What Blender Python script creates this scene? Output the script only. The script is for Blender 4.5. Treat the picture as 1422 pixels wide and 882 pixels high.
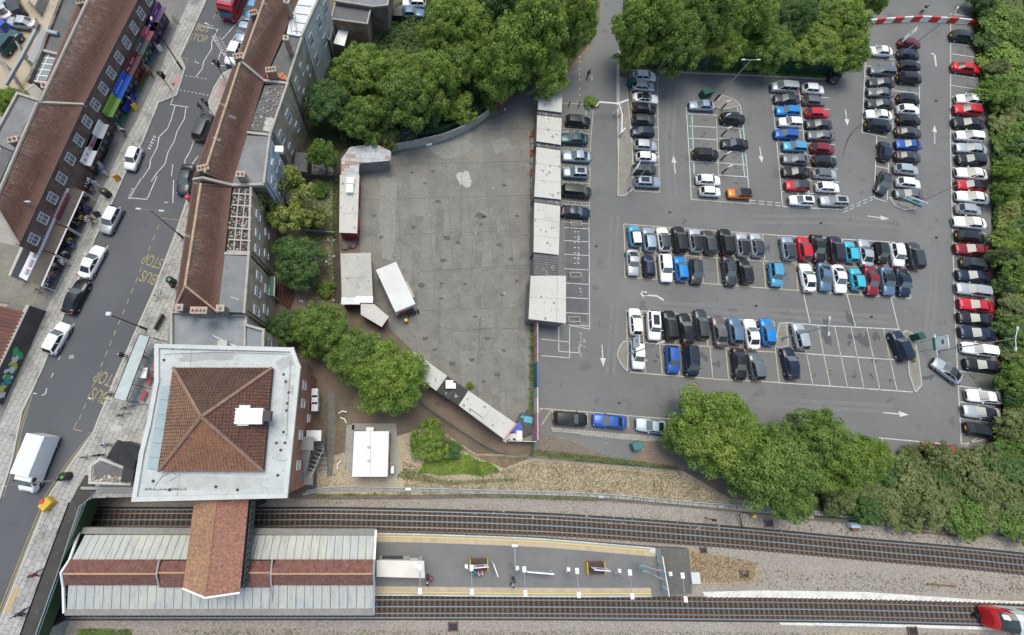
import bpy, bmesh, math, random
import numpy as np
from mathutils import Vector, Matrix
random.seed(7); np.random.seed(7)
for o in list(bpy.data.objects): bpy.data.objects.remove(o)
SC = bpy.context.scene; COL = SC.collection
R = math.radians
# ------------------------------------------------------------------ camera
F, CX, CY, NX, NY, HC = 623.0, 601.0, 439.0, 579.0, 602.0, 63.4     # lens and height of the drone, measured from the parking bays
dn = Vector((NX-CX, -(NY-CY), -F)).normalized()                     # straight down, in camera axes
UP = -dn
EX = (Vector((1,0,0)) - UP*UP.x).normalized(); EY = UP.cross(EX)
MW = Matrix((EX, EY, UP))                                           # camera axes -> world axes
cam_d = bpy.data.cameras.new('camera'); cam = bpy.data.objects.new('camera', cam_d); COL.objects.link(cam)
cam.matrix_world = Matrix.Translation((0,0,HC)) @ MW.to_4x4()
cam_d.sensor_width = 36; cam_d.sensor_fit = 'HORIZONTAL'; cam_d.lens = F*36/1422
cam_d.shift_x = (711-CX)/1422; cam_d.shift_y = -(441-CY)/1422
cam_d.clip_start = 0.5; cam_d.clip_end = 3000
SC.camera = cam
# ------------------------------------------------------------------ light
SUN_EL, SUN_AZ = 71.0, 350.0
w = bpy.data.worlds.new('World'); SC.world = w; w.use_nodes = True
nt = w.node_tree; bg = nt.nodes['Background']
sky = nt.nodes.new('ShaderNodeTexSky'); sky.sky_type = 'NISHITA'; sky.sun_disc = False
sky.sun_elevation = R(SUN_EL); sky.sun_rotation = R(SUN_AZ); sky.dust_density = 2.0; sky.air_density = 0.7; sky.ozone_density = 0.3
nt.links.new(sky.outputs[0], bg.inputs[0]); bg.inputs[1].default_value = 0.15
sun_d = bpy.data.lights.new('sun', 'SUN'); sun_d.energy = 1.15; sun_d.angle = R(34); sun_d.color = (1, .97, .91)
sun = bpy.data.objects.new('sun', sun_d); COL.objects.link(sun)
az, el = R(SUN_AZ), R(SUN_EL)
sd = Vector((math.sin(az)*math.cos(el), math.cos(az)*math.cos(el), math.sin(el)))
sun.rotation_euler = sd.to_track_quat('Z', 'Y').to_euler(); sun.location = (0,0,90)
SC.view_settings.view_transform = 'Standard'; SC.view_settings.look = 'None'
SC.view_settings.exposure = 0.94
SC.view_settings.use_white_balance = True; SC.view_settings.white_balance_temperature = 7000; SC.view_settings.white_balance_tint = 4; SC.view_settings.gamma = 1.0
SC.render.engine = 'CYCLES'
# ------------------------------------------------------------------ places
def P(x, y, z=0.0):
    """the point at height z seen at photograph pixel (x, y)"""
    d = MW @ Vector((x-CX, -(y-CY), -F))
    t = (z-HC)/d.z
    return Vector((d.x*t, d.y*t, z))
def P2(x, y, z=0.0):
    p = P(x, y, z); return (p.x, p.y)
def dirat(x, y, a, z=0.0):
    c, s = math.cos(R(a)), math.sin(R(a))
    v = P(x+c*5, y-s*5, z) - P(x-c*5, y+s*5, z); L = v.length/10
    return math.atan2(v.y, v.x), 1/L                                 # world heading, pixels per metre
ZS = 4.5                                                            # street level
ZR = -0.45                                                          # track bed
# ------------------------------------------------------------------ materials
MATS = {}
def _m(name):
    m = bpy.data.materials.new(name); m.use_nodes = True; MATS[name] = m
    return m, m.node_tree, m.node_tree.nodes['Principled BSDF']
def flat(name, c, rough=.6, metal=0, coat=0, spec=.5):
    if name in MATS: return MATS[name]
    m, t, b = _m(name)
    b.inputs['Base Color'].default_value = (*c, 1); b.inputs['Roughness'].default_value = rough
    b.inputs['Metallic'].default_value = metal; b.inputs['Coat Weight'].default_value = coat
    b.inputs['Coat Roughness'].default_value = .08; b.inputs['Specular IOR Level'].default_value = spec
    return m
def N(t, typ, **k):
    n = t.nodes.new(typ)
    for a, v in k.items():
        if a in n.inputs: n.inputs[a].default_value = v
        else: setattr(n, a, v)
    return n
def noise(t, vec, scale, detail=4, rough=.6):
    n = N(t, 'ShaderNodeTexNoise', Scale=scale, Detail=detail, Roughness=rough)
    t.links.new(vec, n.inputs['Vector']); return n.outputs['Fac']
def ramp(t, fac, a, b):
    n = N(t, 'ShaderNodeMapRange'); n.inputs['From Min'].default_value = a; n.inputs['From Max'].default_value = b
    t.links.new(fac, n.inputs['Value']); return n.outputs[0]
def mix(t, fac, a, b, mode='MIX'):
    n = t.nodes.new('ShaderNodeMix'); n.data_type = 'RGBA'; n.blend_type = mode
    for s, v in ((n.inputs[0], fac), (n.inputs[6], a), (n.inputs[7], b)):
        if isinstance(v, (int, float)): s.default_value = v
        elif isinstance(v, tuple): s.default_value = (*v, 1)
        else: t.links.new(v, s)
    return n.outputs[2]
def mathn(t, op, a, b):
    n = t.nodes.new('ShaderNodeMath'); n.operation = op
    for s, v in ((n.inputs[0], a), (n.inputs[1], b)):
        if isinstance(v, (int, float)): s.default_value = v
        else: t.links.new(v, s)
    return n.outputs[0]
def coords(t, uv=False):
    if uv: return t.nodes.new('ShaderNodeUVMap').outputs[0]
    return t.nodes.new('ShaderNodeNewGeometry').outputs['Position']
def bump(t, b, h, s=.3, d=.05):
    n = N(t, 'ShaderNodeBump', Strength=s, Distance=d); t.links.new(h, n.inputs['Height']); t.links.new(n.outputs[0], b.inputs['Normal'])
def rough_ground(name, c1, c2, c3=None, big=.12, fine=9, lo=.42, hi=.62, rough=.9, speck=.35, bs=.35, c4=None, objrand=0, s4=.35):
    """c1/c2 mixed by a large noise, c3 stains, fine speckle"""
    if name in MATS: return MATS[name]
    m, t, b = _m(name); v = coords(t)
    col = mix(t, ramp(t, noise(t, v, big, 5), lo, hi), c1, c2)
    if c3: col = mix(t, ramp(t, noise(t, v, big*3.7, 6, .7), .58, .7), col, c3)
    if c4: col = mix(t, ramp(t, noise(t, v, s4, 3, .5), .64, .70), col, c4)
    f = noise(t, v, fine, 3, .7)
    col = mix(t, speck, col, mix(t, ramp(t, f, .3, .7), tuple(x*.35 for x in c1), tuple(min(1, x*1.9) for x in c1)))
    if objrand:
        oi = t.nodes.new('ShaderNodeObjectInfo')
        col = mix(t, mathn(t, 'MULTIPLY', oi.outputs['Random'], objrand), col, tuple(x*.55 for x in c1))
    t.links.new(col, b.inputs['Base Color']); b.inputs['Roughness'].default_value = rough
    b.inputs['Specular IOR Level'].default_value = .25
    bump(t, b, f, bs, .04); return m
def island(name, cols, rough=.85, fine=6, speck=.3, dirt=None, big=.3, interp='LINEAR'):
    """a random colour of the list for each loose piece"""
    if name in MATS: return MATS[name]
    m, t, b = _m(name); v = coords(t)
    g = t.nodes.new('ShaderNodeNewGeometry'); oi = t.nodes.new('ShaderNodeObjectInfo')
    r = mathn(t, 'FRACT', mathn(t, 'ADD', g.outputs['Random Per Island'], oi.outputs['Random']), 0)
    cr = t.nodes.new('ShaderNodeValToRGB'); cr.color_ramp.interpolation = interp
    e = cr.color_ramp.elements; e[0].color = (*cols[0], 1); e[0].position = 0; e[1].color = (*cols[-1], 1); e[1].position = 1
    for i, c in enumerate(cols[1:-1]):
        x = e.new((i+1)/(len(cols)-1)); x.color = (*c, 1)
    t.links.new(r, cr.inputs[0]); col = cr.outputs[0]
    f = noise(t, v, fine, 3, .7)
    col = mix(t, speck, col, mix(t, ramp(t, f, .3, .7), tuple(x*.4 for x in cols[0]), tuple(min(1, x*1.6) for x in cols[-1])))
    if dirt: col = mix(t, ramp(t, noise(t, v, big, 6, .7), .52, .68), col, dirt)
    t.links.new(col, b.inputs['Base Color']); b.inputs['Roughness'].default_value = rough; bump(t, b, f, .2, .03)
    return m
def tiles_mat(name, c1, c2, lichen, lich=(.55, .72), sx=.34, sy=.3):
    if name in MATS: return MATS[name]
    m, t, b = _m(name); uv = coords(t, True); v = coords(t)
    br = N(t, 'ShaderNodeTexBrick', Scale=1.0); t.links.new(uv, br.inputs['Vector'])
    br.inputs['Brick Width'].default_value = sx; br.inputs['Row Height'].default_value = sy; br.inputs['Mortar Size'].default_value = .03
    br.inputs['Color1'].default_value = (*c1, 1); br.inputs['Color2'].default_value = (*c2, 1); br.inputs['Mortar'].default_value = (*[x*.35 for x in c1], 1)
    col = br.outputs['Color']
    col = mix(t, ramp(t, noise(t, v, .35, 5, .7), .42, .62), col, mix(t, .7, col, tuple(x*.45 for x in c1)))
    sep = t.nodes.new('ShaderNodeSeparateXYZ'); t.links.new(uv, sep.inputs[0])
    hi = ramp(t, sep.outputs['Y'], 1.9, 5.2)                        # lichen grows thicker towards the ridge, in streaks down the slope
    mp = t.nodes.new('ShaderNodeMapping'); mp.inputs['Scale'].default_value = (5.5, .9, 1); t.links.new(uv, mp.inputs['Vector'])
    st = ramp(t, noise(t, mp.outputs[0], 1.0, 5, .75), .45, .64); pt = ramp(t, noise(t, v, .5, 4, .6), .4, .6)
    l = mathn(t, 'MULTIPLY', mathn(t, 'MULTIPLY', st, hi), mathn(t, 'ADD', .25, mathn(t, 'MULTIPLY', pt, .75)))
    col = mix(t, l, col, lichen)
    col = mix(t, mathn(t, 'MULTIPLY', ramp(t, sep.outputs['Y'], 1.1, .2), .28), col, tuple(min(1, x*1.9+.05) for x in c1))
    col = mix(t, ramp(t, noise(t, v, 5, 4, .8), .62, .72), col, mix(t, .6, col, lichen))
    t.links.new(col, b.inputs['Base Color']); b.inputs['Roughness'].default_value = .9
    bump(t, b, br.outputs['Fac'], -.6, .03); return m
def brick_mat(name, c1, c2, mortar, sc=1.0, soot=None):
    if name in MATS: return MATS[name]
    m, t, b = _m(name); v = coords(t); uv = coords(t, True)
    br = N(t, 'ShaderNodeTexBrick', Scale=sc); t.links.new(uv, br.inputs['Vector'])
    br.inputs['Brick Width'].default_value = .23; br.inputs['Row Height'].default_value = .08; br.inputs['Mortar Size'].default_value = .012
    br.inputs['Color1'].default_value = (*c1, 1); br.inputs['Color2'].default_value = (*c2, 1); br.inputs['Mortar'].default_value = (*mortar, 1)
    col = mix(t, ramp(t, noise(t, v, .6, 5, .7), .4, .65), br.outputs['Color'], soot or tuple(x*.6 for x in c1))
    t.links.new(col, b.inputs['Base Color']); b.inputs['Roughness'].default_value = .9; bump(t, b, br.outputs['Fac'], -.4, .02); return m
def leaf_mat(name, dark, mid, light, yellow=None):
    if name in MATS: return MATS[name]
    m, t, b = _m(name); v = coords(t)
    g = t.nodes.new('ShaderNodeNewGeometry')
    cr = t.nodes.new('ShaderNodeValToRGB'); e = cr.color_ramp.elements
    e[0].color = (*dark, 1); e[0].position = .0; e[1].color = (*light, 1); e[1].position = 1; x = e.new(.5); x.color = (*mid, 1)
    f = mathn(t, 'ADD', mathn(t, 'MULTIPLY', g.outputs['Random Per Island'], .5), mathn(t, 'MULTIPLY', ramp(t, noise(t, v, .55, 3), .3, .7), .5))
    t.links.new(f, cr.inputs[0]); col = cr.outputs[0]
    if yellow: col = mix(t, ramp(t, noise(t, v, .22, 3), .52, .72), col, yellow)
    t.links.new(col, b.inputs['Base Color']); b.inputs['Roughness'].default_value = .55; b.inputs['Specular IOR Level'].default_value = .3
    tr = N(t, 'ShaderNodeBsdfTranslucent'); t.links.new(col, tr.inputs['Color'])
    ms = N(t, 'ShaderNodeMixShader', Fac=.38); t.links.new(b.outputs[0], ms.inputs[1]); t.links.new(tr.outputs[0], ms.inputs[2])
    t.links.new(ms.outputs[0], t.nodes['Material Output'].inputs['Surface'])
    return m
# ------------------------------------------------------------------ meshes
def clip(poly, a, b, c):
    """keep the part of a 2-D polygon where a*x + b*y <= c"""
    out = []
    for i, p in enumerate(poly):
        q = poly[(i+1) % len(poly)]; dp = a*p[0]+b*p[1]-c; dq = a*q[0]+b*q[1]-c
        if dp <= 0: out.append(p)
        if (dp < 0) != (dq < 0) and abs(dp-dq) > 1e-12:
            s = dp/(dp-dq); out.append((p[0]+(q[0]-p[0])*s, p[1]+(q[1]-p[1])*s))
    return out
def area(p): return sum(p[i][0]*p[(i+1)%len(p)][1]-p[(i+1)%len(p)][0]*p[i][1] for i in range(len(p)))/2
class MB:
    def __init__(s): s.v = []; s.f = []; s.m = []; s.uv = []
    def add(s, vs, fs, mi=0, uvs=None):
        n = len(s.v); s.v += [tuple(v) for v in vs]
        for k, f in enumerate(fs):
            s.f.append(tuple(i+n for i in f)); s.m.append(mi)
            s.uv.append(uvs[k] if uvs else None)
        return s
    def box(s, c, size, rz=0, mi=0, taper=1.0, top=None):
        x, y, z = [a/2 for a in size]; cr, sr = math.cos(rz), math.sin(rz); vs = []
        for dz in (-z, z):
            k = taper if dz > 0 else 1
            for dx, dy in ((-x,-y), (x,-y), (x,y), (-x,y)):
                dx *= k; dy *= k; vs.append((c[0]+dx*cr-dy*sr, c[1]+dx*sr+dy*cr, c[2]+dz))
        return s.add(vs, [(3,2,1,0), (4,5,6,7), (0,1,5,4), (1,2,6,5), (2,3,7,6), (3,0,4,7)], mi)
    def prism(s, poly, z0, z1, mi=0, bottom=True):
        """poly: list of (x, y); z0/z1 a number or a list, one for each corner"""
        if area(poly) < 0: poly = poly[::-1]; z1 = z1[::-1] if isinstance(z1, list) else z1
        n = len(poly); zt = z1 if isinstance(z1, list) else [z1]*n
        vs = [(p[0], p[1], z0) for p in poly]+[(p[0], p[1], zt[i]) for i, p in enumerate(poly)]
        fs = [tuple(range(n, 2*n))]+([tuple(range(n-1, -1, -1))] if bottom else [])
        fs += [(i, (i+1)%n, n+(i+1)%n, n+i) for i in range(n)]
        return s.add(vs, fs, mi)
    def tube(s, pts, r, n=6, mi=0, r2=None, cap=True):
        pts = [Vector(p) for p in pts]; m = len(pts); vs = []; fs = []
        for i, p in enumerate(pts):
            d = (pts[min(i+1, m-1)]-pts[max(i-1, 0)]).normalized()
            a = d.orthogonal().normalized(); b = d.cross(a); rr = r if r2 is None else r+(r2-r)*i/(m-1)
            if isinstance(r, (list, tuple)): rr = r[i]
            for k in range(n):
                t = 2*math.pi*k/n; vs.append(p+a*math.cos(t)*rr+b*math.sin(t)*rr)
        for i in range(m-1):
            for k in range(n): fs.append((i*n+k, i*n+(k+1)%n, (i+1)*n+(k+1)%n, (i+1)*n+k))
        if cap: fs += [tuple(range(n-1, -1, -1)), tuple((m-1)*n+k for k in range(n))]
        return s.add(vs, fs, mi)
    def wallq(s, a, b, z0, z1, th=.25, mi=0):
        """a wall slab from a to b whose outer face is on the a-b line; uv in metres"""
        a = Vector(a[:2]); b = Vector(b[:2]); d = (b-a); L = d.length; d /= L; n = Vector((-d.y, d.x))*th
        c = [a, b, b+n, a+n]; vs = [(*p, z0) for p in c]+[(*p, z1) for p in c]; h = z1-z0
        u = [(0,0), (L,0), (L,h), (0,h)]; q = [(0,0), (L,0), (L,th), (0,th)]
        return s.add(vs, [(0,1,5,4), (1,2,6,5), (2,3,7,6), (3,0,4,7), (4,5,6,7), (3,2,1,0)], mi, [u, q, u, q, q, q])
    def quad(s, pts, mi=0, uv=None): return s.add(pts, [tuple(range(len(pts)))], mi, [uv] if uv else None)
    def mesh(s, name, mats, org=(0,0,0), smooth=False):
        me = bpy.data.meshes.new(name); o = Vector(org)
        me.from_pydata([Vector(v)-o for v in s.v], [], s.f)
        for m in (mats if isinstance(mats, (list, tuple)) else [mats]): me.materials.append(m)
        if len(me.materials) > 1: me.polygons.foreach_set('material_index', s.m)
        if any(s.uv):
            l = me.uv_layers.new(name='UVMap')
            for p, u in zip(me.polygons, s.uv):
                if u:
                    for k, li in enumerate(p.loop_indices): l.data[li].uv = u[k]
        if smooth: me.polygons.foreach_set('use_smooth', [True]*len(me.polygons))
        me.update(); return me
    def build(s, name, mats, parent=None, org=None, **k):
        if org is None: org = origin(parent) if parent else (0,0,0)
        return link(name, s.mesh(name, mats, org, k.pop('smooth', False)), parent, **k)
def origin(o):
    v = Vector((0,0,0))
    while o is not None: v = v+o.location; o = o.parent
    return v
def tag(o, label=None, cat=None, group=None, kind=None):
    if label: o['label'] = label
    if cat: o['category'] = cat
    if group: o['group'] = group
    if kind: o['kind'] = kind
    return o
def link(name, me, parent=None, loc=None, rot=None, label=None, cat=None, group=None, kind=None, scale=None):
    o = bpy.data.objects.new(name, me); COL.objects.link(o); o.parent = parent
    if loc is not None: o.location = loc
    if rot is not None: o.rotation_euler = rot if isinstance(rot, tuple) else (0,0,rot)
    if scale is not None: o.scale = scale if isinstance(scale, tuple) else (scale,)*3
    return tag(o, label, cat, group, kind)
def thing(name, label, cat, loc=(0,0,0), rz=0, group=None):
    return link(name, None, None, loc, rz, label, cat, group)
def kids(o): return [c for c in ALLKIDS.get(o.name, [])]
def copy_tree(root, loc, rz=0, label=None, scale=None, group=None, overrides=None):
    r = root.copy(); COL.objects.link(r); r.location = loc; r.rotation_euler = (0,0,rz)
    if label: r['label'] = label
    if group: r['group'] = group
    if scale is not None: r.scale = scale if isinstance(scale, tuple) else (scale,)*3
    for ch in root.children:
        c = ch.copy(); COL.objects.link(c); c.parent = r
        for g in ch.children:
            d = g.copy(); COL.objects.link(d); d.parent = c
    return r
def setmat(o, m, i=0):
    o.material_slots[i].link = 'OBJECT'; o.material_slots[i].material = m
def sheet(name, px, z, m, th=None, **k):
    """a ground sheet through photograph points at height z"""
    b = MB(); poly = [P2(x, y, z) for x, y in px]
    b.prism(poly, z-(th or .05), z)
    return b.build(name, m, kind=k.pop('kind', 'structure'), **k)
def grid_pieces(poly, ang, sx, sy, gap=.02, jit=0, off=(0,0), stagger=.0):
    """pieces of a world-space polygon cut by a rotated grid"""
    c, s = math.cos(ang), math.sin(ang)
    loc = [(x*c+y*s-off[0], -x*s+y*c-off[1]) for x, y in poly]
    x0, x1 = min(p[0] for p in loc), max(p[0] for p in loc); y0, y1 = min(p[1] for p in loc), max(p[1] for p in loc)
    out = []
    for j in range(math.floor(y0/sy), math.ceil(y1/sy)):
        row = clip(clip(loc, 0, -1, -(j*sy+gap/2)), 0, 1, (j+1)*sy-gap/2)
        if len(row) < 3: continue
        st = stagger*sx*(j % 2)
        for i in range(math.floor(x0/sx)-1, math.ceil(x1/sx)+1):
            q = clip(clip(row, -1, 0, -(i*sx+st+gap/2)), 1, 0, (i+1)*sx+st-gap/2)
            if len(q) > 2 and abs(area(q)) > .04:
                out.append([((x+off[0])*c-(y+off[1])*s, (x+off[0])*s+(y+off[1])*c) for x, y in q])
    return out
def tmesh(txt, size, m, ext=0.0):
    cu = bpy.data.curves.new('lettering', 'FONT'); cu.body = txt; cu.size = size; cu.align_x = 'CENTER'; cu.align_y = 'CENTER'; cu.extrude = ext
    ob = bpy.data.objects.new('lettering', cu); COL.objects.link(ob)
    dg = bpy.context.evaluated_depsgraph_get(); me = bpy.data.meshes.new_from_object(ob.evaluated_get(dg))
    bpy.data.objects.remove(ob); me.materials.clear(); me.materials.append(m); return me
def line(b, pts, w, z, mi=0, px=True):
    for (x0, y0), (x1, y1) in zip(pts, pts[1:]):
        a, c = (P(x0, y0, z), P(x1, y1, z)) if px else (Vector((x0, y0, z)), Vector((x1, y1, z)))
        d = (c-a); 
        if d.length < .02: continue
        n = Vector((-d.y, d.x, 0)).normalized()*w/2
        b.quad([a-n, c-n, c+n, a+n], mi)
def dashed(b, p0, p1, w, z, on, off, mi=0):
    a, c = P(*p0, z), P(*p1, z); L = (c-a).length; d = (c-a)/L; n = Vector((-d.y, d.x, 0))*w/2; t = 0
    while t < L:
        e = min(t+on, L); b.quad([a+d*t-n, a+d*e-n, a+d*e+n, a+d*t+n], mi); t += on+off
ORD = ['first', 'second', 'third', 'fourth', 'fifth', 'sixth', 'seventh', 'eighth', 'ninth', 'tenth', 'eleventh', 'twelfth', 'thirteenth', 'fourteenth',
       'fifteenth', 'sixteenth', 'seventeenth', 'eighteenth', 'nineteenth', 'twentieth', 'twenty-first', 'twenty-second', 'twenty-third', 'twenty-fourth', 'twenty-fifth', 'twenty-sixth', 'twenty-seventh', 'twenty-eighth', 'twenty-ninth', 'thirtieth', 'thirty-first', 'thirty-second', 'thirty-third', 'thirty-fourth', 'thirty-fifth', 'thirty-sixth', 'thirty-seventh', 'thirty-eighth', 'thirty-ninth', 'fortieth']
# shared materials
ASPH = rough_ground('asphalt', (.128,.13,.128), (.168,.17,.167), (.112,.114,.114), big=.07, fine=14, speck=.25, bs=.15, lo=.36, hi=.64, c4=(.108,.11,.11))
ROAD = rough_ground('road_asphalt', (.085,.09,.098), (.105,.11,.118), (.075,.078,.084), big=.07, fine=12, speck=.2, bs=.15)
WHITE = rough_ground('white_road_paint', (.5,.51,.5), (.36,.37,.36), (.17,.17,.17), big=.8, fine=5, speck=.35, lo=.4, hi=.6)
CREAM = rough_ground('cream_bay_paint', (.44,.4,.3), (.33,.31,.25), (.18,.17,.15), big=.8, fine=5, speck=.3)
YELL = rough_ground('yellow_road_paint', (.3,.25,.12), (.22,.19,.11), (.12,.11,.09), big=.8, fine=6, speck=.35)
CONC = rough_ground('concrete', (.3,.29,.27), (.24,.235,.22), (.16,.15,.14), big=.3, fine=8)
PALE = rough_ground('pale_concrete', (.42,.41,.38), (.36,.35,.33), (.25,.24,.22), big=.3, fine=8, speck=.2)
DARKM = flat('dark_metal', (.03,.03,.035), .5, .3)
BLK = flat('black_plastic', (.012,.012,.013), .45)
GALV = flat('galvanised_steel', (.42,.44,.46), .45, .6)
WPAINT = flat('white_paint', (.75,.76,.76), .45)
GREENM = flat('green_steel', (.015,.09,.06), .5)
SOIL = rough_ground('soil', (.13,.1,.075), (.19,.15,.11), (.08,.065,.05), big=.25, fine=5)
DRYG = rough_ground('dry_grass', (.37,.31,.22), (.25,.215,.17), (.17,.155,.1), big=.3, fine=6, speck=.5, bs=.8, lo=.4, hi=.6, c4=(.23,.21,.19))
GRAV = rough_ground('ballast_gravel', (.26,.235,.21), (.22,.195,.17), (.3,.27,.24), big=.12, fine=5.5, speck=.5, bs=.8)
BALD = rough_ground('track_ballast', (.045,.037,.032), (.068,.055,.045), (.035,.03,.028), big=.3, fine=6, speck=.5, bs=.8)
GLASS = flat('dark_glass', (.02,.026,.03), .06, 0, 0, .8)
# ================================================================== GROUND
b = MB(); b.quad([(-1500,-1500,-.6), (1500,-1500,-.6), (1500,1500,-.6), (-1500,1500,-.6)])
b.build('ground', rough_ground('scrub_ground', (.08,.11,.04), (.13,.14,.07), (.07,.06,.045), big=.05, fine=3), kind='structure')
LANDS = [(-60,690),(350,692),(560,692),(700,690),(830,694),(960,704),(1130,722),(1300,737),(1422,748),(1900,800)]
b = MB(); b.prism([P2(x, y) for x, y in LANDS]+[(420,-40),(420,330),(-260,330),(-260,-10)], -.6, 0)
b.build('embankment_ground', SOIL, kind='structure')
b = MB(); b.prism([P2(x, y-3) for x, y in [(1900,800),(1422,748),(1300,737),(1130,722),(960,704),(830,694),(700,690),(560,692),(350,692),(-60,690),(-700,700),(-700,1000),(400,975),(1900,975)]], -.58, -.42)
b.build('track_gravel', GRAV, kind='structure')
sheet('lineside_scrub', [(-60,910),(300,905),(700,900),(1000,890),(1180,878),(1900,915),(1900,1100),(-100,1100)], -.38, DRYG)
# trackside strips
sheet('dry_grass', [(440,640),(570,600),(600,590),(660,630),(735,632),(830,643),(945,652),(1010,690),(1130,716),(1130,720),(960,702),(830,690),(700,686),(560,687),(440,686)], .012, DRYG, .012)
sheet('dry_grass', [(955,762),(985,768),(1020,775),(1055,790),(1050,808),(1000,812),(958,810)], -.37, rough_ground('orange_dry_grass', (.3,.22,.14), (.25,.21,.165), (.2,.18,.13), big=.5, fine=6, speck=.5))
sheet('fresh_ballast', [(975,822),(1060,820),(1200,822),(1360,833),(1500,838),(1900,852),(1900,862),(1500,847),(1355,841),(1200,833),(1060,830),(980,830)], -.36,
      rough_ground('white_ballast', (.6,.6,.56), (.45,.43,.4), big=.6, fine=5, speck=.4, bs=.8))
sheet('fresh_ballast', [(1080,862),(1200,863),(1350,866),(1500,872),(1900,888),(1900,896),(1500,880),(1350,874),(1200,870),(1085,868)], -.36, MATS['white_ballast'])
# --- yard of concrete slabs
YARD = [(500,221),(545,211),(600,199),(640,186),(676,165),(706,137),(718,128),(758,128),(745,170),(741,300),(738,440),(741,612),(716,612),(700,588),(600,515),(540,455),(500,420),(500,350),(497,240)]
YC = rough_ground('yard_concrete', (.168,.163,.148), (.225,.217,.196), (.105,.1,.09), big=.28, fine=6, speck=.32, c4=(.26,.25,.228), objrand=.22, s4=.3, lo=.38, hi=.6)
yard = sheet('yard', YARD, .02, rough_ground('yard_joint', (.12,.115,.105), (.15,.145,.13), big=1), .03)
yp = [P2(x, y) for x, y in YARD]; h0, _ = dirat(640, 400, -86)
for q in grid_pieces(yp, h0, 6.1, 3.05, .045, off=(1.0,.4)):
    cx_ = sum(p[0] for p in q)/len(q); cy_ = sum(p[1] for p in q)/len(q)
    z1 = .045+random.random()*.012
    pb = MB().prism([(x-cx_, y-cy_) for x, y in q], 0, z1-.02); link('concrete_slab', pb.mesh('concrete_slab', YC), yard, (cx_, cy_, .02))
# resurfaced strips and stains in the yard
for k, (q, c) in enumerate([([(527,246),(549,247),(551,262),(548,290),(552,330),(553,366),(530,358),(529,330),(525,300),(529,270)], .21), ([(592,206),(620,197),(648,194),(662,206),(640,216),(618,222)], .22),
        ([(682,196),(706,190),(712,206),(688,214)], .22), ([(634,242),(638,239),(643,240),(646,237),(651,239),(652,245),(655,251),(654,258),(650,261),(646,260),(642,256),(639,257),(637,251),(634,247)], .37)]):
    sheet('concrete_patch', q, .066, rough_ground('patch%d' % k, (c,c,c*.95), (c*.85,c*.85,c*.8), (c*.6,c*.6,c*.56), big=.5, fine=6), .01, )
WS = rough_ground('tyre_worn_strip', (.14,.137,.128), (.205,.2,.185), (.11,.108,.1), big=.45, fine=6, speck=.3, lo=.4, hi=.6)
for k, (x0, x1, y0, y1) in enumerate(((551,536,318,420),(577,566,300,470),(606,598,290,505),(632,626,270,520),(660,654,300,552),(690,684,290,575),(722,716,320,560))):
    sheet('worn_strip', [(x0,y0),(x0+11,y0),(x1+11,y1),(x1,y1-4)], .0685, WS, .004)
DST = flat('oil_stain', (.07,.068,.063), .7)
b = MB()
for x, y, r, *_ in [(608,280,5),(700,258,4),(667,300,7),(673,301,4),(668,312,3),(620,330,6),(636,337,4),(693,340,4),(718,300,3),(616,362,5),(574,316,4),(590,255,3),(601,238,3),(613,394,3),(585,396,5),(590,470,4),
        (604,486,3),(612,398,2),(608,560,4),(660,440,3),(676,470,4),(697,410,3),(646,395,3),(700,487,3),(655,500,4),(690,520,4),(672,530,3),(612,415,3),(572,240,3),(520,300,3),(530,330,4),(718,390,3),(710,360,4),(628,505,5)]:
    c = P(x, y, 0); rr = r/11; pts = []
    for k in range(14):
        t = k/14*2*math.pi; q = rr*(.6+.6*random.random()); pts.append((c.x+math.cos(t)*q*1.3, c.y+math.sin(t)*q*.8, .078))
    b.quad(pts)
b.build('oil_stain', DST, kind='structure')
MOSS = rough_ground('joint_weeds', (.11,.12,.075), (.14,.13,.1), big=2, fine=6)
b = MB(); line(b, [(667,440),(664,505)], .14, .079); line(b, [(600,375),(740,368)], .07, .079); line(b, [(602,452),(640,460),(690,455),(736,458)], .08, .079)
line(b, [(640,165),(642,215),(640,330)], .05, .079); line(b, [(662,250),(652,410)], .05, .079); line(b, [(553,258),(556,365)], .07, .079)
b.build('joint_weeds', MOSS, yard, kind='stuff')
# --- car park
CP = [(752,128),(800,95),(822,60),(833,20),(836,-60),(868,-60),(866,20),(862,70),(858,112),(872,98),(900,96),(1040,104),(1150,110),(1196,55),(1203,20),(1180,-60),(1352,-60),(1350,20),(1352,90),(1368,130),(1376,200),(1376,300),(1380,400),
      (1384,470),(1396,540),(1398,600),(1384,640),(1300,640),(1235,632),(1235,660),(1000,665),(945,650),(860,642),(742,627),(742,440),(745,300)]
car_park = sheet('car_park', CP, .04, ASPH, .04)
PATCH = rough_ground('asphalt_patch', (.155,.158,.16), (.17,.172,.175), big=.3, fine=14, speck=.2)
sheet('asphalt_patch', [(785,300),(820,300),(815,448),(786,440)], .048, rough_ground('asphalt_old', (.1,.1,.105), (.12,.12,.125), (.15,.15,.15), big=.3, fine=10), .008)
ISL = rough_ground('kerb_island', (.22,.21,.19), (.17,.16,.14), (.12,.11,.09), big=.6, fine=7)
def island_px(px, nm='traffic_island', m=ISL):
    o = sheet(nm, px, .17, m, .17)
    kb = MB(); pts = px+[px[0]]
    for (x0,y0),(x1,y1) in zip(pts, pts[1:]):
        a, c = P(x0,y0,.17), P(x1,y1,.17); d = (c-a); d2 = d.normalized(); n = Vector((-d2.y,d2.x,0))
        kb.prism([(a.x-n.x*.07,a.y-n.y*.07),(c.x-n.x*.07,c.y-n.y*.07),(c.x+n.x*.07,c.y+n.y*.07),(a.x+n.x*.07,a.y+n.y*.07)], 0, .185)
    kb.build('kerb', PALE, o); return o
island_px([(866,474),(859,484),(857,494),(862,505),(871,516),(872,495),(872,474)])
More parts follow.
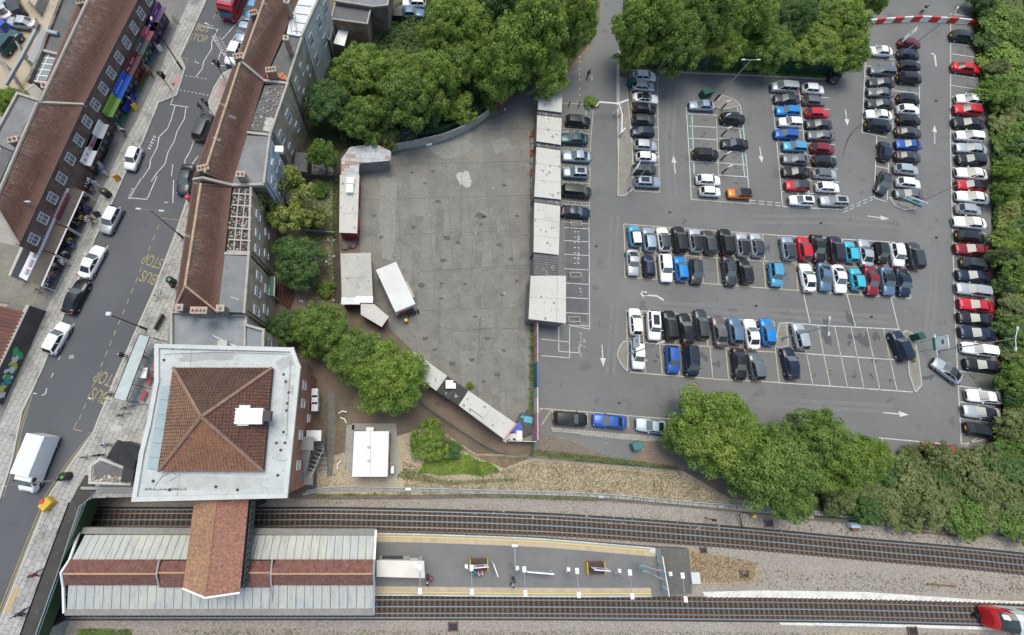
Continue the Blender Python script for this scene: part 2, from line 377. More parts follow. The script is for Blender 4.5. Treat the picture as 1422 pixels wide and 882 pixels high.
island_px([(1082,449),(1092,448),(1095,480),(1083,484),(1076,480)])
island_px([(1254,462),(1259,459),(1268,464),(1272,480),(1276,500),(1280,535),(1271,545),(1263,520),(1260,495)])
island_px([(860,108),(869,108),(878,200),(880,262),(868,272),(858,272),(859,200)])
island_px([(990,146),(1004,132),(1020,138),(1028,146),(1016,150),(1002,152)])
island_px([(1234,274),(1246,276),(1272,282),(1275,285),(1270,290),(1256,291),(1243,286)])
# tufts & kerb along the east edge
# markings (flat paint, children of the car park)
ZM = .052
cm = MB(); wm = MB(); cm2 = MB()
LW = .13
def lerp(a, c, t): return (a[0]+(c[0]-a[0])*t, a[1]+(c[1]-a[1])*t)
def poly_at(pts, t):
    n = len(pts)-1; f = min(max(t*n, 0), n-1e-6); i = int(f); return lerp(pts[i], pts[i+1], f-i)
def bays(bd, top, bot, xs_top, xs_bot, w=LW):
    for a, c in zip(xs_top, xs_bot): line(bd, [a, c], w, ZM)
# middle block
T_ = [(866.2,311.1),(1074.6,326.3),(1254,337.3)]; M_ = [(867.8,349),(1059.4,362.6),(1276.9,376.1)]; B_ = [(867.8,384.9),(1080,401.4),(1265,414.6)]
def yat(pts, x):
    for p, q in zip(pts, pts[1:]):
        if x <= q[0] or q is pts[-1]: return p[1]+(q[1]-p[1])*(x-p[0])/(q[0]-p[0])
for L_ in (T_, M_, B_): line(cm, L_[:2], LW, ZM); line(wm if L_ is T_ else cm, L_[1:], LW, ZM)
line(cm, [T_[0], M_[0], B_[0]], LW, ZM)
xs = [891.1,912.2,933.7,954.8,976.4,998.3,1019.7,1041.7,1063.6,1086.2,1108.4,1129.5,1151.6,1173.9,1195.5,1218.3,1241.4,1264.7]
for x in xs:
    line(cm if x < 1110 else wm, [(x-3.5, yat(M_, x-3.5)), (x, yat(B_, x))], LW, ZM)
    line(cm if x < 1110 else wm, [(x-4.6, yat(T_, x-4.6)), (x-1.5, yat(M_, x-1.5))], LW, ZM)
# lower block
T2 = [(870,431),(920,433),(1000,442),(1075,447)]; M2 = [(871,474),(925,478.5),(1005,482),(1013,485)]; B2 = [(875,517),(1000,527),(1080,531)]
line(cm, T2, LW, ZM); line(cm, M2, LW, ZM); line(cm, B2, LW, ZM); line(cm, [T2[0],(871,474)], LW, ZM)
for x in (893,914,937,961,982,1005,1027,1050):
    line(cm, [(x-1.5, yat(T2, x)), (x+1, yat(M2, x) if x < 1010 else 487)], LW, ZM)
for x in (897,920,944,968,990,1012,1035,1058): line(cm, [(x-4, yat(M2, x)), (x, yat(B2, x))], LW, ZM)
line(cm, [(1075,447),(1077,488),(1082,531)], LW, ZM); line(cm, [(1018,486),(1077,489)], LW, ZM)
T3 = [(1092,448),(1140,452),(1250,457.5)]; M3 = [(1092,489),(1145,493),(1247,500)]; B3 = [(1080,531.5),(1150,536),(1268,544.5)]
for L_ in (T3, M3, B3): line(wm, L_, LW, ZM)
for a, m_, c in [((1112,449),(1120,491),(1129,535)),((1136,452),(1144,493),(1153,536)),((1159,453),(1168,495),(1177,538)),((1182,455),(1191,497),(1200,540)),((1204,456),(1213,498),(1222,542)),((1227,457.5),(1236,499),(1246,543))]:
    line(cm, [a, m_, c], LW, ZM)
line(cm, [(1120,491),(1125,535)], .001, ZM)
for a, c in [((1115,404),(1125,449)),((1176,408),(1188,453)),((1237,412),(1248,457))]: line(wm, [a, c], LW, ZM)
# right-hand column
RL = [(1320.2,18.7),(1319.9,200),(1325,410),(1329,500),(1335,617)]; line(wm, RL, LW, ZM); line(wm, [(1320,18.7),(1348,24)], LW, ZM)
ys = [45,60,74.5,89,103.5,118.5,133.5,149,165,182,199,215.5,232.5,248,265.5,283,300,318,336.7,354.6,372.8,391,409.5,430.5,450.4,470.3,490,515,536,558,581,602]
for y in ys:
    x = yat([(p[1], p[0]) for p in RL], y); line(wm, [(x, y), (x+44+(y-100)*.012, y+6.5)], LW, ZM)
for a, c in [((1340,620),(1357,608)),((1357,631),(1377,612)),((1384,607),(1335,617))]: line(cm, [a, c], LW, ZM)
# top blocks
line(cm, [(876,100),(877,180),(881,265),(916,267)], LW, ZM); line(cm, [(913,105),(914,180),(916,267)], LW, ZM)
for y in (112,127,143,159,175,192,210,227,245): line(cm, [(877,y),(914,y+2)], LW, ZM)
line(wm, [(953,148),(957,215),(960,277)], LW, ZM); line(cm, [(960,277),(1042,283)], LW, ZM); line(wm, [(1028,146),(1033,185),(1042,283)], LW, ZM)
line(wm, [(961,160),(964,241)], LW, ZM); line(wm, [(1024,146),(1034,245)], LW, ZM)
for y in (158,175,192,208,224): line(wm, [(955+(y-150)*.05,y),(996,y+2)], LW, ZM)
for y in (176,192,209,226,243): line(wm, [(998,y),(1034+(y-176)*.07,y+3)], LW, ZM)
line(cm, [(995,165),(998,250)], LW, ZM); line(cm, [(960,259),(1000,262)], LW, ZM)
line(wm, [(1070,118),(1078,190),(1087,287)], LW, ZM); line(wm, [(1087,287),(1170,291)], LW, ZM); line(wm, [(1110,125),(1125,287)], LW, ZM)
for y in (131,147,163,179,196,213,230,248,266): line(wm, [(1070+(y-118)*.1,y),(1150+(y-118)*.12,y+5)], LW, ZM)
line(wm, [(1202,78),(1197,184),(1232,191)], LW, ZM); line(wm, [(1240,86),(1240,190)], LW, ZM); line(wm, [(1277,120),(1276,190)], LW, ZM)
for y in (78,91,106,121,136,151,167): line(wm, [(1202-(y-78)*.04,y),(1277,y+9)], LW, ZM)
line(wm, [(1217.5,188),(1214,275),(1231,280)], LW, ZM); line(wm, [(1216,231),(1233,234)], LW, ZM); line(wm, [(1234,227),(1232,278)], LW, ZM)
for dy in (0, 4):
    dashed(wm, (1042,278+dy), (1085,282+dy), .1, ZM, .9, .45); dashed(wm, (1171,291+dy), (1212,273+dy), .1, ZM, .9, .45)
# bays beside the sheds
line(cm, [(824,150),(820,200),(818,318)], .1, ZM); line(wm, [(818,318),(819,457),(785,451)], .1, ZM)
for y in (178,183,204,209,228,232,252,256,279,283,308): line(cm, [(781,y),(819,y+3)], .1, ZM)
for y in (180,206,230,254,281):
    for x in (781,791,801): line(cm, [(x,y+8),(x+9,y)], .09, ZM)
for y in (316,334,353,373,393,413,434,451): line(wm, [(783,y),(819,y+2)], .1, ZM)
line(wm, [(776,452),(776,488),(804,490),(804,480)], .1, ZM); line(wm, [(791,454),(791,497),(752,494)], .1, ZM); line(wm, [(752,471),(791,475)], .1, ZM)
line(cm, [(822,105),(822,112)], .12, ZM)
for y in (78,84,95,101,109,122,130): line(wm, [(805,y),(805,y+3)], .12, ZM)
line(cm, [(781,143),(813,145),(814,160)], .12, ZM)
# bottom row
line(cm, [(749,567),(840,574),(875,577.5),(942,583)], LW, ZM)
for a, c in [((767,568),(768,585)),((815,572),(816,588)),((872,577),(873,594)),((929,582),(930,597)),((766,569),(752,590)),((752,568),(748,574))]: line(cm, [a, c], LW, ZM)
line(wm, [(1220,608),(1316,617)], LW, ZM); line(wm, [(1225,609),(1227,618)], LW, ZM); line(wm, [(1284,613),(1288,628)], LW, ZM)
# arrows
def arrow(tail, head, bd=wm, w=.13, k=.42):
    a, c = P(*tail, ZM), P(*head, ZM); d = (c-a).normalized(); n = Vector((-d.y, d.x, 0)); L = (c-a).length
    s = c-d*min(1.4, L*.4); bd.quad([a-n*w*.6, s-n*w*.6, s+n*w*.6, a+n*w*.6]); bd.quad([s-n*k, c, s+n*k])
for t_, h_ in [((938,241),(935,216)),((1055,204),(1058,226)),((1174,152),(1177,175)),((1298,200),(1298,174)),((1302,495),(1298,463)),((836,479),(838,510)),((1286,248),(1286,248.1)),((1205,300),(1235,304)),((1226,573),(1262,576))]:
    if abs(t_[0]-h_[0])+abs(t_[1]-h_[1]) > 1: arrow(t_, h_)
line(wm, [(1300,92),(1298,76),(1293,74)], .3, ZM); line(wm, [(922,417),(912,411),(900,410),(892,407)], .25, ZM); arrow((900,409),(889,408), k=.6)
line(wm, [(897,405),(894,411)], .3, ZM)
cm.build('bay_markings', CREAM, car_park); wm.build('lane_markings', WHITE, car_park)
GP = rough_ground('green_bay_paint', (.11,.17,.14), (.14,.16,.15), big=.6)
b = MB()
for q in [[(955,157),(960,157),(963,205),(958,205)],[(959,225),(964,225),(966,241),(961,241)],[(1027,176),(1033,176),(1035,205),(1030,205)],[(1031,212),(1036,212),(1040,244),(1034,244)]]:
    b.quad([P(x, y, ZM-.004) for x, y in q])
b.build('charging_bay_paint', GP, car_park)
# skid marks and stains
SK = flat('tyre_mark', (.075,.076,.078), .8)
b = MB()
for cx0, cy0, r0, a0, a1 in ((1225,215,52,120,185),(1228,222,58,125,180)):
    line(b, [(cx0+r0*math.cos(R(a)), cy0-r0*math.sin(R(a))) for a in range(a0, a1, 6)], .12, ZM-.005)
for x, y, dx, dy in [(1180,445,6,14),(1188,470,12,6),(1200,480,9,16),(1215,470,5,12),(1218,500,10,4),(1150,460,10,20),(1290,525,9,5),(1065,345,4,9),(976,492,8,8),(995,505,6,4),(1012,337,5,9),(1180,305,3,2),(1082,312,2,2),(950,308,3,4)]:
    for k in range(3):
        c = P(x+random.uniform(-dx,dx)*.7, y+random.uniform(-dy,dy)*.7, 0); pts = []
        for j in range(12):
            t = j/12*2*math.pi; q = (.5+.7*random.random())*.35; pts.append((c.x+math.cos(t)*q*dx/6, c.y+math.sin(t)*q*dy/5, ZM-.006-.0004*k))
        b.quad(pts)
b.build('oil_stain', SK, car_park)
b = MB(); rs_ = random.Random(5)
def blob(x, y, sx, sy, zz):
    c = P(x, y, 0); b.quad([(c.x+math.cos(k/9*6.283)*sx*rs_.uniform(.5,1.2), c.y+math.sin(k/9*6.283)*sy*rs_.uniform(.5,1.2), zz) for k in range(9)])
for k_, (x0, y0, x1, y1, n) in enumerate(((878,368,1256,393,17),(878,330,1245,352,17),(882,455,1060,463,8),(886,495,1048,508,7),(1100,515,1240,525,6),(1118,470,1236,478,5),(1342,60,1352,600,30),(1262,60,1260,270,13),(1222,70,1222,175,7),(895,105,898,252,10),(1095,121,1106,278,10),(1132,123,1155,275,10),(975,146,985,266,7),(1018,160,1026,268,7),(800,168,800,440,14),(790,583,905,592,3))):
    for i in range(n):
        t_ = i/max(1,n-1)
        for _ in range(3): blob(x0+(x1-x0)*t_+rs_.uniform(-4,4), y0+(y1-y0)*t_+rs_.uniform(-6,6), rs_.uniform(.08,.4), rs_.uniform(.08,.35), ZM-.007+.0003*_)
for _ in range(420): blob(rs_.uniform(760,1320), rs_.uniform(110,600), rs_.uniform(.04,.16), rs_.uniform(.04,.16), ZM-.0075)
b.build('oil_stain', flat('drip_stain', (.068,.069,.068), .8), car_park)
for x, y in ((828,342),(930,295),(1140,310),(1300,330),(1300,140),(860,560),(1050,425),(1210,440)): sheet('drain_cover', [(x-2,y-1.6),(x+2,y-1.6),(x+2,y+1.6),(x-2,y+1.6)], .05, DARKM, .005)
b = MB()
for pts in ([(752,300),(770,330),(768,380),(775,440)],[(850,300),(846,360),(850,420),(843,520)],[(905,420),(990,424),(1090,431),(1240,440)],[(1286,300),(1292,400),(1284,470),(1292,560)],[(980,550),(1100,556),(1240,563)],[(1045,300),(1140,300),(1240,306)],[(930,120),(925,200),(930,280)]):
    for dx in (0, 9): line(b, [(x+dx*(abs(pts[0][0]-pts[-1][0]) < 60), y+dx*(abs(pts[0][0]-pts[-1][0]) >= 60)) for x, y in pts], .55, ZM-.0085+.0004*(dx>0))
b.build('wheel_track', rough_ground('wheel_track', (.15,.151,.149), (.165,.166,.163), (.13,.13,.13), big=.5, fine=12, speck=.25), car_park)
# white writing beside the sheds, worn until it cannot be read
b = MB()
for (x, y, n) in ((803,325,9),(803,352,6),(806,462,14),(811,470,5),(806,400,5)):
    for k in range(n):
        yy = y+k*2.6
        line(b, [(x+random.uniform(-2,1), yy), (x+random.uniform(0,2.5), yy+random.uniform(0,2))], .07, ZM)
for k in range(7):
    for j in range(2): line(b, [(797+j*5, 322+k*7.3), (799.5+j*5, 322+k*7.3)], .12, ZM)
b.build('worn_lettering', WHITE, car_park)
# cobbled edging beneath the bottom row: individual setts
cob = sheet('cobbled_edging', [(765,592),(860,602),(935,608),(935,615),(860,610),(766,600)], .09, flat('mortar', (.15,.14,.12), .9), .09)
SETT = island('sett_stone', [(.3,.29,.26),(.38,.37,.33),(.24,.23,.2)], fine=9)
cp_ = [P2(x, y, .1) for x, y in [(765,592),(860,602),(935,608),(935,615),(860,610),(766,600)]]
hb, _ = dirat(850, 604, -5)
for q in grid_pieces(cp_, hb, .42, .3, .04, stagger=.5):
    cx_ = sum(p[0] for p in q)/len(q); cy_ = sum(p[1] for p in q)/len(q)
    link('sett', MB().prism([(x-cx_, y-cy_) for x, y in q], 0, .03+.015*random.random(), bottom=False).mesh('sett', SETT), cob, (cx_, cy_, .09))
sheet('dirt_patch', [(750,602),(790,612),(860,640),(745,628)], .046, rough_ground('dirt_on_tarmac', (.17,.14,.11), (.13,.11,.09), (.08,.09,.04), big=.6), .005)
sheet('dirt_patch', [(893,612),(945,612),(950,652),(905,646),(878,640)], .049, rough_ground('dirt_brown', (.19,.15,.12), (.15,.12,.1), (.09,.09,.06), big=.6), .005)
sheet('kerb', [(872,96),(1040,103),(1160,109),(1160,111),(1040,105),(872,98)], .12, PALE, .12)
sheet('kerb', [(858,70),(861,70),(860,110),(868,272),(859,272),(856,112)], .14, PALE, .14)
# ================================================================== STREET
WK = [(296,-25),(286,0),(250,79),(257,94),(245,132),(220,142),(197,198),(175,237),(155,282),(132,330),(110,385),(90,433),(60,508),(43,545),(30,572),(16,640),(0,690),(-30,790),(-60,900),(-80,980)]
EK = [(370,-25),(358,0),(345,40),(329,92),(309,102),(298,120),(290,140),(293,165),(286,200),(270,247),(257,285),(240,335),(220,387),(215,400),(163,517),(129,601),(101,640),(69,687),(36,769),(0,862),(-20,910),(-40,980)]
WEDGE = [(-140,-25),(-400,300),(-300,980)]
br_y = 700
# street ground (made ground under the road), cut at the railway: a bridge deck carries it on
OUT_E = [(480,-25),(446,0),(425,60),(345,430),(405,486),(415,510),(400,687),(190,695),(121,694)]
base = [P2(x, y, ZS) for x, y in [(-260,-40),(395,-40),(345,150),(325,255),(300,430),(322,486),(380,500),(380,686),(121,692),(95,698),(-260,760)]]
b = MB(); b.prism(base, -.55, ZS-.12); b.build('street_ground', CONC, kind='structure')
b = MB(); b.prism([P2(x, y, ZS) for x, y in [(121,692),(49,882),(20,960),(-300,1000),(-260,760),(95,698)]], ZS-1.3, ZS-.12)
b.build('bridge_deck', flat('bridge_steel', (.04,.045,.045), .7), kind='structure')
b = MB(); b.prism([P2(x, y, ZS) for x, y in [(49,884),(20,960),(-300,1000),(-100,884)]], -.55, ZS-1.31); b.build('bridge_abutment', CONC, kind='structure')
road = sheet('road', WK+EK[::-1], ZS, ROAD, .12)
def strip(name, a, bb, z, m, th=.12, **k): return sheet(name, a+bb[::-1], z, m, th, **k)
SLAB = island('paving_slab', [(.27,.265,.25),(.34,.335,.315),(.3,.295,.28),(.37,.365,.345)], fine=7, speck=.25, dirt=(.17,.165,.155), big=.35)
JOINT = flat('paving_joint', (.1,.095,.09), .95)
def paved(name, px, ang, sx=.9, sy=.62, zz=ZS+.1, stag=.5):
    o = sheet(name, px, zz, JOINT, .2)
    poly = [P2(x, y, zz) for x, y in px]; b = MB()
    for q in grid_pieces(poly, ang, sx, sy, .035, stagger=stag):
        b.prism(q, zz, zz+.018+random.random()*.012, bottom=False)
    b.build('paving_slab', SLAB, o, kind='stuff'); return o
hs, _ = dirat(150, 420, 63, ZS)
# west pavement: dark tarmac by the shops, slabs along the kerb
WIN = [(250,-25),(243,0),(225,60),(210,100),(180,160),(160,195),(140,235),(118,300),(97,345),(75,395),(50,455),(20,540),(-5,600),(-60,760),(-110,980)]
SIN = [(275,-25),(262,0),(236,62),(222,100),(190,165),(166,212),(143,262),(123,305),(100,350),(80,395),(52,460),(22,535),(-5,600),(-60,760),(-110,980)]
strip('shop_forecourt', [(230,-25),(216,0),(180,55),(160,85),(130,165),(90,240),(60,300),(30,395),(0,440),(-60,560),(-60,600)], SIN[:14], ZS+.09, rough_ground('forecourt_tarmac', (.15,.148,.145), (.19,.185,.175), (.1,.098,.095), big=.3), .2)
paved('west_pavement', SIN+WK[::-1], hs)
EOUT = [(420,-25),(395,0),(372,60),(355,110),(335,160),(318,230),(305,290),(290,360),(282,430),(262,520),(235,600),(205,660),(187,690),(121,692),(95,698),(55,805),(27,882),(-5,980)]
paved('east_pavement', EOUT+EK[::-1], hs)
# kerbs
for pts, nm in ((WK, 'kerb'), (EK, 'kerb')):
    b = MB()
    for p, q in zip(pts, pts[1:]):
        a, c = P(*p, ZS+.13), P(*q, ZS+.13); d = (c-a).normalized(); n = Vector((-d.y, d.x, 0))*.09; b.prism([(a-n)[:2], (c-n)[:2], (c+n)[:2], (a+n)[:2]], ZS-.05, ZS+.135)
    b.build(nm, PALE, kind='structure')
# tactile and dropped-kerb patches
TAC = flat('pink_tactile', (.36,.24,.22), .9)
sheet('tactile_paving', [(246,103),(252,106),(243,124),(237,120)], ZS+.142, TAC, .02); sheet('tactile_paving', [(307,113),(315,108),(305,135),(298,135)], ZS+.142, TAC, .02)
sheet('tarmac_patch', [(21,815),(27,817),(14,850),(6,848)], ZS+.142, rough_ground('sand_tarmac', (.38,.28,.16), (.33,.26,.17)), .02)
sheet('paving_patch', [(155,590),(170,592),(168,600),(152,598)], ZS+.142, PALE, .02)
sheet('service_cover', [(97,493),(103,493),(102,498),(95,498)], ZS+.006, CONC, .006)
for x, y in ((241,117),(105,170)): sheet('service_cover', [(x-2,y-2),(x+2,y-2),(x+2,y+2),(x-2,y+2)], ZS+.146, flat('iron_cover', (.08,.08,.08), .7), .02)
# markings
z = ZS+.006
wm = MB(); ym = MB()
for l in ([(247,118),(237,145)],[(243,147),(238,165),(233,178),(221,190),(218,205),(209,222),(208,232),(198,247)],[(258,150),(256,165),(246,182),(242,196),(233,212),(229,228),(218,240),(210,252)],
          [(205,275),(218,245)],[(269,196),(264,210),(257,222),(256,240)],[(280,180),(272,195)],[(196,248),(180,275)],[(240,228),(238,245)],[(241,250),(240,282)],[(182,275),(205,277)],[(228,281),(233,281)],[(275,217),(266,229)],
          [(236,145),(262,149)],[(303,40),(294,58),(294,68),(283,85),(281,95),(272,107)],[(338,22),(308,55)],[(303,83),(308,68)],[(293,88),(312,92)],[(270,85),(276,88)],[(276,35),(302,41)],[(330,45),(318,62)],[(362,6),(350,28)]):
    line(wm, l, .12, z)
for k in range(9): line(wm, [(294+k*2.4, 50+k*3.1), (306+k*1.9, 52+k*3.1)], .1, z)
line(wm, [(294,50),(312,78)], .1, z)
for x0, y0, x1, y1 in ((258,105,288,110),(250,125,292,133)): dashed(wm, (x0,y0), (x1,y1), .12, z, .25, .35)
for p, q in (((150,341),(147,347)),((131,384),(128,390)),((103,449),(100,455)),((94,472),(91,478)),((84,494),(81,500)),((74,518),(71,524)),((112,425),(110,431))): line(wm, [p, q], .12, z)
line(wm, [(65,539),(63,547),(58,549)], .12, z); line(wm, [(46,546),(51,547)], .12, z)
for (x, y, n) in ((206,206,5),(178,275,4)):
    for k in range(n):
        line(wm, [(x+k*1.8, y-k*4), (x+3.5+k*1.8, y-k*4+1)], .14, z); line(wm, [(x+k*1.8, y-k*4), (x+k*1.8+.8, y-2-k*4)], .14, z)
wm.build('street_markings', WHITE, road)
for l in ([(286,2),(256,66)],[(284,2),(254,66)],[(268,47),(252,76)],[(250,79),(262,82)],[(223,303),(250,306)],[(250,306),(232,352),(214,400),(165,512),(131,600)],[(131,600),(121,602)],[(102,596),(114,599)],[(102,596),(107,585)],
          [(127,606),(98,640),(66,690),(33,770),(-3,862)],[(124,605),(95,640),(63,688),(30,769),(-6,860)],[(45,547),(30,598),(22,637),(4,690)],[(42,547),(27,598),(19,637),(1,690)],[(299,19),(296,26)]): line(ym, l, .1, z)
for k in range(19):
    t = k/19; p = lerp((221,312), (107,590), t); q = lerp((221,312), (107,590), t+.026); line(ym, [p, q], .12, z)
for k in range(3): line(ym, [(270-k*12, 88-k*0), (272-k*12, 82)], .1, z)
ym.build('bus_lane_markings', YELL, road)
def road_text(txt, x, y, up, size, sx=1.0, m=YELL, zz=None):
    zz = z if zz is None else zz
    h, _ = dirat(x, y, up, zz); me = tmesh(txt, size, m); c = P(x, y, zz)
    o = link('painted_words', me, road, (c.x, c.y, zz-origin(road).z), h-math.pi/2); o.scale = (sx, 1, 1); return o
road_text('STOP', 212, 362, -118, 2.3, .52); road_text('BUS', 207, 385, -118, 2.3, .58)
road_text('STOP', 147, 525, -118, 2.3, .52); road_text('BUS', 138, 549, -118, 2.3, .58)
road_text('BUS', 281, 39, 68, 2.0, .62); road_text('STOP', 275, 53, 68, 2.0, .62)
# ================================================================== RAILWAY
SLEEP = rough_ground('sleeper', (.115,.09,.072), (.085,.07,.058), (.17,.145,.12), big=1.2, fine=6)
RAILM = flat('rail_steel', (.3,.28,.27), .4, .7); RUST = flat('rust', (.16,.075,.04), .85); CRAIL = flat('conductor_rail', (.19,.24,.28), .5, .3)
def smooth_path(px, z, step=1.0):
    pts = [P(x, y, z) for x, y in px]; out = []
    for i in range(len(pts)-1):
        p0 = pts[max(i-1,0)]; p1 = pts[i]; p2 = pts[i+1]; p3 = pts[min(i+2,len(pts)-1)]; n = max(2, int((p2-p1).length/step))
        for k in range(n):
            t = k/n; out.append(.5*((2*p1)+(p2-p0)*t+(2*p0-5*p1+4*p2-p3)*t*t+(3*p1-p0-3*p2+p3)*t*t*t))
    out.append(pts[-1]); return out
def off(path, d):
    o = []
    for i, p in enumerate(path):
        t = (path[min(i+1,len(path)-1)]-path[max(i-1,0)]).normalized(); o.append(p+Vector((-t.y, t.x, 0))*d)
    return o
def ribbon(b, l, r, z, mi=0):
    for i in range(len(l)-1): b.quad([(r[i].x,r[i].y,z),(r[i+1].x,r[i+1].y,z),(l[i+1].x,l[i+1].y,z),(l[i].x,l[i].y,z)], mi)
def railbar(path, w, z0, z1, name, m, par):
    b = MB(); L = off(path, w/2); Rr = off(path, -w/2)
    for i in range(len(path)-1):
        a = len(b.v); v = []
        for q in (Rr[i], L[i], L[i+1], Rr[i+1]): v.append((q.x,q.y,z0))
        for q in (Rr[i], L[i], L[i+1], Rr[i+1]): v.append((q.x,q.y,z1))
        b.add(v, [(4,7,6,5),(0,4,5,1),(3,2,6,7),(0,3,7,4),(1,5,6,2)])
    return b.build(name, m, par)
smesh = MB().box((0,0,0), (.25,2.55,.14)).mesh('sleeper', SLEEP)
def track(px, side, x0, x1):
    path = smooth_path(px, ZR+.2, 1.5); b = MB(); z0 = ZR+.06
    hi_, lo_ = (1.55, -1.22) if side > 0 else (1.22, -1.55); ribbon(b, off(path, hi_), off(path, lo_), z0)
    for s0, s1 in ((.92,hi_-.03),(lo_+.03,-.92)): ribbon(b, off(path, s1), off(path, s0), ZR+.145)
    root = b.build('railway_track', BALD, kind='structure')
    for d in (.7525, -.7525):
        railbar(off(path, d), .1, ZR+.1, ZR+.2, 'rail', RAILM, root); 
        railbar(off(path, d), .17, ZR+.1, ZR+.15, 'rail_foot', RUST, root)
    railbar(path, .13, ZR+.12, ZR+.22, 'conductor_rail', CRAIL, root)
    railbar(off(path, side*1.22), .13, ZR+.12, ZR+.24, 'conductor_rail', CRAIL, root)
    acc = 0; a = P(x0, px[0][1], 0); n = 0
    for i in range(len(path)-1):
        p, q = path[i], path[i+1]; L = (q-p).length; ang = math.atan2(q.y-p.y, q.x-p.x)
        while acc < L:
            c = p+(q-p)*(acc/L)
            if x0 < c.x < x1: link('sleeper', smesh, root, (c.x+random.uniform(-.03,.03), c.y, z0+.03), ang+random.uniform(-.02,.02)); n += 1
            acc += .66
        acc -= L
    print('sleepers', n)
track([(-200,724),(60,722),(350,722),(500,722.3),(760,730),(1000,746.5),(1200,764.5),(1422,785),(1900,840)], 1, P(130,722).x, P(1440,790).x)
track([(-200,842),(60,842.5),(520,842.5),(760,842.9),(1000,845),(1180,847.2),(1350,851.5),(1500,857),(1900,878)], -1, P(70,842).x, P(1440,855).x)
# rusty lengths of rail left in the gravel, inspection pits, cable troughs
for a, c in (((1288,811),(1328,814.5)),((1248,735),(1355,748)),((960,871),(960,871))):
    if a == c: continue
    p, q = P(*a, -.3), P(*c, -.3); b = MB(); b.tube([p, q], .09, 5); b.build('spare_rail', RUST, label='rusty spare rail lying in the gravel '+('between the two tracks' if a[1] > 800 else 'below the bushes'), cat='rail')
for (x, y, wd, lb) in ((629,870,13,'nearest the platform, below the lower track'),(1266,876,13,'below the lower track near the train'),(976,764,9,'at the end of the platform'),(1067,727,12,'above the upper track by the trees'),(1033,797,12,'among the orange dry grass')):
    t = thing('inspection_pit', 'dark square drain pit '+lb, 'drain pit', P(x, y, -.42)); s = wd/11
    fb = MB()
    for dx, dy, sx_, sy_ in ((0,s/2,s+.14,.1),(0,-s/2,s+.14,.1),(s/2,0,.1,s-.1),(-s/2,0,.1,s-.1)): fb.box((t.location.x+dx*1.0, t.location.y+dy*.75, -.33), (sx_, sy_, .2))
    fb.build('pit_frame', flat('pit_brick', (.17,.1,.085), .9), t); MB().box((t.location.x, t.location.y, -.38), (s, s*.72, .08)).build('grating', DARKM, t)
tr_px = [(425,684),(440,681),(470,678),(560,679.5),(700,683),(830,687.5),(960,699),(1060,706),(1150,714),(1250,722),(1422,737),(1700,765)]
tr = thing('cable_trough', 'grey concrete cable trough running beside the upper track', 'cable trough', P(700, 683, 0))
path = smooth_path(tr_px, .1, 1.0); TM = rough_ground('trough_concrete', (.27,.28,.28), (.2,.2,.2), (.13,.13,.13), big=.8)
railbar(off(path, .18), .1, 0, .22, 'pipe', flat('grey_pipe', (.33,.36,.38), .5), tr); 
lid = MB().box((0,0,0), (.92,.34,.12)).mesh('trough_lid', TM); acc = 0; nl = 0
for i in range(len(path)-1):
    p, q = path[i], path[i+1]; L = (q-p).length; ang = math.atan2(q.y-p.y, q.x-p.x)
    while acc < L:
        c = p+(q-p)*(acc/L)
        if c.x < P(1430,737).x and nl < 280: link('trough_lid', lid, tr, Vector((c.x, c.y, .1+random.uniform(0,.02)))-tr.location+off(path,-.12)[i]-path[i], ang); nl += 1
        acc += 1.0
    acc -= L
for x, y in ((567,679),(834,690),(1000,703)):
    MB().box(P(x, y, .2), (.7,.3,.4)).build('trough_box', WPAINT if x == 567 else GALV, tr)
# ---------------------------------------------------------------- platform
ZP = .62
PN = [(40,735),(300,738),(523,740),(640,743),(760,748.3),(910,760.7),(957,763)]; PS = [(40,827),(522,827.3),(640,828.3),(760,829.3),(905,829.3),(961,825)]
plat = sheet('platform', PN+PS[::-1], ZP, rough_ground('platform_asphalt', (.15,.15,.15), (.175,.175,.172), (.125,.125,.125), big=.3, fine=14, speck=.2), ZP+.5)
def pstrip(path, d0, d1, m, nm, zz):
    b = MB(); ribbon(b, off(path, max(d0,d1)), off(path, min(d0,d1)), zz); return b.build(nm, m, plat, kind='structure')
pn = smooth_path(PN, ZP, 2); ps = smooth_path(PS[:-1], ZP, 2)
TAN = island('tan_coping', [(.42,.34,.22),(.46,.38,.26),(.36,.3,.21)], fine=10); YP = flat('yellow_line', (.62,.47,.1), .7)
for path, s in (([q for q in pn if q.x < P(911,760,ZP).x], -1), (ps, 1)):
    pstrip(path, s*.0, s*.14, WHITE, 'platform_edge_line', ZP+.012); pstrip(path, s*.14, s*.95, flat('coping_grey', (.3,.28,.25), .9), 'coping', ZP+.006)
    pstrip(path, s*.34, s*.46, YP, 'yellow_line', ZP+.014)
    b = MB(); acc = 0
    for i in range(len(path)-1):
        p, q = path[i], path[i+1]; d = (q-p); L = d.length; d /= L; n = Vector((-d.y, d.x, 0))*s; t = 0
        while t < L-.05:
            e = min(t+.9, L)-.03
            b.add([p+d*t+n*.52+Vector((0,0,.02)), p+d*e+n*.52+Vector((0,0,.02)), p+d*e+n*1.05+Vector((0,0,.02)), p+d*t+n*1.05+Vector((0,0,.02))], [(0,1,2,3) if s > 0 else (3,2,1,0)]); t += .9
    b.build('tactile_slab', TAN, plat, kind='stuff')
sheet('platform_end_gravel', [(917,762),(957,764),(961,824),(925,826)], ZP+.02, rough_ground('dark_gravel', (.11,.11,.1), (.09,.09,.08), (.15,.15,.12), big=.6, fine=6, speck=.4), .02)
sheet('warning_patch', [(902,762),(910,763),(910,768),(902,767)], ZP+.03, WHITE, .01)
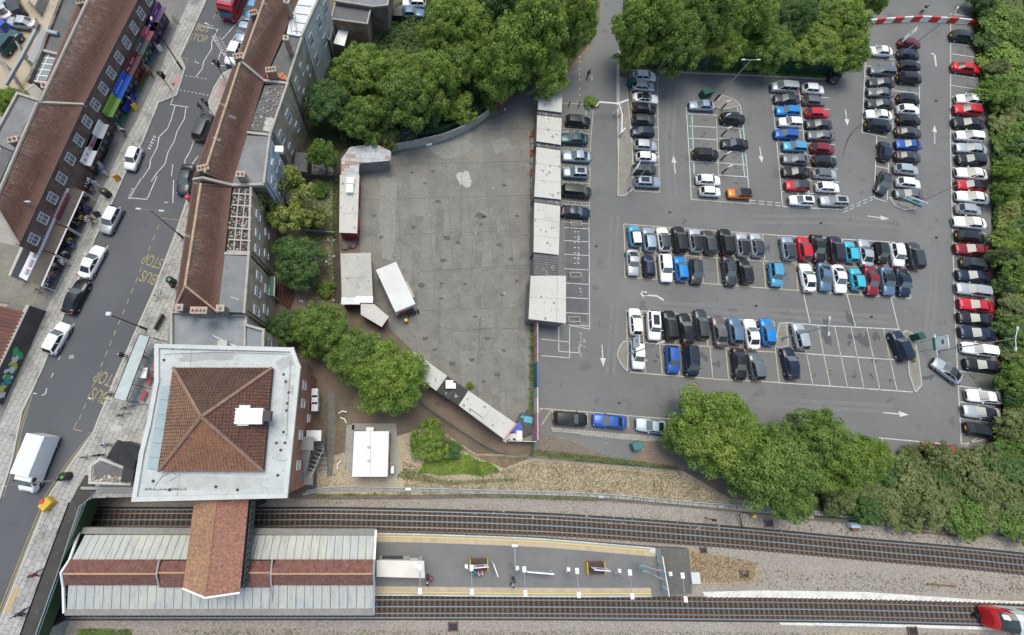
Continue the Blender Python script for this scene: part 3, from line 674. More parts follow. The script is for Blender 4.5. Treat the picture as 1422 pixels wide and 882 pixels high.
# ================================================================== BUILDINGS
ROOF1 = tiles_mat('roof_tiles_brown', (.135,.064,.045), (.09,.046,.035), (.4,.37,.32), (.48,.68))
ROOF2 = tiles_mat('roof_tiles_red', (.22,.095,.065), (.16,.07,.05), (.4,.3,.2), (.6,.8))
FELT = rough_ground('roof_felt', (.17,.175,.18), (.22,.225,.23), (.11,.11,.11), big=.5, fine=7, speck=.2)
FELTD = rough_ground('roof_felt_dark', (.105,.107,.11), (.14,.14,.14), (.07,.07,.07), big=.5, fine=5, speck=.35)
FELTW = rough_ground('roof_white_membrane', (.62,.65,.66), (.52,.56,.58), (.38,.4,.4), big=.35, fine=6, speck=.1)
BRK = brick_mat('brown_brick', (.17,.1,.075), (.12,.075,.06), (.2,.18,.16))
BRY = brick_mat('stock_brick', (.4,.33,.22), (.3,.25,.17), (.35,.32,.27), soot=(.2,.165,.12))
BRR = brick_mat('red_brick', (.42,.15,.085), (.33,.12,.07), (.3,.24,.19), soot=(.25,.1,.065))
PAINTB = rough_ground('blue_render', (.38,.44,.52), (.33,.39,.47), (.15,.16,.18), big=.5, fine=6, speck=.1)
PAINTG = rough_ground('grey_render', (.5,.5,.47), (.38,.37,.34), (.15,.14,.12), big=.6, fine=6, speck=.2)
COPE = rough_ground('coping_stone', (.36,.33,.29), (.27,.25,.22), (.14,.13,.11), big=.8, fine=8)
POT = flat('terracotta_pot', (.45,.22,.13), .8); LEADM = flat('lead_flashing', (.33,.35,.37), .6)
UPVC = flat('window_frame_white', (.62,.63,.63), .45); CURT = rough_ground('curtained_pane', (.2,.23,.24), (.1,.12,.13), big=2, fine=4, speck=0, rough=.15)
# unit window (1 wide along x, 1 high along z, outside towards -y): frame with a mullion and a transom
wb = MB()
for c, s in (((-.46,0,0),(.08,.14,1)),((.46,0,0),(.08,.14,1)),((0,0,.46),(.84,.14,.08)),((0,0,-.46),(.84,.18,.08)),((0,0,0),(.05,.1,.84))): wb.box(c, s)
wb.box((-.23,0,.12),(.41,.09,.045)); wb.box((.23,0,.12),(.41,.09,.045))
WFR = wb.mesh('window', UPVC); WPN = MB().box((0,.02,0),(.86,.04,.86)).mesh('pane', CURT); WPD = MB().box((0,.02,0),(.86,.04,.86)).mesh('pane', GLASS)
WFD = wb.mesh('window', flat('window_frame_dark', (.05,.055,.06), .5))
def window(par, a, b, u, zc, w_, h_, out=.05, fr=None, dark=False):
    """a window u metres along the wall from a to b; outside is to the right of a->b"""
    a = Vector(a[:2]); b = Vector(b[:2]); d = (b-a).normalized(); n = Vector((d.y, -d.x)); p = a+d*u+n*out; o = origin(par)
    wn = link('window', fr or WFR, par, (p.x-o.x, p.y-o.y, zc-o.z), math.atan2(d.y, d.x), scale=(w_, 1, h_)); link('pane', WPD if dark else WPN, wn); return wn
def chimney(par, x, y, z, h=1.6, lx=1.5, ly=.6, rz=0, pots=3, m=BRK):
    lx *= .78; h *= .85
    c = P(x, y, z+h); b = MB(); b.box((c.x, c.y, z+h/2-.6), (lx, ly, h+1.2), rz, 0); b.box((c.x, c.y, z+h), (lx+.16, ly+.16, .18), rz, 1)
    o = b.build('chimney', [m, COPE], par)
    for k in range(pots):
        d = (k-(pots-1)/2)*lx/pots; q = Vector((c.x+math.cos(rz)*d, c.y+math.sin(rz)*d, 0)); MB().tube([(q.x,q.y,z+h),(q.x,q.y,z+h+.42)], .15, 7).build('chimney_pot', POT, o)
    return o
def slope(b, e0, e1, r1, r0, mi=0, th=.16):
    """roof slope: eaves e0-e1, ridge r0-r1; uv metres along the eaves and up the slope"""
    e0, e1, r1, r0 = map(Vector, (e0, e1, r1, r0)); d = (e1-e0).normalized(); nrm = (e1-e0).cross(r0-e0).normalized()
    if nrm.z < 0: nrm = -nrm
    up = nrm.cross(d); up = up if up.z > 0 else -up
    uv = [((p-e0).dot(d), (p-e0).dot(up)) for p in (e0, e1, r1, r0)]
    dn_ = -nrm*th; v = [e0, e1, r1, r0]+[p+dn_ for p in (e0, e1, r1, r0)]
    b.add(v, [(0,1,2,3),(7,6,5,4),(0,4,5,1),(1,5,6,2),(2,6,7,3),(3,7,4,0)], mi, [uv, uv, [(0,0)]*4, [(0,0)]*4, [(0,0)]*4, [(0,0)]*4])
def ridge_line(par, pts, m, r=.16, nm='ridge_tiles'): MB().tube(pts, r, 6).build(nm, m, par)
RIDGEM = rough_ground('ridge_tile', (.42,.3,.2), (.33,.22,.15), (.25,.22,.15), big=1, fine=6)
def parapet(par, pts, z, h=.35, w_=.3, m=COPE, closed=False, nm='parapet'):
    """pts are world points"""
    b = MB(); ps_ = pts+[pts[0]] if closed else pts
    for a, c in zip(ps_, ps_[1:]):
        a, c = Vector(a[:2]), Vector(c[:2]); d = (c-a).normalized(); n = Vector((-d.y, d.x))*w_/2; e = d*w_/2*.98
        b.prism([a-n-e, c-n+e, c+n+e, a+n-e], z-.1, z+h+random.uniform(-.006,.006))
    return b.build(nm, m, par)
def flatroof(par, px, z, m, nm='flat_roof', th=.3):
    return MB().prism([P2(x, y, z) for x, y in px], z-th, z).build(nm, m, par)
def rubble(par, px, z, n, cols, s=.25, nm='rubble'):
    """loose pieces scattered over a patch"""
    poly = [P2(x, y, z) for x, y in px]; xs_ = [p[0] for p in poly]; ys_ = [p[1] for p in poly]; b = MB(); k = 0; g = 0
    while k < n and g < n*20:
        g += 1; x = random.uniform(min(xs_), max(xs_)); y = random.uniform(min(ys_), max(ys_))
        if inside((x, y), poly):
            r = random.uniform(.4, 1.2)*s; b.box((x, y, z+r*.3), (r*random.uniform(.7,2), r, r*.6), random.uniform(0, 3.1)); k += 1
    return b.build(nm, cols, par, kind='stuff')
def inside(p, poly):
    c = False; n = len(poly)
    for i in range(n):
        a, b = poly[i], poly[i-1]
        if (a[1] > p[1]) != (b[1] > p[1]) and p[0] < (b[0]-a[0])*(p[1]-a[1])/(b[1]-a[1])+a[0]: c = not c
    return c
RUB = island('rubble_mix', [(.3,.28,.25),(.12,.11,.1),(.35,.2,.13),(.5,.48,.45),(.2,.17,.13)])
ZE, ZI = 11.0, 13.6
# ---------------------------------------------------------------- the terrace between street and yard
def terrace(name, label, W_, E_, RG, hip_s=None, zi=ZI, roofm=ROOF1):
    """W_/E_: eaves points north to south, RG: ridge points north to south"""
    t = thing(name, label, 'terraced building', P(*RG[1], 0)); 
    w3 = [P(*p, ZE) for p in W_]; e3 = [P(*p, ZE) for p in E_]; r3 = [P(*p, zi) for p in RG]; b = MB()
    slope(b, w3[1], w3[0], r3[0], r3[1])
    if len(e3) > 2:
        slope(b, e3[0], e3[-1], r3[1], r3[0])
    else: slope(b, e3[0], e3[1], r3[1], r3[0])
    if hip_s: slope(b, e3[-1], w3[1], r3[1], r3[1]+Vector((.01,0,0)))
    b.build('roof', roofm, t); ridge_line(t, [r3[0], r3[1]], RIDGEM)
    if hip_s: ridge_line(t, [r3[1], w3[1]+Vector((0,0,.05))], RIDGEM, .12); ridge_line(t, [r3[1], e3[-1]+Vector((0,0,.05))], RIDGEM, .12)
    body = [w3[0][:2], w3[1][:2], e3[-1][:2], e3[0][:2]]
    cen = (Vector(w3[0][:2])+Vector(w3[1][:2])+Vector(e3[0][:2])+Vector(e3[-1][:2]))/4
    body = [tuple(Vector(p)+(cen-Vector(p)).normalized()*.35) for p in body]
    MB().prism(body, 0, ZE-.15).build('wall', BRK, t)
    if not hip_s:
        g = MB()
        for i in (0, 1):
            pass
    gb = MB()
    for i, sgn in ((0, 1), (1, -1)):
        if i == 1 and hip_s: continue
        a, c, r_ = w3[i], e3[0 if i == 0 else -1], r3[i]; d = (r3[1]-r3[0]).normalized()*.12*sgn
        MB().add([a+d, c+d, r_+d, a+d*3, c+d*3, r_+d*3], [(0,1,2),(5,4,3),(0,3,4,1),(1,4,5,2),(2,5,3,0)]).build('gable', BRK, t)
    return t
M1 = terrace('terraced_building', 'northern terrace house with brown tiled roof and white flat rear roof beside the street', [(366,-40),(330,80)], [(432,-40),(367,111)], [(383,-45),(337,83)])
M2 = terrace('terraced_building', 'middle terrace house with lichened brown roof and debris-strewn flat rear roof', [(322,95),(268,247)], [(367,112),(322,257)], [(333,88),(284,240)])
M3 = terrace('terraced_building', 'southern terrace house with hipped brown roof and burnt-out rear roof', [(268,250),(241,432)], [(322,258),(303,434)], [(279,255),(257,397)], True)
for t, L_ in ((M1, [(352,85)]),):
    pass
def rear(t, px, z, m, edge, wallm, wins, parap=True, shade=None):
    """flat rear block: px = roof outline, edge = the outer edge (north to south) whose facade drops to the ground"""
    flatroof(t, px, z, m)
    a, c = P(*edge[1], z), P(*edge[0], z)             # south to north so that the outside faces east
    body = [P2(x, y, z) for x, y in px]; cen = Vector((sum(p[0] for p in body)/len(body), sum(p[1] for p in body)/len(body)))
    MB().prism([tuple(Vector(p)+(cen-Vector(p)).normalized()*.3) for p in body], 0, z-.3).build('wall', BRK, t)
    b = MB(); b.wallq(a, c, 0, z, .28); b.build('facade', wallm, t)
    if parap: parapet(t, [Vector(a[:2])+Vector((-.1,0)), Vector(c[:2])+Vector((-.1,0))], z, .25, .28)
    L_ = (c-a).length
    for u, zc, w_, h_ in wins: window(t, a, c, u*L_, zc, w_, h_)
    MB().tube([(a.x+.12,a.y+.3,.3),(a.x+.12,a.y+.3,z-.3)], .06, 6).build('downpipe', BLK, t)
    return a, c
rear(M1, [(413,-20),(452,-20),(420,51),(398,47)], ZE, FELTW, [(452,-20),(420,51)], PAINTG, [(.2,8.6,1.2,1.9),(.55,8.6,1.2,1.9),(.85,8.6,1.2,1.9),(.2,5,1.2,1.7),(.6,5,1.3,1.8)])
rear(M1, [(397,50),(420,54),(401,113),(369,109)], ZE-.15, FELTD, [(420,54),(401,113)], BRY, [(.25,8.4,.9,1.9),(.6,8.4,.9,1.9),(.85,6,.9,1.6),(.4,5,1,1.7)])
rear(M2, [(368,119),(401,116),(377,186),(345,180)], ZE-.1, FELTD, [(401,116),(377,186)], BRY, [(.2,8.0,1.3,2.1),(.62,8.0,1.3,2.1),(.3,4.2,1.1,1.9),(.75,4.4,1.0,1.6)])
rear(M2, [(342,188),(376,190),(368,254),(322,257)], ZE, FELT, [(376,190),(368,254)], PAINTB, [(.25,8.2,1.2,1.8),(.6,8.4,1.2,1.8),(.85,6,1,1.6),(.3,4.6,1.1,1.8)])
rear(M3, [(324,258),(350,262),(347,351),(313,350)], ZE-.35, flat('charred_floor', (.05,.045,.04), .95), [(350,262),(347,351)], BRY, [(.15,8.3,1.1,1.6),(.4,8.3,1.1,1.6),(.7,8.3,1.1,1.6),(.25,4.6,1.1,1.7),(.6,4.6,1.1,1.7)])
rear(M3, [(312,354),(347,356),(341,434),(303,433)], ZE, rough_ground('roof_felt_slate', (.19,.205,.21), (.16,.175,.18), (.12,.13,.13), big=.4, fine=8, speck=.15), [(347,356),(341,434)], BRY, [(.15,7.6,1.2,1.9),(.5,7.6,1.2,1.9),(.8,7.6,1.1,1.8),(.3,4.2,1.2,1.8),(.7,4.2,1.2,1.8)])
rubble(M2, [(370,122),(398,119),(379,182),(349,178)], ZE-.1, 120, RUB, .17); rubble(M1, [(369,100),(398,104),(400,112),(370,109)], ZE-.15, 70, flat('broken_brick', (.4,.17,.09), .9), .25)
rubble(M3, [(324,260),(349,264),(346,349),(314,348)], ZE-.35, 230, RUB, .17)
flatroof(M2, [(369,163),(383,165),(377,184),(365,181)], ZE-.02, PALE, 'roof_sheet', .05)
b = MB()
for k in range(6): a, c = P(323-k*1.6, 268+k*16, ZE), P(350-k*.6, 270+k*16, ZE); b.prism([(a.x,a.y-.09),(c.x,c.y-.09),(c.x,c.y+.09),(a.x,a.y+.09)], ZE-.3, ZE-.06)
for xx in (332, 341): a, c = P(xx, 262, ZE), P(xx-8, 348, ZE); b.prism([(a.x-.06,a.y),(c.x-.06,c.y),(c.x+.06,c.y),(a.x+.06,a.y)], ZE-.3, ZE-.08)
b.build('joist', flat('weathered_timber', (.36,.35,.33), .9), M3)
b = MB()
for pts in ([(398,-20),(405,45)],[(406,-20),(412,47)],): a, c = P(*pts[0], ZE+.02), P(*pts[1], ZE+.02); b.tube([a, c], .06, 4)
for k in range(5):
    a, c = P(406-k*1.7+8, -5+k*12, ZE+.02), P(436-k*4, -3+k*12, ZE+.02); b.tube([a, c], .06, 4)
b.build('membrane_seam', FELT, M1)
for t, x, y, lx, rz, n_ in ((M1,331,78,1.6,.3,3),(M1,352,18,1.3,.3,3),(M1,398,2,.7,1.2,1),(M1,397,53,.8,0,1),(M2,376,97,1.6,.2,3),(M2,323,115,.0001,0,0),(M3,282,233,1.6,.25,3),(M3,334,242,1.3,0,2),(M3,249,427,.9,0,1),(M3,276,431,2.2,0,4),(M3,306,428,1.0,0,1)):
    if lx > .01: chimney(t, x, y, 12.4 if x < 300 or t is M1 else 11.3, 1.3, lx, .65, rz, n_, BRR if x > 330 else BRK)
# party-wall copings across the roofs, dishes and aerials
def coping_px(t, pts, w_=.35):
    ps_ = [P(x, y, z_)+Vector((0,0,.12)) for x, y, z_ in pts]; b = MB()
    for a, c in zip(ps_, ps_[1:]):
        d = (c-a); n = Vector((-d.y, d.x, 0)).normalized()*w_/2
        b.add([a-n, c-n, c+n, a+n, a-n-Vector((0,0,.5)), c-n-Vector((0,0,.5)), c+n-Vector((0,0,.5)), a+n-Vector((0,0,.5))], [(0,1,2,3),(4,0,3,7),(1,5,6,2),(4,5,1,0),(3,2,6,7)])
    b.build('party_wall_coping', COPE, t)
coping_px(M1, [(325,92,ZE),(336,86,ZI),(367,112,ZE),(400,116,ZE)]); coping_px(M2, [(268,249,ZE),(282,247,ZI),(323,257,ZE),(367,256,ZE)]); coping_px(M2, [(343,184,ZE),(377,188,ZE)]); coping_px(M3, [(312,352,ZE),(347,353,ZE)])
def aerial(t, x, y, z, h=1.8):
    p = P(x, y, z); b = MB(); b.tube([p, p+Vector((0,0,h))], .025, 4); b.tube([p+Vector((-.5,.2,h-.1)), p+Vector((.5,-.2,h-.1))], .02, 4)
    for k in range(5): q = p+Vector((-.4+k*.2, .16-k*.08, h-.1)); b.tube([q+Vector((-.08,-.22,0)), q+Vector((.08,.22,0))], .015, 3)
    b.build('aerial', GALV, t)
for t, x, y, z_ in ((M1,342,60,ZI),(M2,316,158,ZI),(M2,309,205,ZI),(M2,330,175,12),(M3,268,335,ZI),(M3,334,420,ZE),(M1,372,20,12.5)): aerial(t, x, y, z_)
def dish(t, x, y, z):
    p = P(x, y, z); b = MB(); vs = [p]; n = 12
    for r_, h_ in ((.16,.01),(.32,.07)):
        for k in range(n): a = k/n*6.283; vs.append(p+Vector((math.cos(a)*r_, math.sin(a)*r_*.9, h_+math.sin(a)*r_*.5)))
    b.add(vs, [(0,1+k,1+(k+1)%n) for k in range(n)]+[(1+k,1+n+k,1+n+(k+1)%n,1+(k+1)%n) for k in range(n)]); b.tube([p, p+Vector((0,-.1,-.5))], .03, 4); b.build('satellite_dish', LEADM, t)
for t, x, y, z_ in ((M1,340,90,12.4),(M2,320,157,12.2),(M3,268,344,12.3),(M2,342,180,ZE)): dish(t, x, y, z_)
for x, y in ((388,208),(373,226),(345,370)): 
    MB().box(P(x, y, 9.6), (1.1,.9,.5)).build('extract_hood', WPAINT, M2 if y < 300 else M3)
# parapet block south of M3
M4 = thing('flat_roofed_building', 'grey flat-roofed block with parapet next to the station roof', 'building', P(290, 460, 0))
poly4 = [(240,434),(343,439),(343,452),(367,459),(366,486),(345,484),(240,482)]
flatroof(M4, poly4, 9.6, rough_ground('roof_asphalt_patchy', (.2,.22,.24), (.27,.28,.29), (.14,.15,.16), big=.3, fine=6, speck=.15)); parapet(M4, [P2(x, y, 9.6) for x, y in poly4], 9.6, .4, .3, COPE, True)
MB().prism([P2(x, y, 9.6) for x, y in poly4], 0, 9.3).build('wall', BRY, M4)
parapet(M4, [P2(341,447,9.6), P2(341,481,9.6)], 9.6, .35, .25)
MB().box(P(310,478,10), (1.1,.8,.6)).build('vent_box', PALE, M4); MB().tube([P(296,466,9.65),P(320,478,9.65),P(346,487,9.65)], .05, 5).build('cable', WPAINT, M4)
MB().prism([P2(x, y, 9.3) for x, y in [(236,434),(242,434),(241,482),(232,482)]], 8.6, 9.3).build('fascia', flat('slate_blue_cladding', (.12,.17,.22), .6), M4)
a, c = P(366,486,9.3), P(367,459,9.3); window(M4, a, c, 1.2, 7.4, 1.1, 1.4)
a, c = P(366,486,9.6), P(367,459,9.6); 
# backyard odds: stair, sheds, green awning
st = thing('fire_escape', 'dark weathered wooden stair behind the blue rendered house', 'staircase', P(405, 240, 0))
for k in range(12): MB().box((P(404,248,3).x+.1*k*0, P(404,248,3).y+k*.28-1.5, .6+k*.33), (1.1,.28,.06)).build('tread', flat('old_timber', (.1,.085,.07), .9), st)
for s in (-.6,.6):
    q = P(404,248,3); MB().tube([(q.x+s, q.y-1.6, 1.4), (q.x+s, q.y+1.8, 5.4)], .05, 4).build('handrail', MATS['old_timber'], st)
gb = thing('outbuilding', 'small dark brick outbuilding below the fire escape stair', 'outbuilding', P(424, 240, 0))
MB().prism([P2(x, y, 3) for x, y in [(412,212),(428,214),(425,238),(408,236)]], 0, 3).build('wall', BRK, gb); MB().prism([P2(x, y, 3.1) for x, y in [(411,211),(429,213),(426,239),(407,237)]], 3, 3.12).build('flat_roof', FELTD, gb)
rub = thing('rubbish_pile', 'heap of mixed rubbish and planks behind the terrace gardens', 'rubbish', P(447, 238, 0)); rubble(rub, [(430,225),(462,225),(462,248),(430,246)], .02, 260, island('rubbish_mix', [(.35,.3,.25),(.1,.1,.12),(.4,.4,.42),(.25,.12,.08),(.2,.28,.35)]), .35, 'litter')
aw = thing('awning', 'small green sheet canopy with white edge on the stock brick rear wall', 'awning', P(372, 395, 0)); q = [P(368,384,3.3), P(381,384,2.9), P(380,411,2.9), P(366,411,3.3)]
MB().add(q+[p-Vector((0,0,.08)) for p in q], [(0,3,2,1),(4,5,6,7),(0,1,5,4),(1,2,6,5),(2,3,7,6),(3,0,4,7)]).build('canopy_sheet', flat('green_sheet', (.02,.13,.08), .6), aw)
MB().tube([P(381.5,384,2.95), P(380.5,411,2.95)], .07, 5).build('canopy_edge', WPAINT, aw)
for y in (385, 410):
    p = P(380, y, 2.9); MB().tube([(p.x,p.y,0), (p.x,p.y,2.8)], .05, 5).build('canopy_post', WPAINT, aw)
dk = thing('timber_deck', 'red-brown timber deck frame beside the green canopy', 'deck', P(392, 410, 0)); b = MB()
for k in range(9): a, c = P(383+k*3.2, 386+k*2.6, .5), P(383+k*2.2, 416+k*1.6, .5); b.prism([(a.x-.06,a.y),(a.x+.06,a.y),(c.x+.06,c.y),(c.x-.06,c.y)], .2, .5)
b.build('joist', flat('red_timber', (.13,.05,.035), .8), dk)
sheet('garden_path', [(408,405),(425,405),(424,440),(408,440)], .02, rough_ground('brick_path', (.16,.12,.11), (.2,.15,.13), big=1), .02)
sheet('garden_ground', [(432,300),(470,300),(470,400),(430,420),(420,380)], .016, rough_ground('garden_soil', (.15,.12,.09), (.1,.085,.065), (.2,.19,.17), big=.5, fine=5), .016)
sheet('garden_ground', [(425,250),(470,252),(470,300),(425,300)], .016, rough_ground('garden_pale', (.27,.25,.21), (.2,.18,.14), (.1,.13,.05), big=.5, fine=5), .016)
# dark ditch path between gardens and the sheds
sheet('ditch', [(462,205),(473,205),(471,330),(474,420),(464,425),(462,330)], .02, rough_ground('ditch_soil', (.05,.042,.034), (.07,.06,.05), big=.6, fine=5), .02)
def fencewall(name, label, cat, px, h, m, z0=0, w_=.12, post=None, step=2.0, piece='panel', cap=None, jit=0.0):
    """a run of separate panels between posts"""
    t = thing(name, label, cat, P(*px[0], z0)); path = smooth_path(px, z0, step) if len(px) > 2 else None
    if path is None:
        a, c = P(*px[0], z0), P(*px[1], z0); n = max(1, round((c-a).length/step)); path = [a+(c-a)*k/n for k in range(n+1)]
    for k, (a, c) in enumerate(zip(path, path[1:])):
        d = (c-a); L = d.length; d.normalize(); mm = m[k % len(m)] if isinstance(m, list) else m; mid = (a+c)/2; ob = MB().box((0,0,h/2), (L-.06, w_, h)).mesh(piece, mm)
        link(piece, ob, t, Vector((mid.x, mid.y, z0))-t.location, math.atan2(d.y, d.x)+random.uniform(-jit, jit))
        if post: link('post', MB().box((0,0,(h+.1)/2), (.14,.16,h+.1)).mesh('post', post), t, a-t.location, math.atan2(d.y, d.x))
    return t
fencewall('garden_wall', 'low brick wall crossing the gardens by the rubbish heap', 'wall', [(428,247),(464,250)], 1.2, BRK); fencewall('garden_wall', 'crumbling pale garden wall south of the sprawling tree', 'wall', [(425,322),(466,326)], .9, CONC)
# rear block at the top right of the terrace
rb = thing('rear_workshop', 'brick workshop with black felt roofs at the back of the terrace', 'workshop', P(500, 10, 0)); zz = 5
for px_, z_, m in (([(466,4),(516,8),(510,34),(460,27)], 5.0, FELTD), ([(470,-25),(545,-25),(538,8),(518,10),(466,2)], 5.6, FELT), ([(454,22),(464,24),(458,56),(450,50)], 4.4, FELTD)):
    flatroof(rb, px_, z_, m); MB().prism([P2(x, y, z_) for x, y in px_], 0, z_-.3).build('wall', BRR if z_ == 5.0 else BRK, rb); parapet(rb, [P2(x, y, z_) for x, y in px_], z_, .2, .22, COPE, True)
wr = thing('lean_to', 'white corrugated lean-to roof beside the brick workshop', 'lean-to', P(475, 50, 0)); q = [P(470,41,3.4), P(484,43,3.2), P(478,64,2.8), P(463,60,3.0)]
MB().add(q+[p-Vector((0,0,.06)) for p in q], [(3,2,1,0),(4,5,6,7),(0,1,5,4),(1,2,6,5),(2,3,7,6),(3,0,4,7)]).build('roof_sheet', WPAINT, wr); MB().prism([p[:2] for p in q], 0, 2.7).build('wall', BRK, wr)
sheet('yard_concrete_north', [(452,60),(480,66),(480,110),(455,110),(440,90)], .02, PALE, .02)
sheet('earth_yard', [(520,-20),(600,-20),(600,60),(520,60)], .016, rough_ground('earth', (.25,.2,.165), (.2,.16,.13), (.3,.27,.24), big=.5, fine=5), .016)
sk_ = thing('skip', 'dark grey open bin box parked beside the old blue car', 'skip', P(550, 20, 0)); MB().box(P(552,21,.7), (1.6,1.7,1.3)).build('container', DARKM, sk_)
# ---------------------------------------------------------------- west terrace with the shops
W1 = thing('terraced_building', 'long brown-roofed shop terrace west of the street, north half', 'terraced building', P(100, 90, ZS))
W2 = thing('terraced_building', 'brown-roofed shop terrace west of the street, south half with hipped end', 'terraced building', P(40, 240, ZS))
def wter(t, R0, R1, E0, E1, hip=None):
    r0, r1, e0, e1 = P(*R0, ZI), P(*R1, ZI), P(*E0, ZE), P(*E1, ZE); b = MB(); slope(b, e0, e1, r1, r0)
    w0 = r0*2-e0; w1 = r1*2-e1; w0.z = w1.z = ZE; slope(b, w1, w0, r0, r1); b.build('roof', ROOF1, t)
    ridge_line(t, [r0, r1], COPE, .2); return r0, r1, e0, e1, w0, w1
r0, r1, e0, e1, w0, w1 = wter(W1, (140,-38), (56,141), (204,-25), (117,145)); rW2 = wter(W2, (52,143), (-8,282), (117,145), (27,340))
b = MB(); slope(b, rW2[3], rW2[5], rW2[1], rW2[1]+Vector((.01,0,0))); b.build('roof', ROOF2, W2); ridge_line(W2, [rW2[1], rW2[3]+Vector((0,0,.06))], COPE, .15)
coping_px(W1, [(55,142,ZI),(117,145,ZE)], .3)
FE = []
for t, (q0, q1), (a0, a1) in ((W1, (e0, e1), (w0, w1)), (W2, (rW2[2], rW2[3]), (rW2[4], rW2[5]))):
    d = (q1-q0).normalized(); n = Vector((-d.y, d.x, 0)); n = n if n.x > 0 else -n
    a, c = q1-n*.35, q0-n*.35; b = MB(); b.wallq(a, c, ZS, ZE-.1, .28); b.build('facade', BRK, t)
    MB().prism([p[:2] for p in (a-n*.3, c-n*.3, a0, a1)], 0, ZE-.2).build('wall', BRK, t); MB().tube([q0+Vector((0,0,-.08)), q1+Vector((0,0,-.08))], .09, 5).build('gutter', BLK, t)
    FE.append((a, c, n))
    L_ = (c-a).length; nwin = int(L_/2.7)
    for k in range(nwin): window(t, a, c, (k+.5)*L_/nwin, 9.3, 1.25, 1.5)
# shop fronts: fascia, glazed front and door to each unit; at z=ZS
def face_t(x, y, i, z=ZS): 
    a, c, n = FE[i]; p = P(x, y, z); d = (c-a).normalized(); return (p-a).dot(d)
SHOPS = [  # terrace, centre px (at pavement level), width m, fascia colour, stripe colour, front colour, awning
 (0, (232,25), 5.0, (.11,.03,.17), (.5,.4,.6), (.1,.03,.14), None), (0, (214,62), 3.6, (.38,.06,.09), (.6,.6,.6), (.08,.08,.08), None), (0, (202,84), 3.0, (.06,.06,.07), (.5,.5,.5), (.03,.15,.2), None),
 (0, (190,108), 3.8, (.12,.012,.02), (.6,.5,.5), (.35,.02,.03), None), (0, (178,137), 4.2, (.01,.09,.42), (.5,.6,.8), (.01,.03,.25), 'blue'), (0, (165,165), 3.4, (.16,.33,.04), (.45,.3,.08), (.02,.2,.1), None),
 (1, (153,190), 4.6, (.6,.62,.62), (.45,.02,.05), (.05,.06,.07), None), (1, (138,225), 4.6, (.6,.62,.62), (.45,.02,.05), (.03,.035,.04), 'white')]
def shop(i, cpx, w_, fc, sc_, fr, awn, idx):
    a, c, n = FE[i]; d = (c-a).normalized(); u = face_t(*cpx, i); par = (W1, W2)[i]; o = origin(par); hz = math.atan2(d.y, d.x)
    L_ = (c-a).length; u = min(max(u, w_/2), L_-w_/2); p = a+d*u
    def bx(nm, du, dn_, z, s, m, par_=par): 
        q = p+d*du+n*dn_; return link(nm, MB().box((0,0,0), s).mesh(nm, m), par_, Vector((q.x, q.y, z))-origin(par_), hz)
    f = bx('shop_fascia', 0, .35, ZS+3.15, (w_-.1,.25,.85), flat('fascia%d' % idx, fc, .5))
    SL = flat('lettering%d' % idx, sc_, .5); lb = MB()
    for k in range(int(w_*1.6)):
        if random.random() < .85: lb.box((-w_*.35+k*.42, -.14, random.uniform(-.05,.05)), (.2,.02,.3))
    link('sign_lettering', lb.mesh('sign_lettering', SL), f, (0,0,0), kind='stuff')
    s = bx('shop_front', 0, .2, ZS+1.35, (w_-.15,.2,2.7), flat('shopfront%d' % idx, fr, .5))
    for k in range(3): link('shop_window', MB().box((-w_/3+k*w_/3.1, -.11, .1), (w_/3.6,.03,2.0)).mesh('shop_window', GLASS), s, (0,0,0))
    for k in range(4): link('window_poster', MB().box((-w_*.38+k*w_/4.2+random.uniform(-.1,.1), -.13, random.uniform(-.6,.2)), (.5,.02,.5)).mesh('window_poster', island('poster', [(.3,.3,.28),(.05,.05,.05),(.12,.3,.05),(.05,.12,.3),(.1,.1,.1),(.35,.05,.06)])), s, (0,0,0))
    bx('shop_canopy', 0, .75, ZS+2.72, (w_-.2,.9,.1), flat('canopy%d' % idx, fc if awn else tuple(x*.6+.05 for x in fc), .6))
for k, sdat in enumerate(SHOPS): shop(*sdat, k)
# astroturf and pavement seating by the shops
GT = rough_ground('astroturf', (.05,.13,.03), (.07,.16,.04), big=1, fine=12)
sheet('astroturf', [(207,102),(201,100),(187,126),(194,129)], ZS+.16, GT, .03); sheet('astroturf', [(188,136),(183,134),(170,160),(177,163)], ZS+.16, GT, .03)
# blue shop surround
bs = thing('shop_stall', 'blue timber frame stall with open sides on green turf in front of a shop', 'stall', P(180, 145, ZS)); b = MB()
q = [P(171,127,ZS), P(189,138,ZS), P(176,160,ZS), P(157,150,ZS)]
for a, c in zip(q, q[1:]+q[:1]): 
    d = c-a; b.prism([p[:2] for p in (a, c, c+Vector((.12,.1,0)), a+Vector((.12,.1,0)))], ZS+.12, ZS+1.3)
b.build('side_board', flat('royal_blue', (.01,.04,.3), .5), bs)
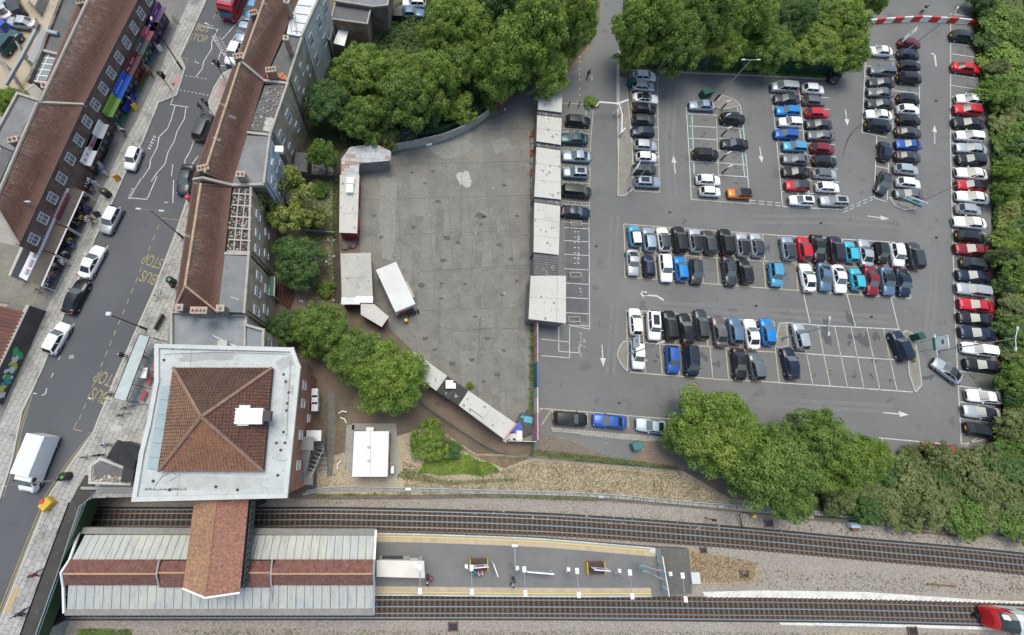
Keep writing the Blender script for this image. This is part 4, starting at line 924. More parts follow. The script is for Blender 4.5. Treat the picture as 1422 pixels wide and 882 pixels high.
# long awnings with their sign board at the south end
AW = [((97,259),(116,266),(94,315),(75,309)), ((74,311),(93,317),(77,353),(56,345)), ((55,347),(76,355),(58,397),(37,389))]
ag = thing('awning_row', 'white sign board with three brown awning panels over the crowded pavement tables', 'awning', P(75, 330, ZS))
for k, q in enumerate(AW):
    z0, z1 = ZS+3.3, ZS+2.6; p = [P(*q[0], z0), P(*q[1], z1), P(*q[2], z1), P(*q[3], z0)]
    MB().add(p+[v-Vector((0,0,.06)) for v in p], [(3,2,1,0),(4,5,6,7),(0,1,5,4),(1,2,6,5),(2,3,7,6),(3,0,4,7)]).build('awning_panel', rough_ground('awning_cloth%d' % (k % 2), (.1,.085,.075), (.14,.12,.1), (.3,.22,.1) if k == 1 else None, big=.35, fine=6, speck=.1), ag)
    MB().tube([p[1], p[2]], .09, 5).build('awning_bar', WPAINT, ag); MB().tube([p[0], p[1]], .07, 5).build('awning_bar', flat('maroon', (.2,.02,.03), .5), ag)
    for pp in (p[1], p[2]): MB().tube([(pp.x,pp.y,ZS), (pp.x,pp.y,ZS+2.6)], .05, 5).build('awning_post', WPAINT, ag)
sg = [P(86,258,ZS+3.6), P(96,262,ZS+3.4), P(37,390,ZS+3.4), P(26,384,ZS+3.6)]
o = MB().add(sg+[v-Vector((0,0,.3)) for v in sg], [(3,2,1,0),(4,5,6,7),(0,1,5,4),(1,2,6,5),(2,3,7,6),(3,0,4,7)]).build('sign_board', flat('pale_board', (.5,.54,.57), .5), ag)
b = MB(); line(b, [(94.5,268),(78,303)], .35, ZS+3.56); b.build('sign_stripe', MATS['maroon'], ag)
b = MB()
for k in range(44):
    if k % 9 in (4, 8): continue
    t_ = k/44; line(b, [(88-t_*53, 266+t_*115), (87.2-t_*53, 268+t_*115)], .35, ZS+3.64)
b.build('sign_lettering', flat('faded_red', (.35,.2,.22), .6), ag)
wl = thing('side_wall', 'pale coped wall ends beside the awning row', 'wall', P(40, 370, ZS)); MB().prism([P2(x, y, ZS+2) for x, y in [(38,335),(42,337),(20,386),(17,384)]], ZS, ZS+2.6).build('wall_panel', PALE, wl)
# low brown building and graffiti wall at the bottom of the west side
LB = thing('low_building', 'low building with brown corrugated roof behind the graffiti wall', 'building', P(0, 470, ZS))
q = [P(-40,415,ZS+3.2), P(34,433,ZS+2.9), P(0,505,ZS+2.9), P(-60,495,ZS+3.2)]; hh = (q[2]-q[1]); nS = int(hh.length/.45)
for k in range(nS):
    t0, t1 = k/nS, (k+.96)/nS; a0 = q[0]+(q[3]-q[0])*t0; a1 = q[0]+(q[3]-q[0])*t1; b0 = q[1]+(q[2]-q[1])*t0; b1 = q[1]+(q[2]-q[1])*t1
    mid0, mid1 = (a0+a1)/2+Vector((0,0,.07)), (b0+b1)/2+Vector((0,0,.07))
    MB().add([a0,b0,mid1,mid0,a1,b1], [(0,1,2,3),(3,2,5,4)]).build('roof_sheet', island('brown_sheet', [(.11,.045,.035),(.15,.06,.045),(.09,.04,.03)]), LB)
MB().prism([p[:2] for p in q], ZS-.1, ZS+2.8).build('wall', BRK, LB)
WA, WB_ = P(40,424,ZS+2.9), P(-25,560,ZS+2.9)
gw = thing('graffiti_wall', 'dark street wall with pale coping and colourful graffiti at its lower end', 'wall', WB_*1.0-Vector((0,0,2.9)))
b = MB(); b.wallq(WB_, WA, ZS, ZS+2.8, .3); b.build('wall_face', rough_ground('sooty_render', (.07,.066,.06), (.1,.095,.085), (.05,.047,.043), big=.5), gw)
b = MB(); d = (WA-WB_).normalized(); n = Vector((-d.y, d.x, 0)); a = WB_-n*.08; c = WA-n*.08
b.prism([p[:2] for p in (a, c, c+n*.45, a+n*.45)], ZS+2.8, ZS+2.92); b.build('coping', COPE, gw)
LW_ = (WA-WB_).length; out = Vector((d.y, -d.x, 0))
for k, (u, cl) in enumerate([(.52,(.03,.4,.12)),(.46,(.6,.6,.6)),(.42,(.5,.45,.08)),(.36,(.03,.35,.1)),(.31,(.6,.6,.62)),(.26,(.04,.38,.12)),(.2,(.03,.25,.5)),(.14,(.55,.5,.1)),(.08,(.6,.6,.6))]):
    b = MB(); n_ = 4
    for j in range(n_):
        uu = u*LW_+random.uniform(-.5,.5); zc = ZS+1.2+random.uniform(-.5,.6); r_ = random.uniform(.25,.5); pts = []
        for s in range(9):
            t_ = s/9*6.283; q_ = r_*random.uniform(.5,1.2); pp = WB_+d*(uu+math.cos(t_)*q_)+out*(.012+.001*j+.0005*k); pts.append((pp.x, pp.y, zc+math.sin(t_)*q_))
        b.quad(pts)
    b.build('graffiti', flat('spray%d' % k, cl, .6), gw)
# ground behind the terrace: alley, flat roofs, car yard
sheet('rear_yard', [(-60,-30),(120,-30),(95,30),(45,120),(20,140),(-60,150)], ZS-.06, rough_ground('rear_concrete', (.36,.3,.22), (.42,.38,.31), (.2,.18,.15), big=.25, fine=5, speck=.15), .3)
sheet('side_yard', [(-30,330),(38,345),(25,380),(70,395),(62,420),(36,425),(-60,410)], ZS+.1, rough_ground('side_concrete', (.2,.19,.165), (.15,.145,.12), (.1,.1,.075), big=.4, fine=6), .3)
RB = thing('rear_extension', 'dark flat-roofed extensions along the back of the western terrace, with brick parapet', 'building', P(80, 70, ZS))
flatroof(RB, [(96,-25),(128,-15),(85,76),(60,70)], 8.6, FELTD); flatroof(RB, [(61,72),(84,78),(66,118),(42,113)], 8.3, FELT)
MB().prism([P2(x, y, 8.6) for x, y in [(97,-24),(127,-14),(67,116),(43,112)]], ZS-.2, 8.25).build('wall', BRK, RB)
parapet(RB, [P2(96,-25,8.6), P2(60,70,8.6), P2(41,113,8.6)], 8.4, .5, .4, BRK); parapet(RB, [P2(61,71,8.6), P2(85,77,8.6)], 8.4, .4, .35)
b = MB()
for k in range(5): line(b, [(61-k*4, 80+k*8), (82-k*4, 82+k*8)], .12, 8.34)
line(b, [(68,75),(50,114)], .12, 8.345); b.build('skylight_bar', WPAINT, RB)
b = MB(); b.quad([P(x, y, 8.32) for x, y in [(62,78),(82,80),(68,112),(46,110)]]); b.build('skylight', flat('skylight_glass', (.2,.24,.24), .2), RB)
for x, y in ((74,44),(78,45)): MB().tube([P(x-8, y, 8.9), P(x+3, y+2, 8.9)], .3, 8).build('duct', GALV, RB)
RB2 = thing('rear_extension', 'grey flat-roofed rear extension at the left edge beside the tree', 'building', P(10, 170, ZS)); flatroof(RB2, [(26,131),(57,141),(18,210),(-12,196)], 8.6, FELT); parapet(RB2, [P2(57,141,8.6), P2(26,131,8.6), P2(-14,205,8.6)], 8.4, .5, .35)
MB().prism([P2(x, y, 8.6) for x, y in [(26,131),(57,141),(18,210),(-12,196)]], ZS-.2, 8.3).build('wall', BRK, RB2)
flatroof(RB2, [(18,212),(2,205),(-20,255),(-5,262)], 8.5, FELTD)
for t, x, y, lx, n_ in ((W1,65,118,1.6,2),(W1,57,150,1.0,1),(W2,18,194,1.4,2),(W1,113,2,1.5,3)): chimney(t, x, y, 11.6, 1.4, lx, .7, .3, n_, BRR)
pipe = thing('roof_truss', 'long pale steel roof truss lying across the rear alley', 'truss', P(35, 85, ZS+2)); MB().tube([P(50,42,7), P(30,80,6.6), P(8,118,6)], .3, 4).build('beam', flat('beam_grey', (.3,.31,.32), .7), pipe); 
gl = thing('greenhouse_roof', 'narrow grey ridged outbuilding roof in the rear alley', 'outbuilding', P(52, 60, ZS)); q = [P(57,42,6.6), P(70,48,6.6), P(52,92,6.6), P(38,84,6.6)]; mid0 = (q[0]+q[1])/2+Vector((0,0,.6)); mid1 = (q[2]+q[3])/2+Vector((0,0,.6))
MB().add([q[0],mid0,mid1,q[3],q[1],q[2]], [(0,3,2,1),(1,2,5,4)]).build('roof', LEADM, gl); MB().prism([p[:2] for p in q], ZS-.1, 6.55).build('wall', PAINTG, gl)
for k, (a_, c_) in enumerate((((0,82),(17,98)),((17,98),(33,124)),((33,68),(45,92)),((40,0),(60,22)),((58,22),(68,0)))):
    fencewall('yard_wall', 'low grey wall dividing the rear yards, '+['at the left edge','beside the tree','under the truss','at the top edge','by the corner'][k], 'wall', [a_, c_], 1.5, CONC, ZS-.05, .15)
# ---------------------------------------------------------------- station building
SB = thing('station_building', 'station building with white flat roof and big hipped clay-tiled pyramid', 'station', P(300, 580, 0))
SR = [(219,481),(406,486),(415,510),(397,688),(188,693),(198,630),(208,590),(219,530)]
ZR1 = 10.2; flatroof(SB, SR, ZR1, rough_ground('station_membrane', (.4,.43,.435), (.47,.5,.5), (.28,.29,.285), big=.35, fine=4, speck=.14, hi=.6, c4=(.33,.34,.33)), 'flat_roof', .4)
parapet(SB, [P2(x, y, ZR1) for x, y in SR], ZR1, .28, .5, rough_ground('white_coping', (.5,.52,.51), (.43,.45,.44), (.3,.3,.29), big=.5, fine=6, speck=.1), True)
ins = [P2(x, y, ZR1) for x, y in [(224,486),(404,491),(410,512),(394,683),(194,688),(203,630),(213,590),(224,532)]]; MB().prism(ins, 0, ZR1-.35).build('wall', BRR, SB)
a, c = P(397,688,ZR1), P(415,510,ZR1)
eb = MB(); eb.wallq(P(399,686,ZR1), P(413,511,ZR1), 0, ZR1-.42, .3); eb.build('facade', BRR, SB)
L_ = (P(413,511,ZR1)-P(399,686,ZR1)).length
for u, zc, w_, h_ in ((.2,6.5,1.1,1.5),(.45,6.5,1.1,1.5),(.72,6.5,1.1,1.5),(.88,6.5,1.1,1.5),(.6,3,1,1.2)): window(SB, P(399,686,ZR1), P(413,511,ZR1), u*L_, zc, w_, h_)
for k in range(3): MB().box(P(438, 546+k*9.5, 2.2), (.8,1.15,1.0)).build('air_unit', WPAINT, SB)
for (x0,y0,x1,y1) in ((266,486,264,508),(405,604,388,604),(384,640,398,640),(250,656,246,690)): b = MB(); line(b, [(x0,y0),(x1,y1)], .06, ZR1+.006); b.build('membrane_seam', FELT, SB)
b = MB()
for k in range(26): line(b, [(200+k*2.3, 679+random.uniform(-2,1)), (201+k*2.3, 681)], .1, ZR1+.006)
b.build('water_stain', MATS['oil_stain'], SB)
for x, y in ((397,530),(399,560),(401,545),(394,600),(390,625),(396,615),(384,615),(398,570),(228,500),(240,484),(213,668),(394,520),(236,680),(386,660),(300,676),(330,680)): MB().tube([P(x,y,ZR1), P(x,y,ZR1)+Vector((0,0,.12))], .16, 6).build('roof_outlet', DARKM, SB)
b = MB()
for pts in ([(215,675),(225,662),(240,655),(246,662),(236,668)],[(404,500),(400,560),(398,610)],[(228,492),(300,489),(398,492)]): b.tube([P(x, y, ZR1+.04) for x, y in pts], .035, 4)
b.build('roof_cable', flat('cable_grey', (.2,.2,.2), .6), SB)
for k_, (px_, tone) in enumerate((([(395,520),(406,516),(400,600),(388,600)], .36), ([(226,660),(380,662),(378,680),(215,682)], .37), ([(240,490),(330,488),(335,500),(250,503)], .3), ([(378,610),(396,610),(392,640),(376,640)], .38))):
    cpt = [P(x, y, ZR1+.003+.001*k_) for x, y in px_]; b = MB(); cc = sum(cpt, Vector((0,0,0)))/4; pts = []
    for i_ in range(24):
        u_ = i_/24*4; a_, c_ = cpt[int(u_)], cpt[(int(u_)+1)%4]; q_ = a_+(c_-a_)*(u_-int(u_)); pts.append(cc+(q_-cc)*random.uniform(.72,1.0))
    b.quad(pts); b.build('ponding_stain', rough_ground('pond%d' % k_, (tone,tone*1.04,tone*1.02), (tone*1.15,tone*1.2,tone*1.17), (tone*.7,)*3, big=.8, fine=5, speck=.15), SB)
# side skylight strip west of the pyramid
b = MB(); b.prism([P2(x, y, ZR1+.3) for x, y in [(224,536),(238,536),(219,652),(204,650)]], ZR1, ZR1+.3); b.build('glazed_strip', rough_ground('blue_grey_glazing', (.3,.37,.39), (.26,.33,.35), big=.4, fine=4, speck=.05), SB)
for k in range(5): b = MB(); line(b, [(222-k*3.6,555+k*20),(235-k*3,556+k*20)], .06, ZR1+.31); b.build('glazing_bar', FELT, SB)
# pyramid of tile rolls: real ribs on each of the four slopes
base4 = [P(241,511,10.9), P(378,511,10.9), P(365,654,10.9), P(221,654,10.9)]; apex = P(280,579,14.6)
MB().prism([p[:2] for p in base4], ZR1-.1, 10.75).build('lantern_wall', flat('dark_timber', (.06,.05,.045), .8), SB)
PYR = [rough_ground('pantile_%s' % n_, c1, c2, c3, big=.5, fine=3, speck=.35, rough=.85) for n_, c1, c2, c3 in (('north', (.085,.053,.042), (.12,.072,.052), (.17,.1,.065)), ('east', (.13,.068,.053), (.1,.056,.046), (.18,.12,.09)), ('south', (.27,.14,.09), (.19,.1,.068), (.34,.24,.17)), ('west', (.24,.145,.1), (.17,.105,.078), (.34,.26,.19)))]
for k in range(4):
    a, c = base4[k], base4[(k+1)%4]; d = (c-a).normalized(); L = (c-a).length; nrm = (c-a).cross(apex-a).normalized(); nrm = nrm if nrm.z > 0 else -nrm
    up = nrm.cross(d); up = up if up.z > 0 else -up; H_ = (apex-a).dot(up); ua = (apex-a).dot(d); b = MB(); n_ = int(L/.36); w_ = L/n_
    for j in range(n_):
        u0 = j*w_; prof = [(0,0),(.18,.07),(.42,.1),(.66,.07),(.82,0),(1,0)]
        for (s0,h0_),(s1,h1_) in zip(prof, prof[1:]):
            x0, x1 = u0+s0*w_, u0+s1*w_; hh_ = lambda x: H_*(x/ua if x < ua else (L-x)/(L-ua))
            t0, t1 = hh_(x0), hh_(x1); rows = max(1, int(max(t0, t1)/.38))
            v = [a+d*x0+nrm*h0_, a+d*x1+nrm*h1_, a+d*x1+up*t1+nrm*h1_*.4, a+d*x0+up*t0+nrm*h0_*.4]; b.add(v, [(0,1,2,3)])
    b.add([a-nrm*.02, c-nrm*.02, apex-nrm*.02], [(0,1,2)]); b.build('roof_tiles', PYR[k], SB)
    # course shadows: each course a thin step
    b = MB(); r_ = .0
    while r_ < H_-.4:
        x0 = ua*r_/H_; x1 = L-(L-ua)*r_/H_; p0 = a+d*x0+up*r_+nrm*.03; p1 = a+d*x1+up*r_+nrm*.03; b.add([p0, p1, p1+up*.05+nrm*.085, p0+up*.05+nrm*.085], [(0,1,2,3)]); r_ += .36
    b.build('tile_course', PYR[k], SB, kind='stuff')
    ridge_line(SB, [a+Vector((0,0,.05)), apex+Vector((0,0,.08))], rough_ground('hip_tile', (.24,.15,.11), (.17,.105,.08), (.32,.26,.2), big=1, fine=5), .2, 'hip_ridge')
p = P(346,578,12.6); MB().box((p.x,p.y,12.6), (3.0,1.7,.5), 0).build('air_handling_unit', WPAINT, SB); MB().box((p.x+1.9,p.y,12.4), (.9,1.1,.8)).build('fan_unit', DARKM, SB)
p = P(333,573,12.6); MB().box((p.x+.3,p.y-.3,12.5), (1.5,2.2,.35)).build('unit_base', FELTW, SB)
# external steel stair
es = thing('metal_staircase', 'galvanised steel fire stair zigzagging down the station east wall', 'staircase', P(440, 640, 0)); SG = flat('weathered_steel', (.2,.2,.2), .6, .5)
def flight(x0, y0, z0, x1, y1, z1, w_=1.1):
    a, c = P(x0, y0, z0), P(x1, y1, z1); d = (c-a); n = Vector((-d.y, d.x, 0)).normalized()*w_/2; ns = max(3, int(abs(z1-z0)/.19))
    for k in range(ns): 
        q = a+d*(k+.5)/ns; link('tread', MB().box((0,0,0), (.24,w_,.04)).mesh('tread', SG), es, q-es.location, math.atan2(d.y, d.x))
    for s in (n, -n): MB().tube([a+s, c+s], .045, 4).build('stringer', SG, es); MB().tube([a+s+Vector((0,0,1)), c+s+Vector((0,0,1))], .03, 4).build('handrail', GALV, es)
flight(426,622,5.6,420,660,2.9); flight(428,660,2.8,446,620,1.3); flight(444,618,1.2,450,655,.1)
for x, y, z_ in ((424,616,5.7),(424,664,2.8),(440,616,1.25)): MB().box(P(x, y, z_), (2.0,1.6,.06)).build('landing', SG, es)
MB().box(P(414,662,4.2), (1.0,.7,1.2)).build('teal_door', flat('teal', (.03,.22,.26), .5), SB); MB().box(P(437,605,3.6), (1.9,1.3,1.3)).build('ductwork', GALV, SB)
sheet('path', [(455,545),(464,545),(466,600),(462,660),(454,664),(455,600)], .02, rough_ground('tar_path', (.16,.155,.145), (.12,.115,.11), big=.5), .02)
sheet('hut_base', [(489,588),(550,588),(556,664),(540,664),(540,600),(489,597)], .02, CONC, .02); sheet('hut_base', [(481,590),(492,590),(489,660),(478,650)], .02, CONC, .02)
# ---------------------------------------------------------------- white-roofed hut
hut = thing('equipment_hut', 'small red brick equipment hut with flat bright white roof', 'hut', P(518, 620, 0)); HQ = [(492,599),(540,599),(538,662),(489,662)]
MB().prism([P2(x, y, 3.3) for x, y in HQ], 3.0, 3.3).build('flat_roof', flat('bright_white_roof', (.66,.68,.69), .5), hut); MB().prism([P2(x, y, 3.3) for x, y in [(494,601),(541,601),(539,660),(491,660)]], 0, 3.0).build('wall', BRR, hut)
for x, y in ((512,621),(512,640)): MB().box(P(x, y, 3.36), (.35,.3,.12)).build('roof_vent', PALE, hut)
b = MB(); line(b, [(515,600),(514,661)], .05, 3.305); b.build('roof_seam', FELT, hut)
MB().box(P(514,596,1.4), (1.0,.5,.8)).build('air_unit', WPAINT, hut); MB().box(P(545,652,1), (.4,.9,.9)).build('air_unit', WPAINT, hut); MB().tube([P(543,644,.5)+Vector((0,0,0)), P(543,644,2.6)], .05, 5).build('downpipe', GALV, hut)
# ---------------------------------------------------------------- canopy over the platform
ca = thing('platform_canopy', 'long platform canopy of pale grey roof panels with raised brown middle', 'canopy', P(300, 790, ZP))
PANEL, t_, b_ = _m('canopy_panel'); v_ = coords(t_); mp_ = t_.nodes.new('ShaderNodeMapping'); mp_.inputs['Scale'].default_value = (4.5, .35, 1); t_.links.new(v_, mp_.inputs['Vector'])
oi_ = t_.nodes.new('ShaderNodeObjectInfo'); cl_ = mix(t_, oi_.outputs['Random'], (.42,.43,.39), (.39,.42,.42)); cl_ = mix(t_, ramp(t_, noise(t_, mp_.outputs[0], 1, 5, .7), .45, .66), cl_, (.29,.3,.29))
cl_ = mix(t_, ramp(t_, noise(t_, v_, .35, 4), .5, .7), cl_, (.46,.46,.4)); cl_ = mix(t_, ramp(t_, noise(t_, v_, 6, 3, .7), .6, .75), cl_, (.2,.2,.18)); t_.links.new(cl_, b_.inputs['Base Color']); b_.inputs['Roughness'].default_value = .8
zN, zM, zT = ZP+3.7, ZP+4.5, ZP+5.9
def prow(p0, p1, q0, q1, za, zb, n_, nm='roof_panel', m=PANEL):
    a0, a1, c0, c1 = P(*p0, za), P(*p1, za), P(*q0, zb), P(*q1, zb)
    for k in range(n_):
        t0, t1 = k/n_, (k+.94)/n_; v = [a0+(a1-a0)*t0, a0+(a1-a0)*t1, c0+(c1-c0)*t1, c0+(c1-c0)*t0]; rib = []
        w_ = (v[1]-v[0])*.06; vv = v+[p_-Vector((0,0,.08)) for p_ in v]
        MB().add(vv, [(3,2,1,0),(4,5,6,7),(0,1,5,4),(1,2,6,5),(2,3,7,6),(3,0,4,7)]).build(nm, m, ca)
prow((118,743),(520,744), (100,777),(519,777), zN, zM, 37); prow((95,813),(519,812), (93,846),(519,845), zM, zN, 35)
BRW = rough_ground('weathered_brown_felt', (.15,.065,.055), (.22,.135,.11), (.33,.31,.27), big=1.4, fine=4, speck=.6, lo=.38, hi=.58, objrand=.2, c4=(.3,.27,.22), s4=2.2); 
for (x0, x1, dz) in ((90,221,0),(222,259,-.2),(340,377,-.2),(379,519,0)):
    z1 = zT+dz; b = MB(); e = 1.5 if dz else 0
    r0_, r1_ = P(x0-3, 797-e, z1), P(x1-2, 797-e, z1); n0, n1 = P(x0+4, 777+e, zM+.2), P(x1+3, 777+e, zM+.2); s0, s1 = P(x0, 813+2*e, zM+.2), P(x1, 813+2*e, zM+.2)
    slope(b, n1, n0, r0_, r1_, th=.1); slope(b, s0, s1, r1_, r0_, th=.1); b.build('raised_roof', BRW, ca); ridge_line(ca, [r0_, r1_], rough_ground('orange_ridge', (.42,.26,.14), (.33,.24,.18), big=1), .1)
for pts in ([(221,777,zM+.3),(217,798,zT+.1),(221,815,zM+.3)],[(378,777,zM+.3),(376,798,zT+.1),(378,836,zN+.2)]): MB().tube([P(x,y,z_) for x,y,z_ in pts], .09, 5).build('flashing', LEADM, ca)
GUT = rough_ground('valance_timber', (.22,.22,.21), (.17,.17,.16), (.3,.16,.1), big=.8)
for (a_, c_) in (((112,737),(521,739)),((90,850),(520,850))):
    p_, q_ = P(*a_, zN), P(*c_, zN); MB().prism([(p_.x,p_.y-.35),(q_.x,q_.y-.35),(q_.x,q_.y+.35),(p_.x,p_.y+.35)], zN-.5, zN-.02).build('gutter', GUT, ca)
for pts in ([(111,736,zN+.1),(97,777,zM+.1),(85,795,zT+.1),(88,815,zM+.1),(89,851,zN+.1)],[(522,736,zN+.1),(520,777,zM+.1),(519,797,zT+.1),(520,815,zM+.1),(519,852,zN+.1)]): MB().tube([P(x,y,z_) for x,y,z_ in pts], .16, 4).build('end_frame', WPAINT if pts[0][0] < 200 else GALV, ca)
for x in range(115, 520, 36):
    for y in (752, 800): 
        p_ = P(x, y, ZP); MB().tube([(p_.x,p_.y,ZP), (p_.x,p_.y,zN)], .09, 6).build('column', DARKM, ca)
MB().prism([P2(x, y, zN) for x, y in [(70,785),(92,785),(92,806),(76,806)]], ZP, zN-.4).build('end_wall', PALE, ca)
# ---------------------------------------------------------------- footbridge
fb = thing('footbridge', 'covered footbridge with rusty orange-brown ridged roof crossing to the platform', 'footbridge', P(300, 740, ZP)); zf, zg = 8.4, 9.3
FBR = rough_ground('rust_roof', (.28,.165,.1), (.2,.115,.08), (.15,.1,.085), big=.5, fine=4, speck=.55, s4=.6, c4=(.37,.23,.12))
b = MB(); rN, rS = P(302,686,zg), P(285,829,zg); slope(b, P(271,686,zf), P(254,816,zf), rS, rN, th=.14); b.build('roof', FBR, fb)
b = MB(); slope(b, P(333,822,zf), P(346,686,zf), rN, rS, th=.14); b.build('roof', rough_ground('rust_roof_red', (.25,.125,.09), (.2,.105,.08), (.32,.25,.22), big=.7, fine=4, speck=.6, s4=.8, c4=(.16,.11,.1)), fb)
ridge_line(fb, [rN, rS], MATS['rust_roof'], .1)
body = [P2(x, y, zf) for x, y in [(273,688),(344,688),(331,820),(286,826),(257,815)]]; MB().prism(body, 5.4, zf-.2).build('wall', flat('grey_cladding', (.1,.11,.115), .6), fb)
a_, c_ = P(333,822,zf), P(346,688,zf); L_ = (c_-a_).length; b = MB()
for k in range(14): window(fb, a_, c_, (k+.5)*L_/14, 7.1, L_/16, 1.2, .08, WFD)
for pts in ([(254,817,zf),(285,830,zg)],[(285,830,zg),(333,823,zf)]): MB().tube([P(x,y,z_) for x,y,z_ in pts], .12, 4).build('barge_board', WPAINT, fb)
for x, y in ((272,705),(345,705),(262,780),(335,780)): p_ = P(x, y, 5.4); MB().box((p_.x, p_.y, 2.6), (.5,.5,5.6)).build('pier', DARKM, fb)
# ---------------------------------------------------------------- bridge parapet over the tracks
bp = thing('bridge_parapet', 'dark bridge parapet with green steel outer girder and grey rails above the tracks', 'bridge parapet', P(80, 780, ZS))
pin = [(124,648),(100,690),(60,800),(30,882),(0,960)]; pou = [(131,690),(121,697),(84,790),(49,884),(20,960)]
pi_ = [P2(x, y, ZS+.9) for x, y in [(122,655),(97,698),(58,803),(29,882),(0,960)]]; po_ = [P2(x, y, ZS+.9) for x, y in [(133,688),(120,700),(83,792),(50,882),(22,960)]]
MB().prism([P2(x,y,ZS+.4) for x, y in [(118,660),(97,698),(58,803),(29,882),(0,960),(21,960),(49,882),(82,792),(118,700),(131,684),(128,664)]], ZS-.1, ZS+.4).build('parapet_slab', rough_ground('sooty_slab', (.05,.048,.045), (.07,.065,.06), big=.6), bp)
for a_, c_ in (((122,694),(82,792)),((82,792),(50,880)),((50,880),(18,968))):
    p_, q_ = P(*a_, ZS+1), P(*c_, ZS+1); b = MB(); b.wallq(q_, p_, ZS-1.4, ZS+1.0, .15); b.build('girder', flat('girder_green', (.004,.04,.014), .5), bp)
path = [P(x, y, ZS+1.05) for x, y in [(190,682),(134,682),(121,695),(110,703),(104,722),(82,790),(50,880),(20,960)]]
for dz in (0, -.4): MB().tube([p_+Vector((0,0,dz)) for p_ in path], .055, 5).build('handrail', GALV, bp)
for x, y in ((190,682),(160,682),(134,682),(113,705),(104,722),(90,765),(76,805),(62,845),(50,880)): p_ = P(x, y, ZS); MB().tube([p_, p_+Vector((0,0,1.1))], .04, 5).build('rail_post', GALV, bp)
rw = thing('retaining_wall', 'grey coped retaining wall above the tracks beside the dark kiosk', 'wall', P(150, 678, ZS)); MB().prism([P2(x, y, ZS+.5) for x, y in [(112,676),(190,676),(190,680),(112,680)]], ZS-.1, ZS+.5).build('wall_panel', CONC, rw)
# ---------------------------------------------------------------- kiosk and flat store beside the station
ki = thing('kiosk', 'black flat-roofed kiosk standing on the slabs beside the station', 'kiosk', P(170, 632, ZS)); KQ = [(163,611),(199,623),(183,652),(147,636)]
MB().prism([P2(x, y, ZS+2.6) for x, y in KQ], ZS+2.35, ZS+2.6).build('flat_roof', rough_ground('black_felt', (.025,.027,.03), (.035,.037,.04), big=1, fine=8, speck=.1), ki); MB().prism([P2(x, y, ZS+2.6) for x, y in [(164,613),(197,624),(182,650),(149,636)]], ZS, ZS+2.3).build('wall', BLK, ki)
sr = thing('store_roof', 'low store with grey felt roof and pale edging between kiosk and bridge', 'store', P(150, 655, ZS)); SQ = [(141,637),(183,653),(181,672),(126,670),(127,647)]
MB().prism([P2(x, y, ZS+1.6) for x, y in SQ], ZS, ZS+1.6).build('wall', PAINTG, sr); MB().prism([P2(x, y, ZS+1.7) for x, y in [(142,640),(181,655),(179,669),(129,667),(130,648)]], ZS+1.6, ZS+1.69).build('flat_roof', FELTD, sr)
parapet(sr, [P2(x, y, ZS+1.6) for x, y in SQ], ZS+1.6, .2, .3, PALE, True); rubble(sr, [(128,660),(178,662),(178,668),(129,667)], ZS+1.7, 60, RUB, .25, 'litter')
MB().box(P(187,652,ZS+1.3), (1.3,2.6,2.4)).build('cabinet', BLK, sr)
# ================================================================== VEHICLES
TYRE = flat('tyre_rubber', (.015,.015,.016), .8); RIM = flat('alloy_rim', (.35,.36,.37), .35, .7); TAIL = flat('tail_lamp', (.28,.01,.012), .3); HEAD = flat('head_lamp', (.6,.63,.65), .15)
PLATEY = flat('yellow_plate', (.6,.45,.05), .5); PLATEW = flat('white_plate', (.65,.65,.62), .5); CGL = flat('car_glass', (.02,.026,.03), .12, 0, 0, .5); CGLS = flat('car_windscreen', (.1,.125,.13), .14, 0, 0, .45)
PAINT = {}
def paint(n, c, metal=.35, rough=.32):
    PAINT[n] = flat('paint_'+n.replace(' ', '_'), c, rough, metal, .35, .35)
for n, c, me in (('white',(.74,.75,.75),0),('silver',(.42,.45,.47),.4),('light grey',(.34,.37,.4),.4),('grey',(.13,.145,.16),.35),('dark grey',(.045,.05,.057),.3),('black',(.012,.013,.015),.2),('navy',(.014,.022,.05),.3),
                 ('red',(.48,.012,.025),.1),('dark red',(.2,.012,.02),.2),('maroon',(.13,.01,.02),.25),('blue',(.02,.09,.36),.25),('bright blue',(.01,.2,.55),.2),('light blue',(.08,.3,.5),.2),('turquoise',(.04,.42,.55),.1),
                 ('pale blue',(.4,.52,.58),.2),('orange',(.6,.16,.025),.2),('green-black',(.02,.03,.025),.2),('brown-grey',(.12,.105,.11),.3),('teal',(.025,.07,.085),.3),('dark purple',(.03,.022,.035),.3),('steel blue',(.1,.17,.27),.3),('silver blue',(.28,.34,.42),.35)): paint(n, c, me)
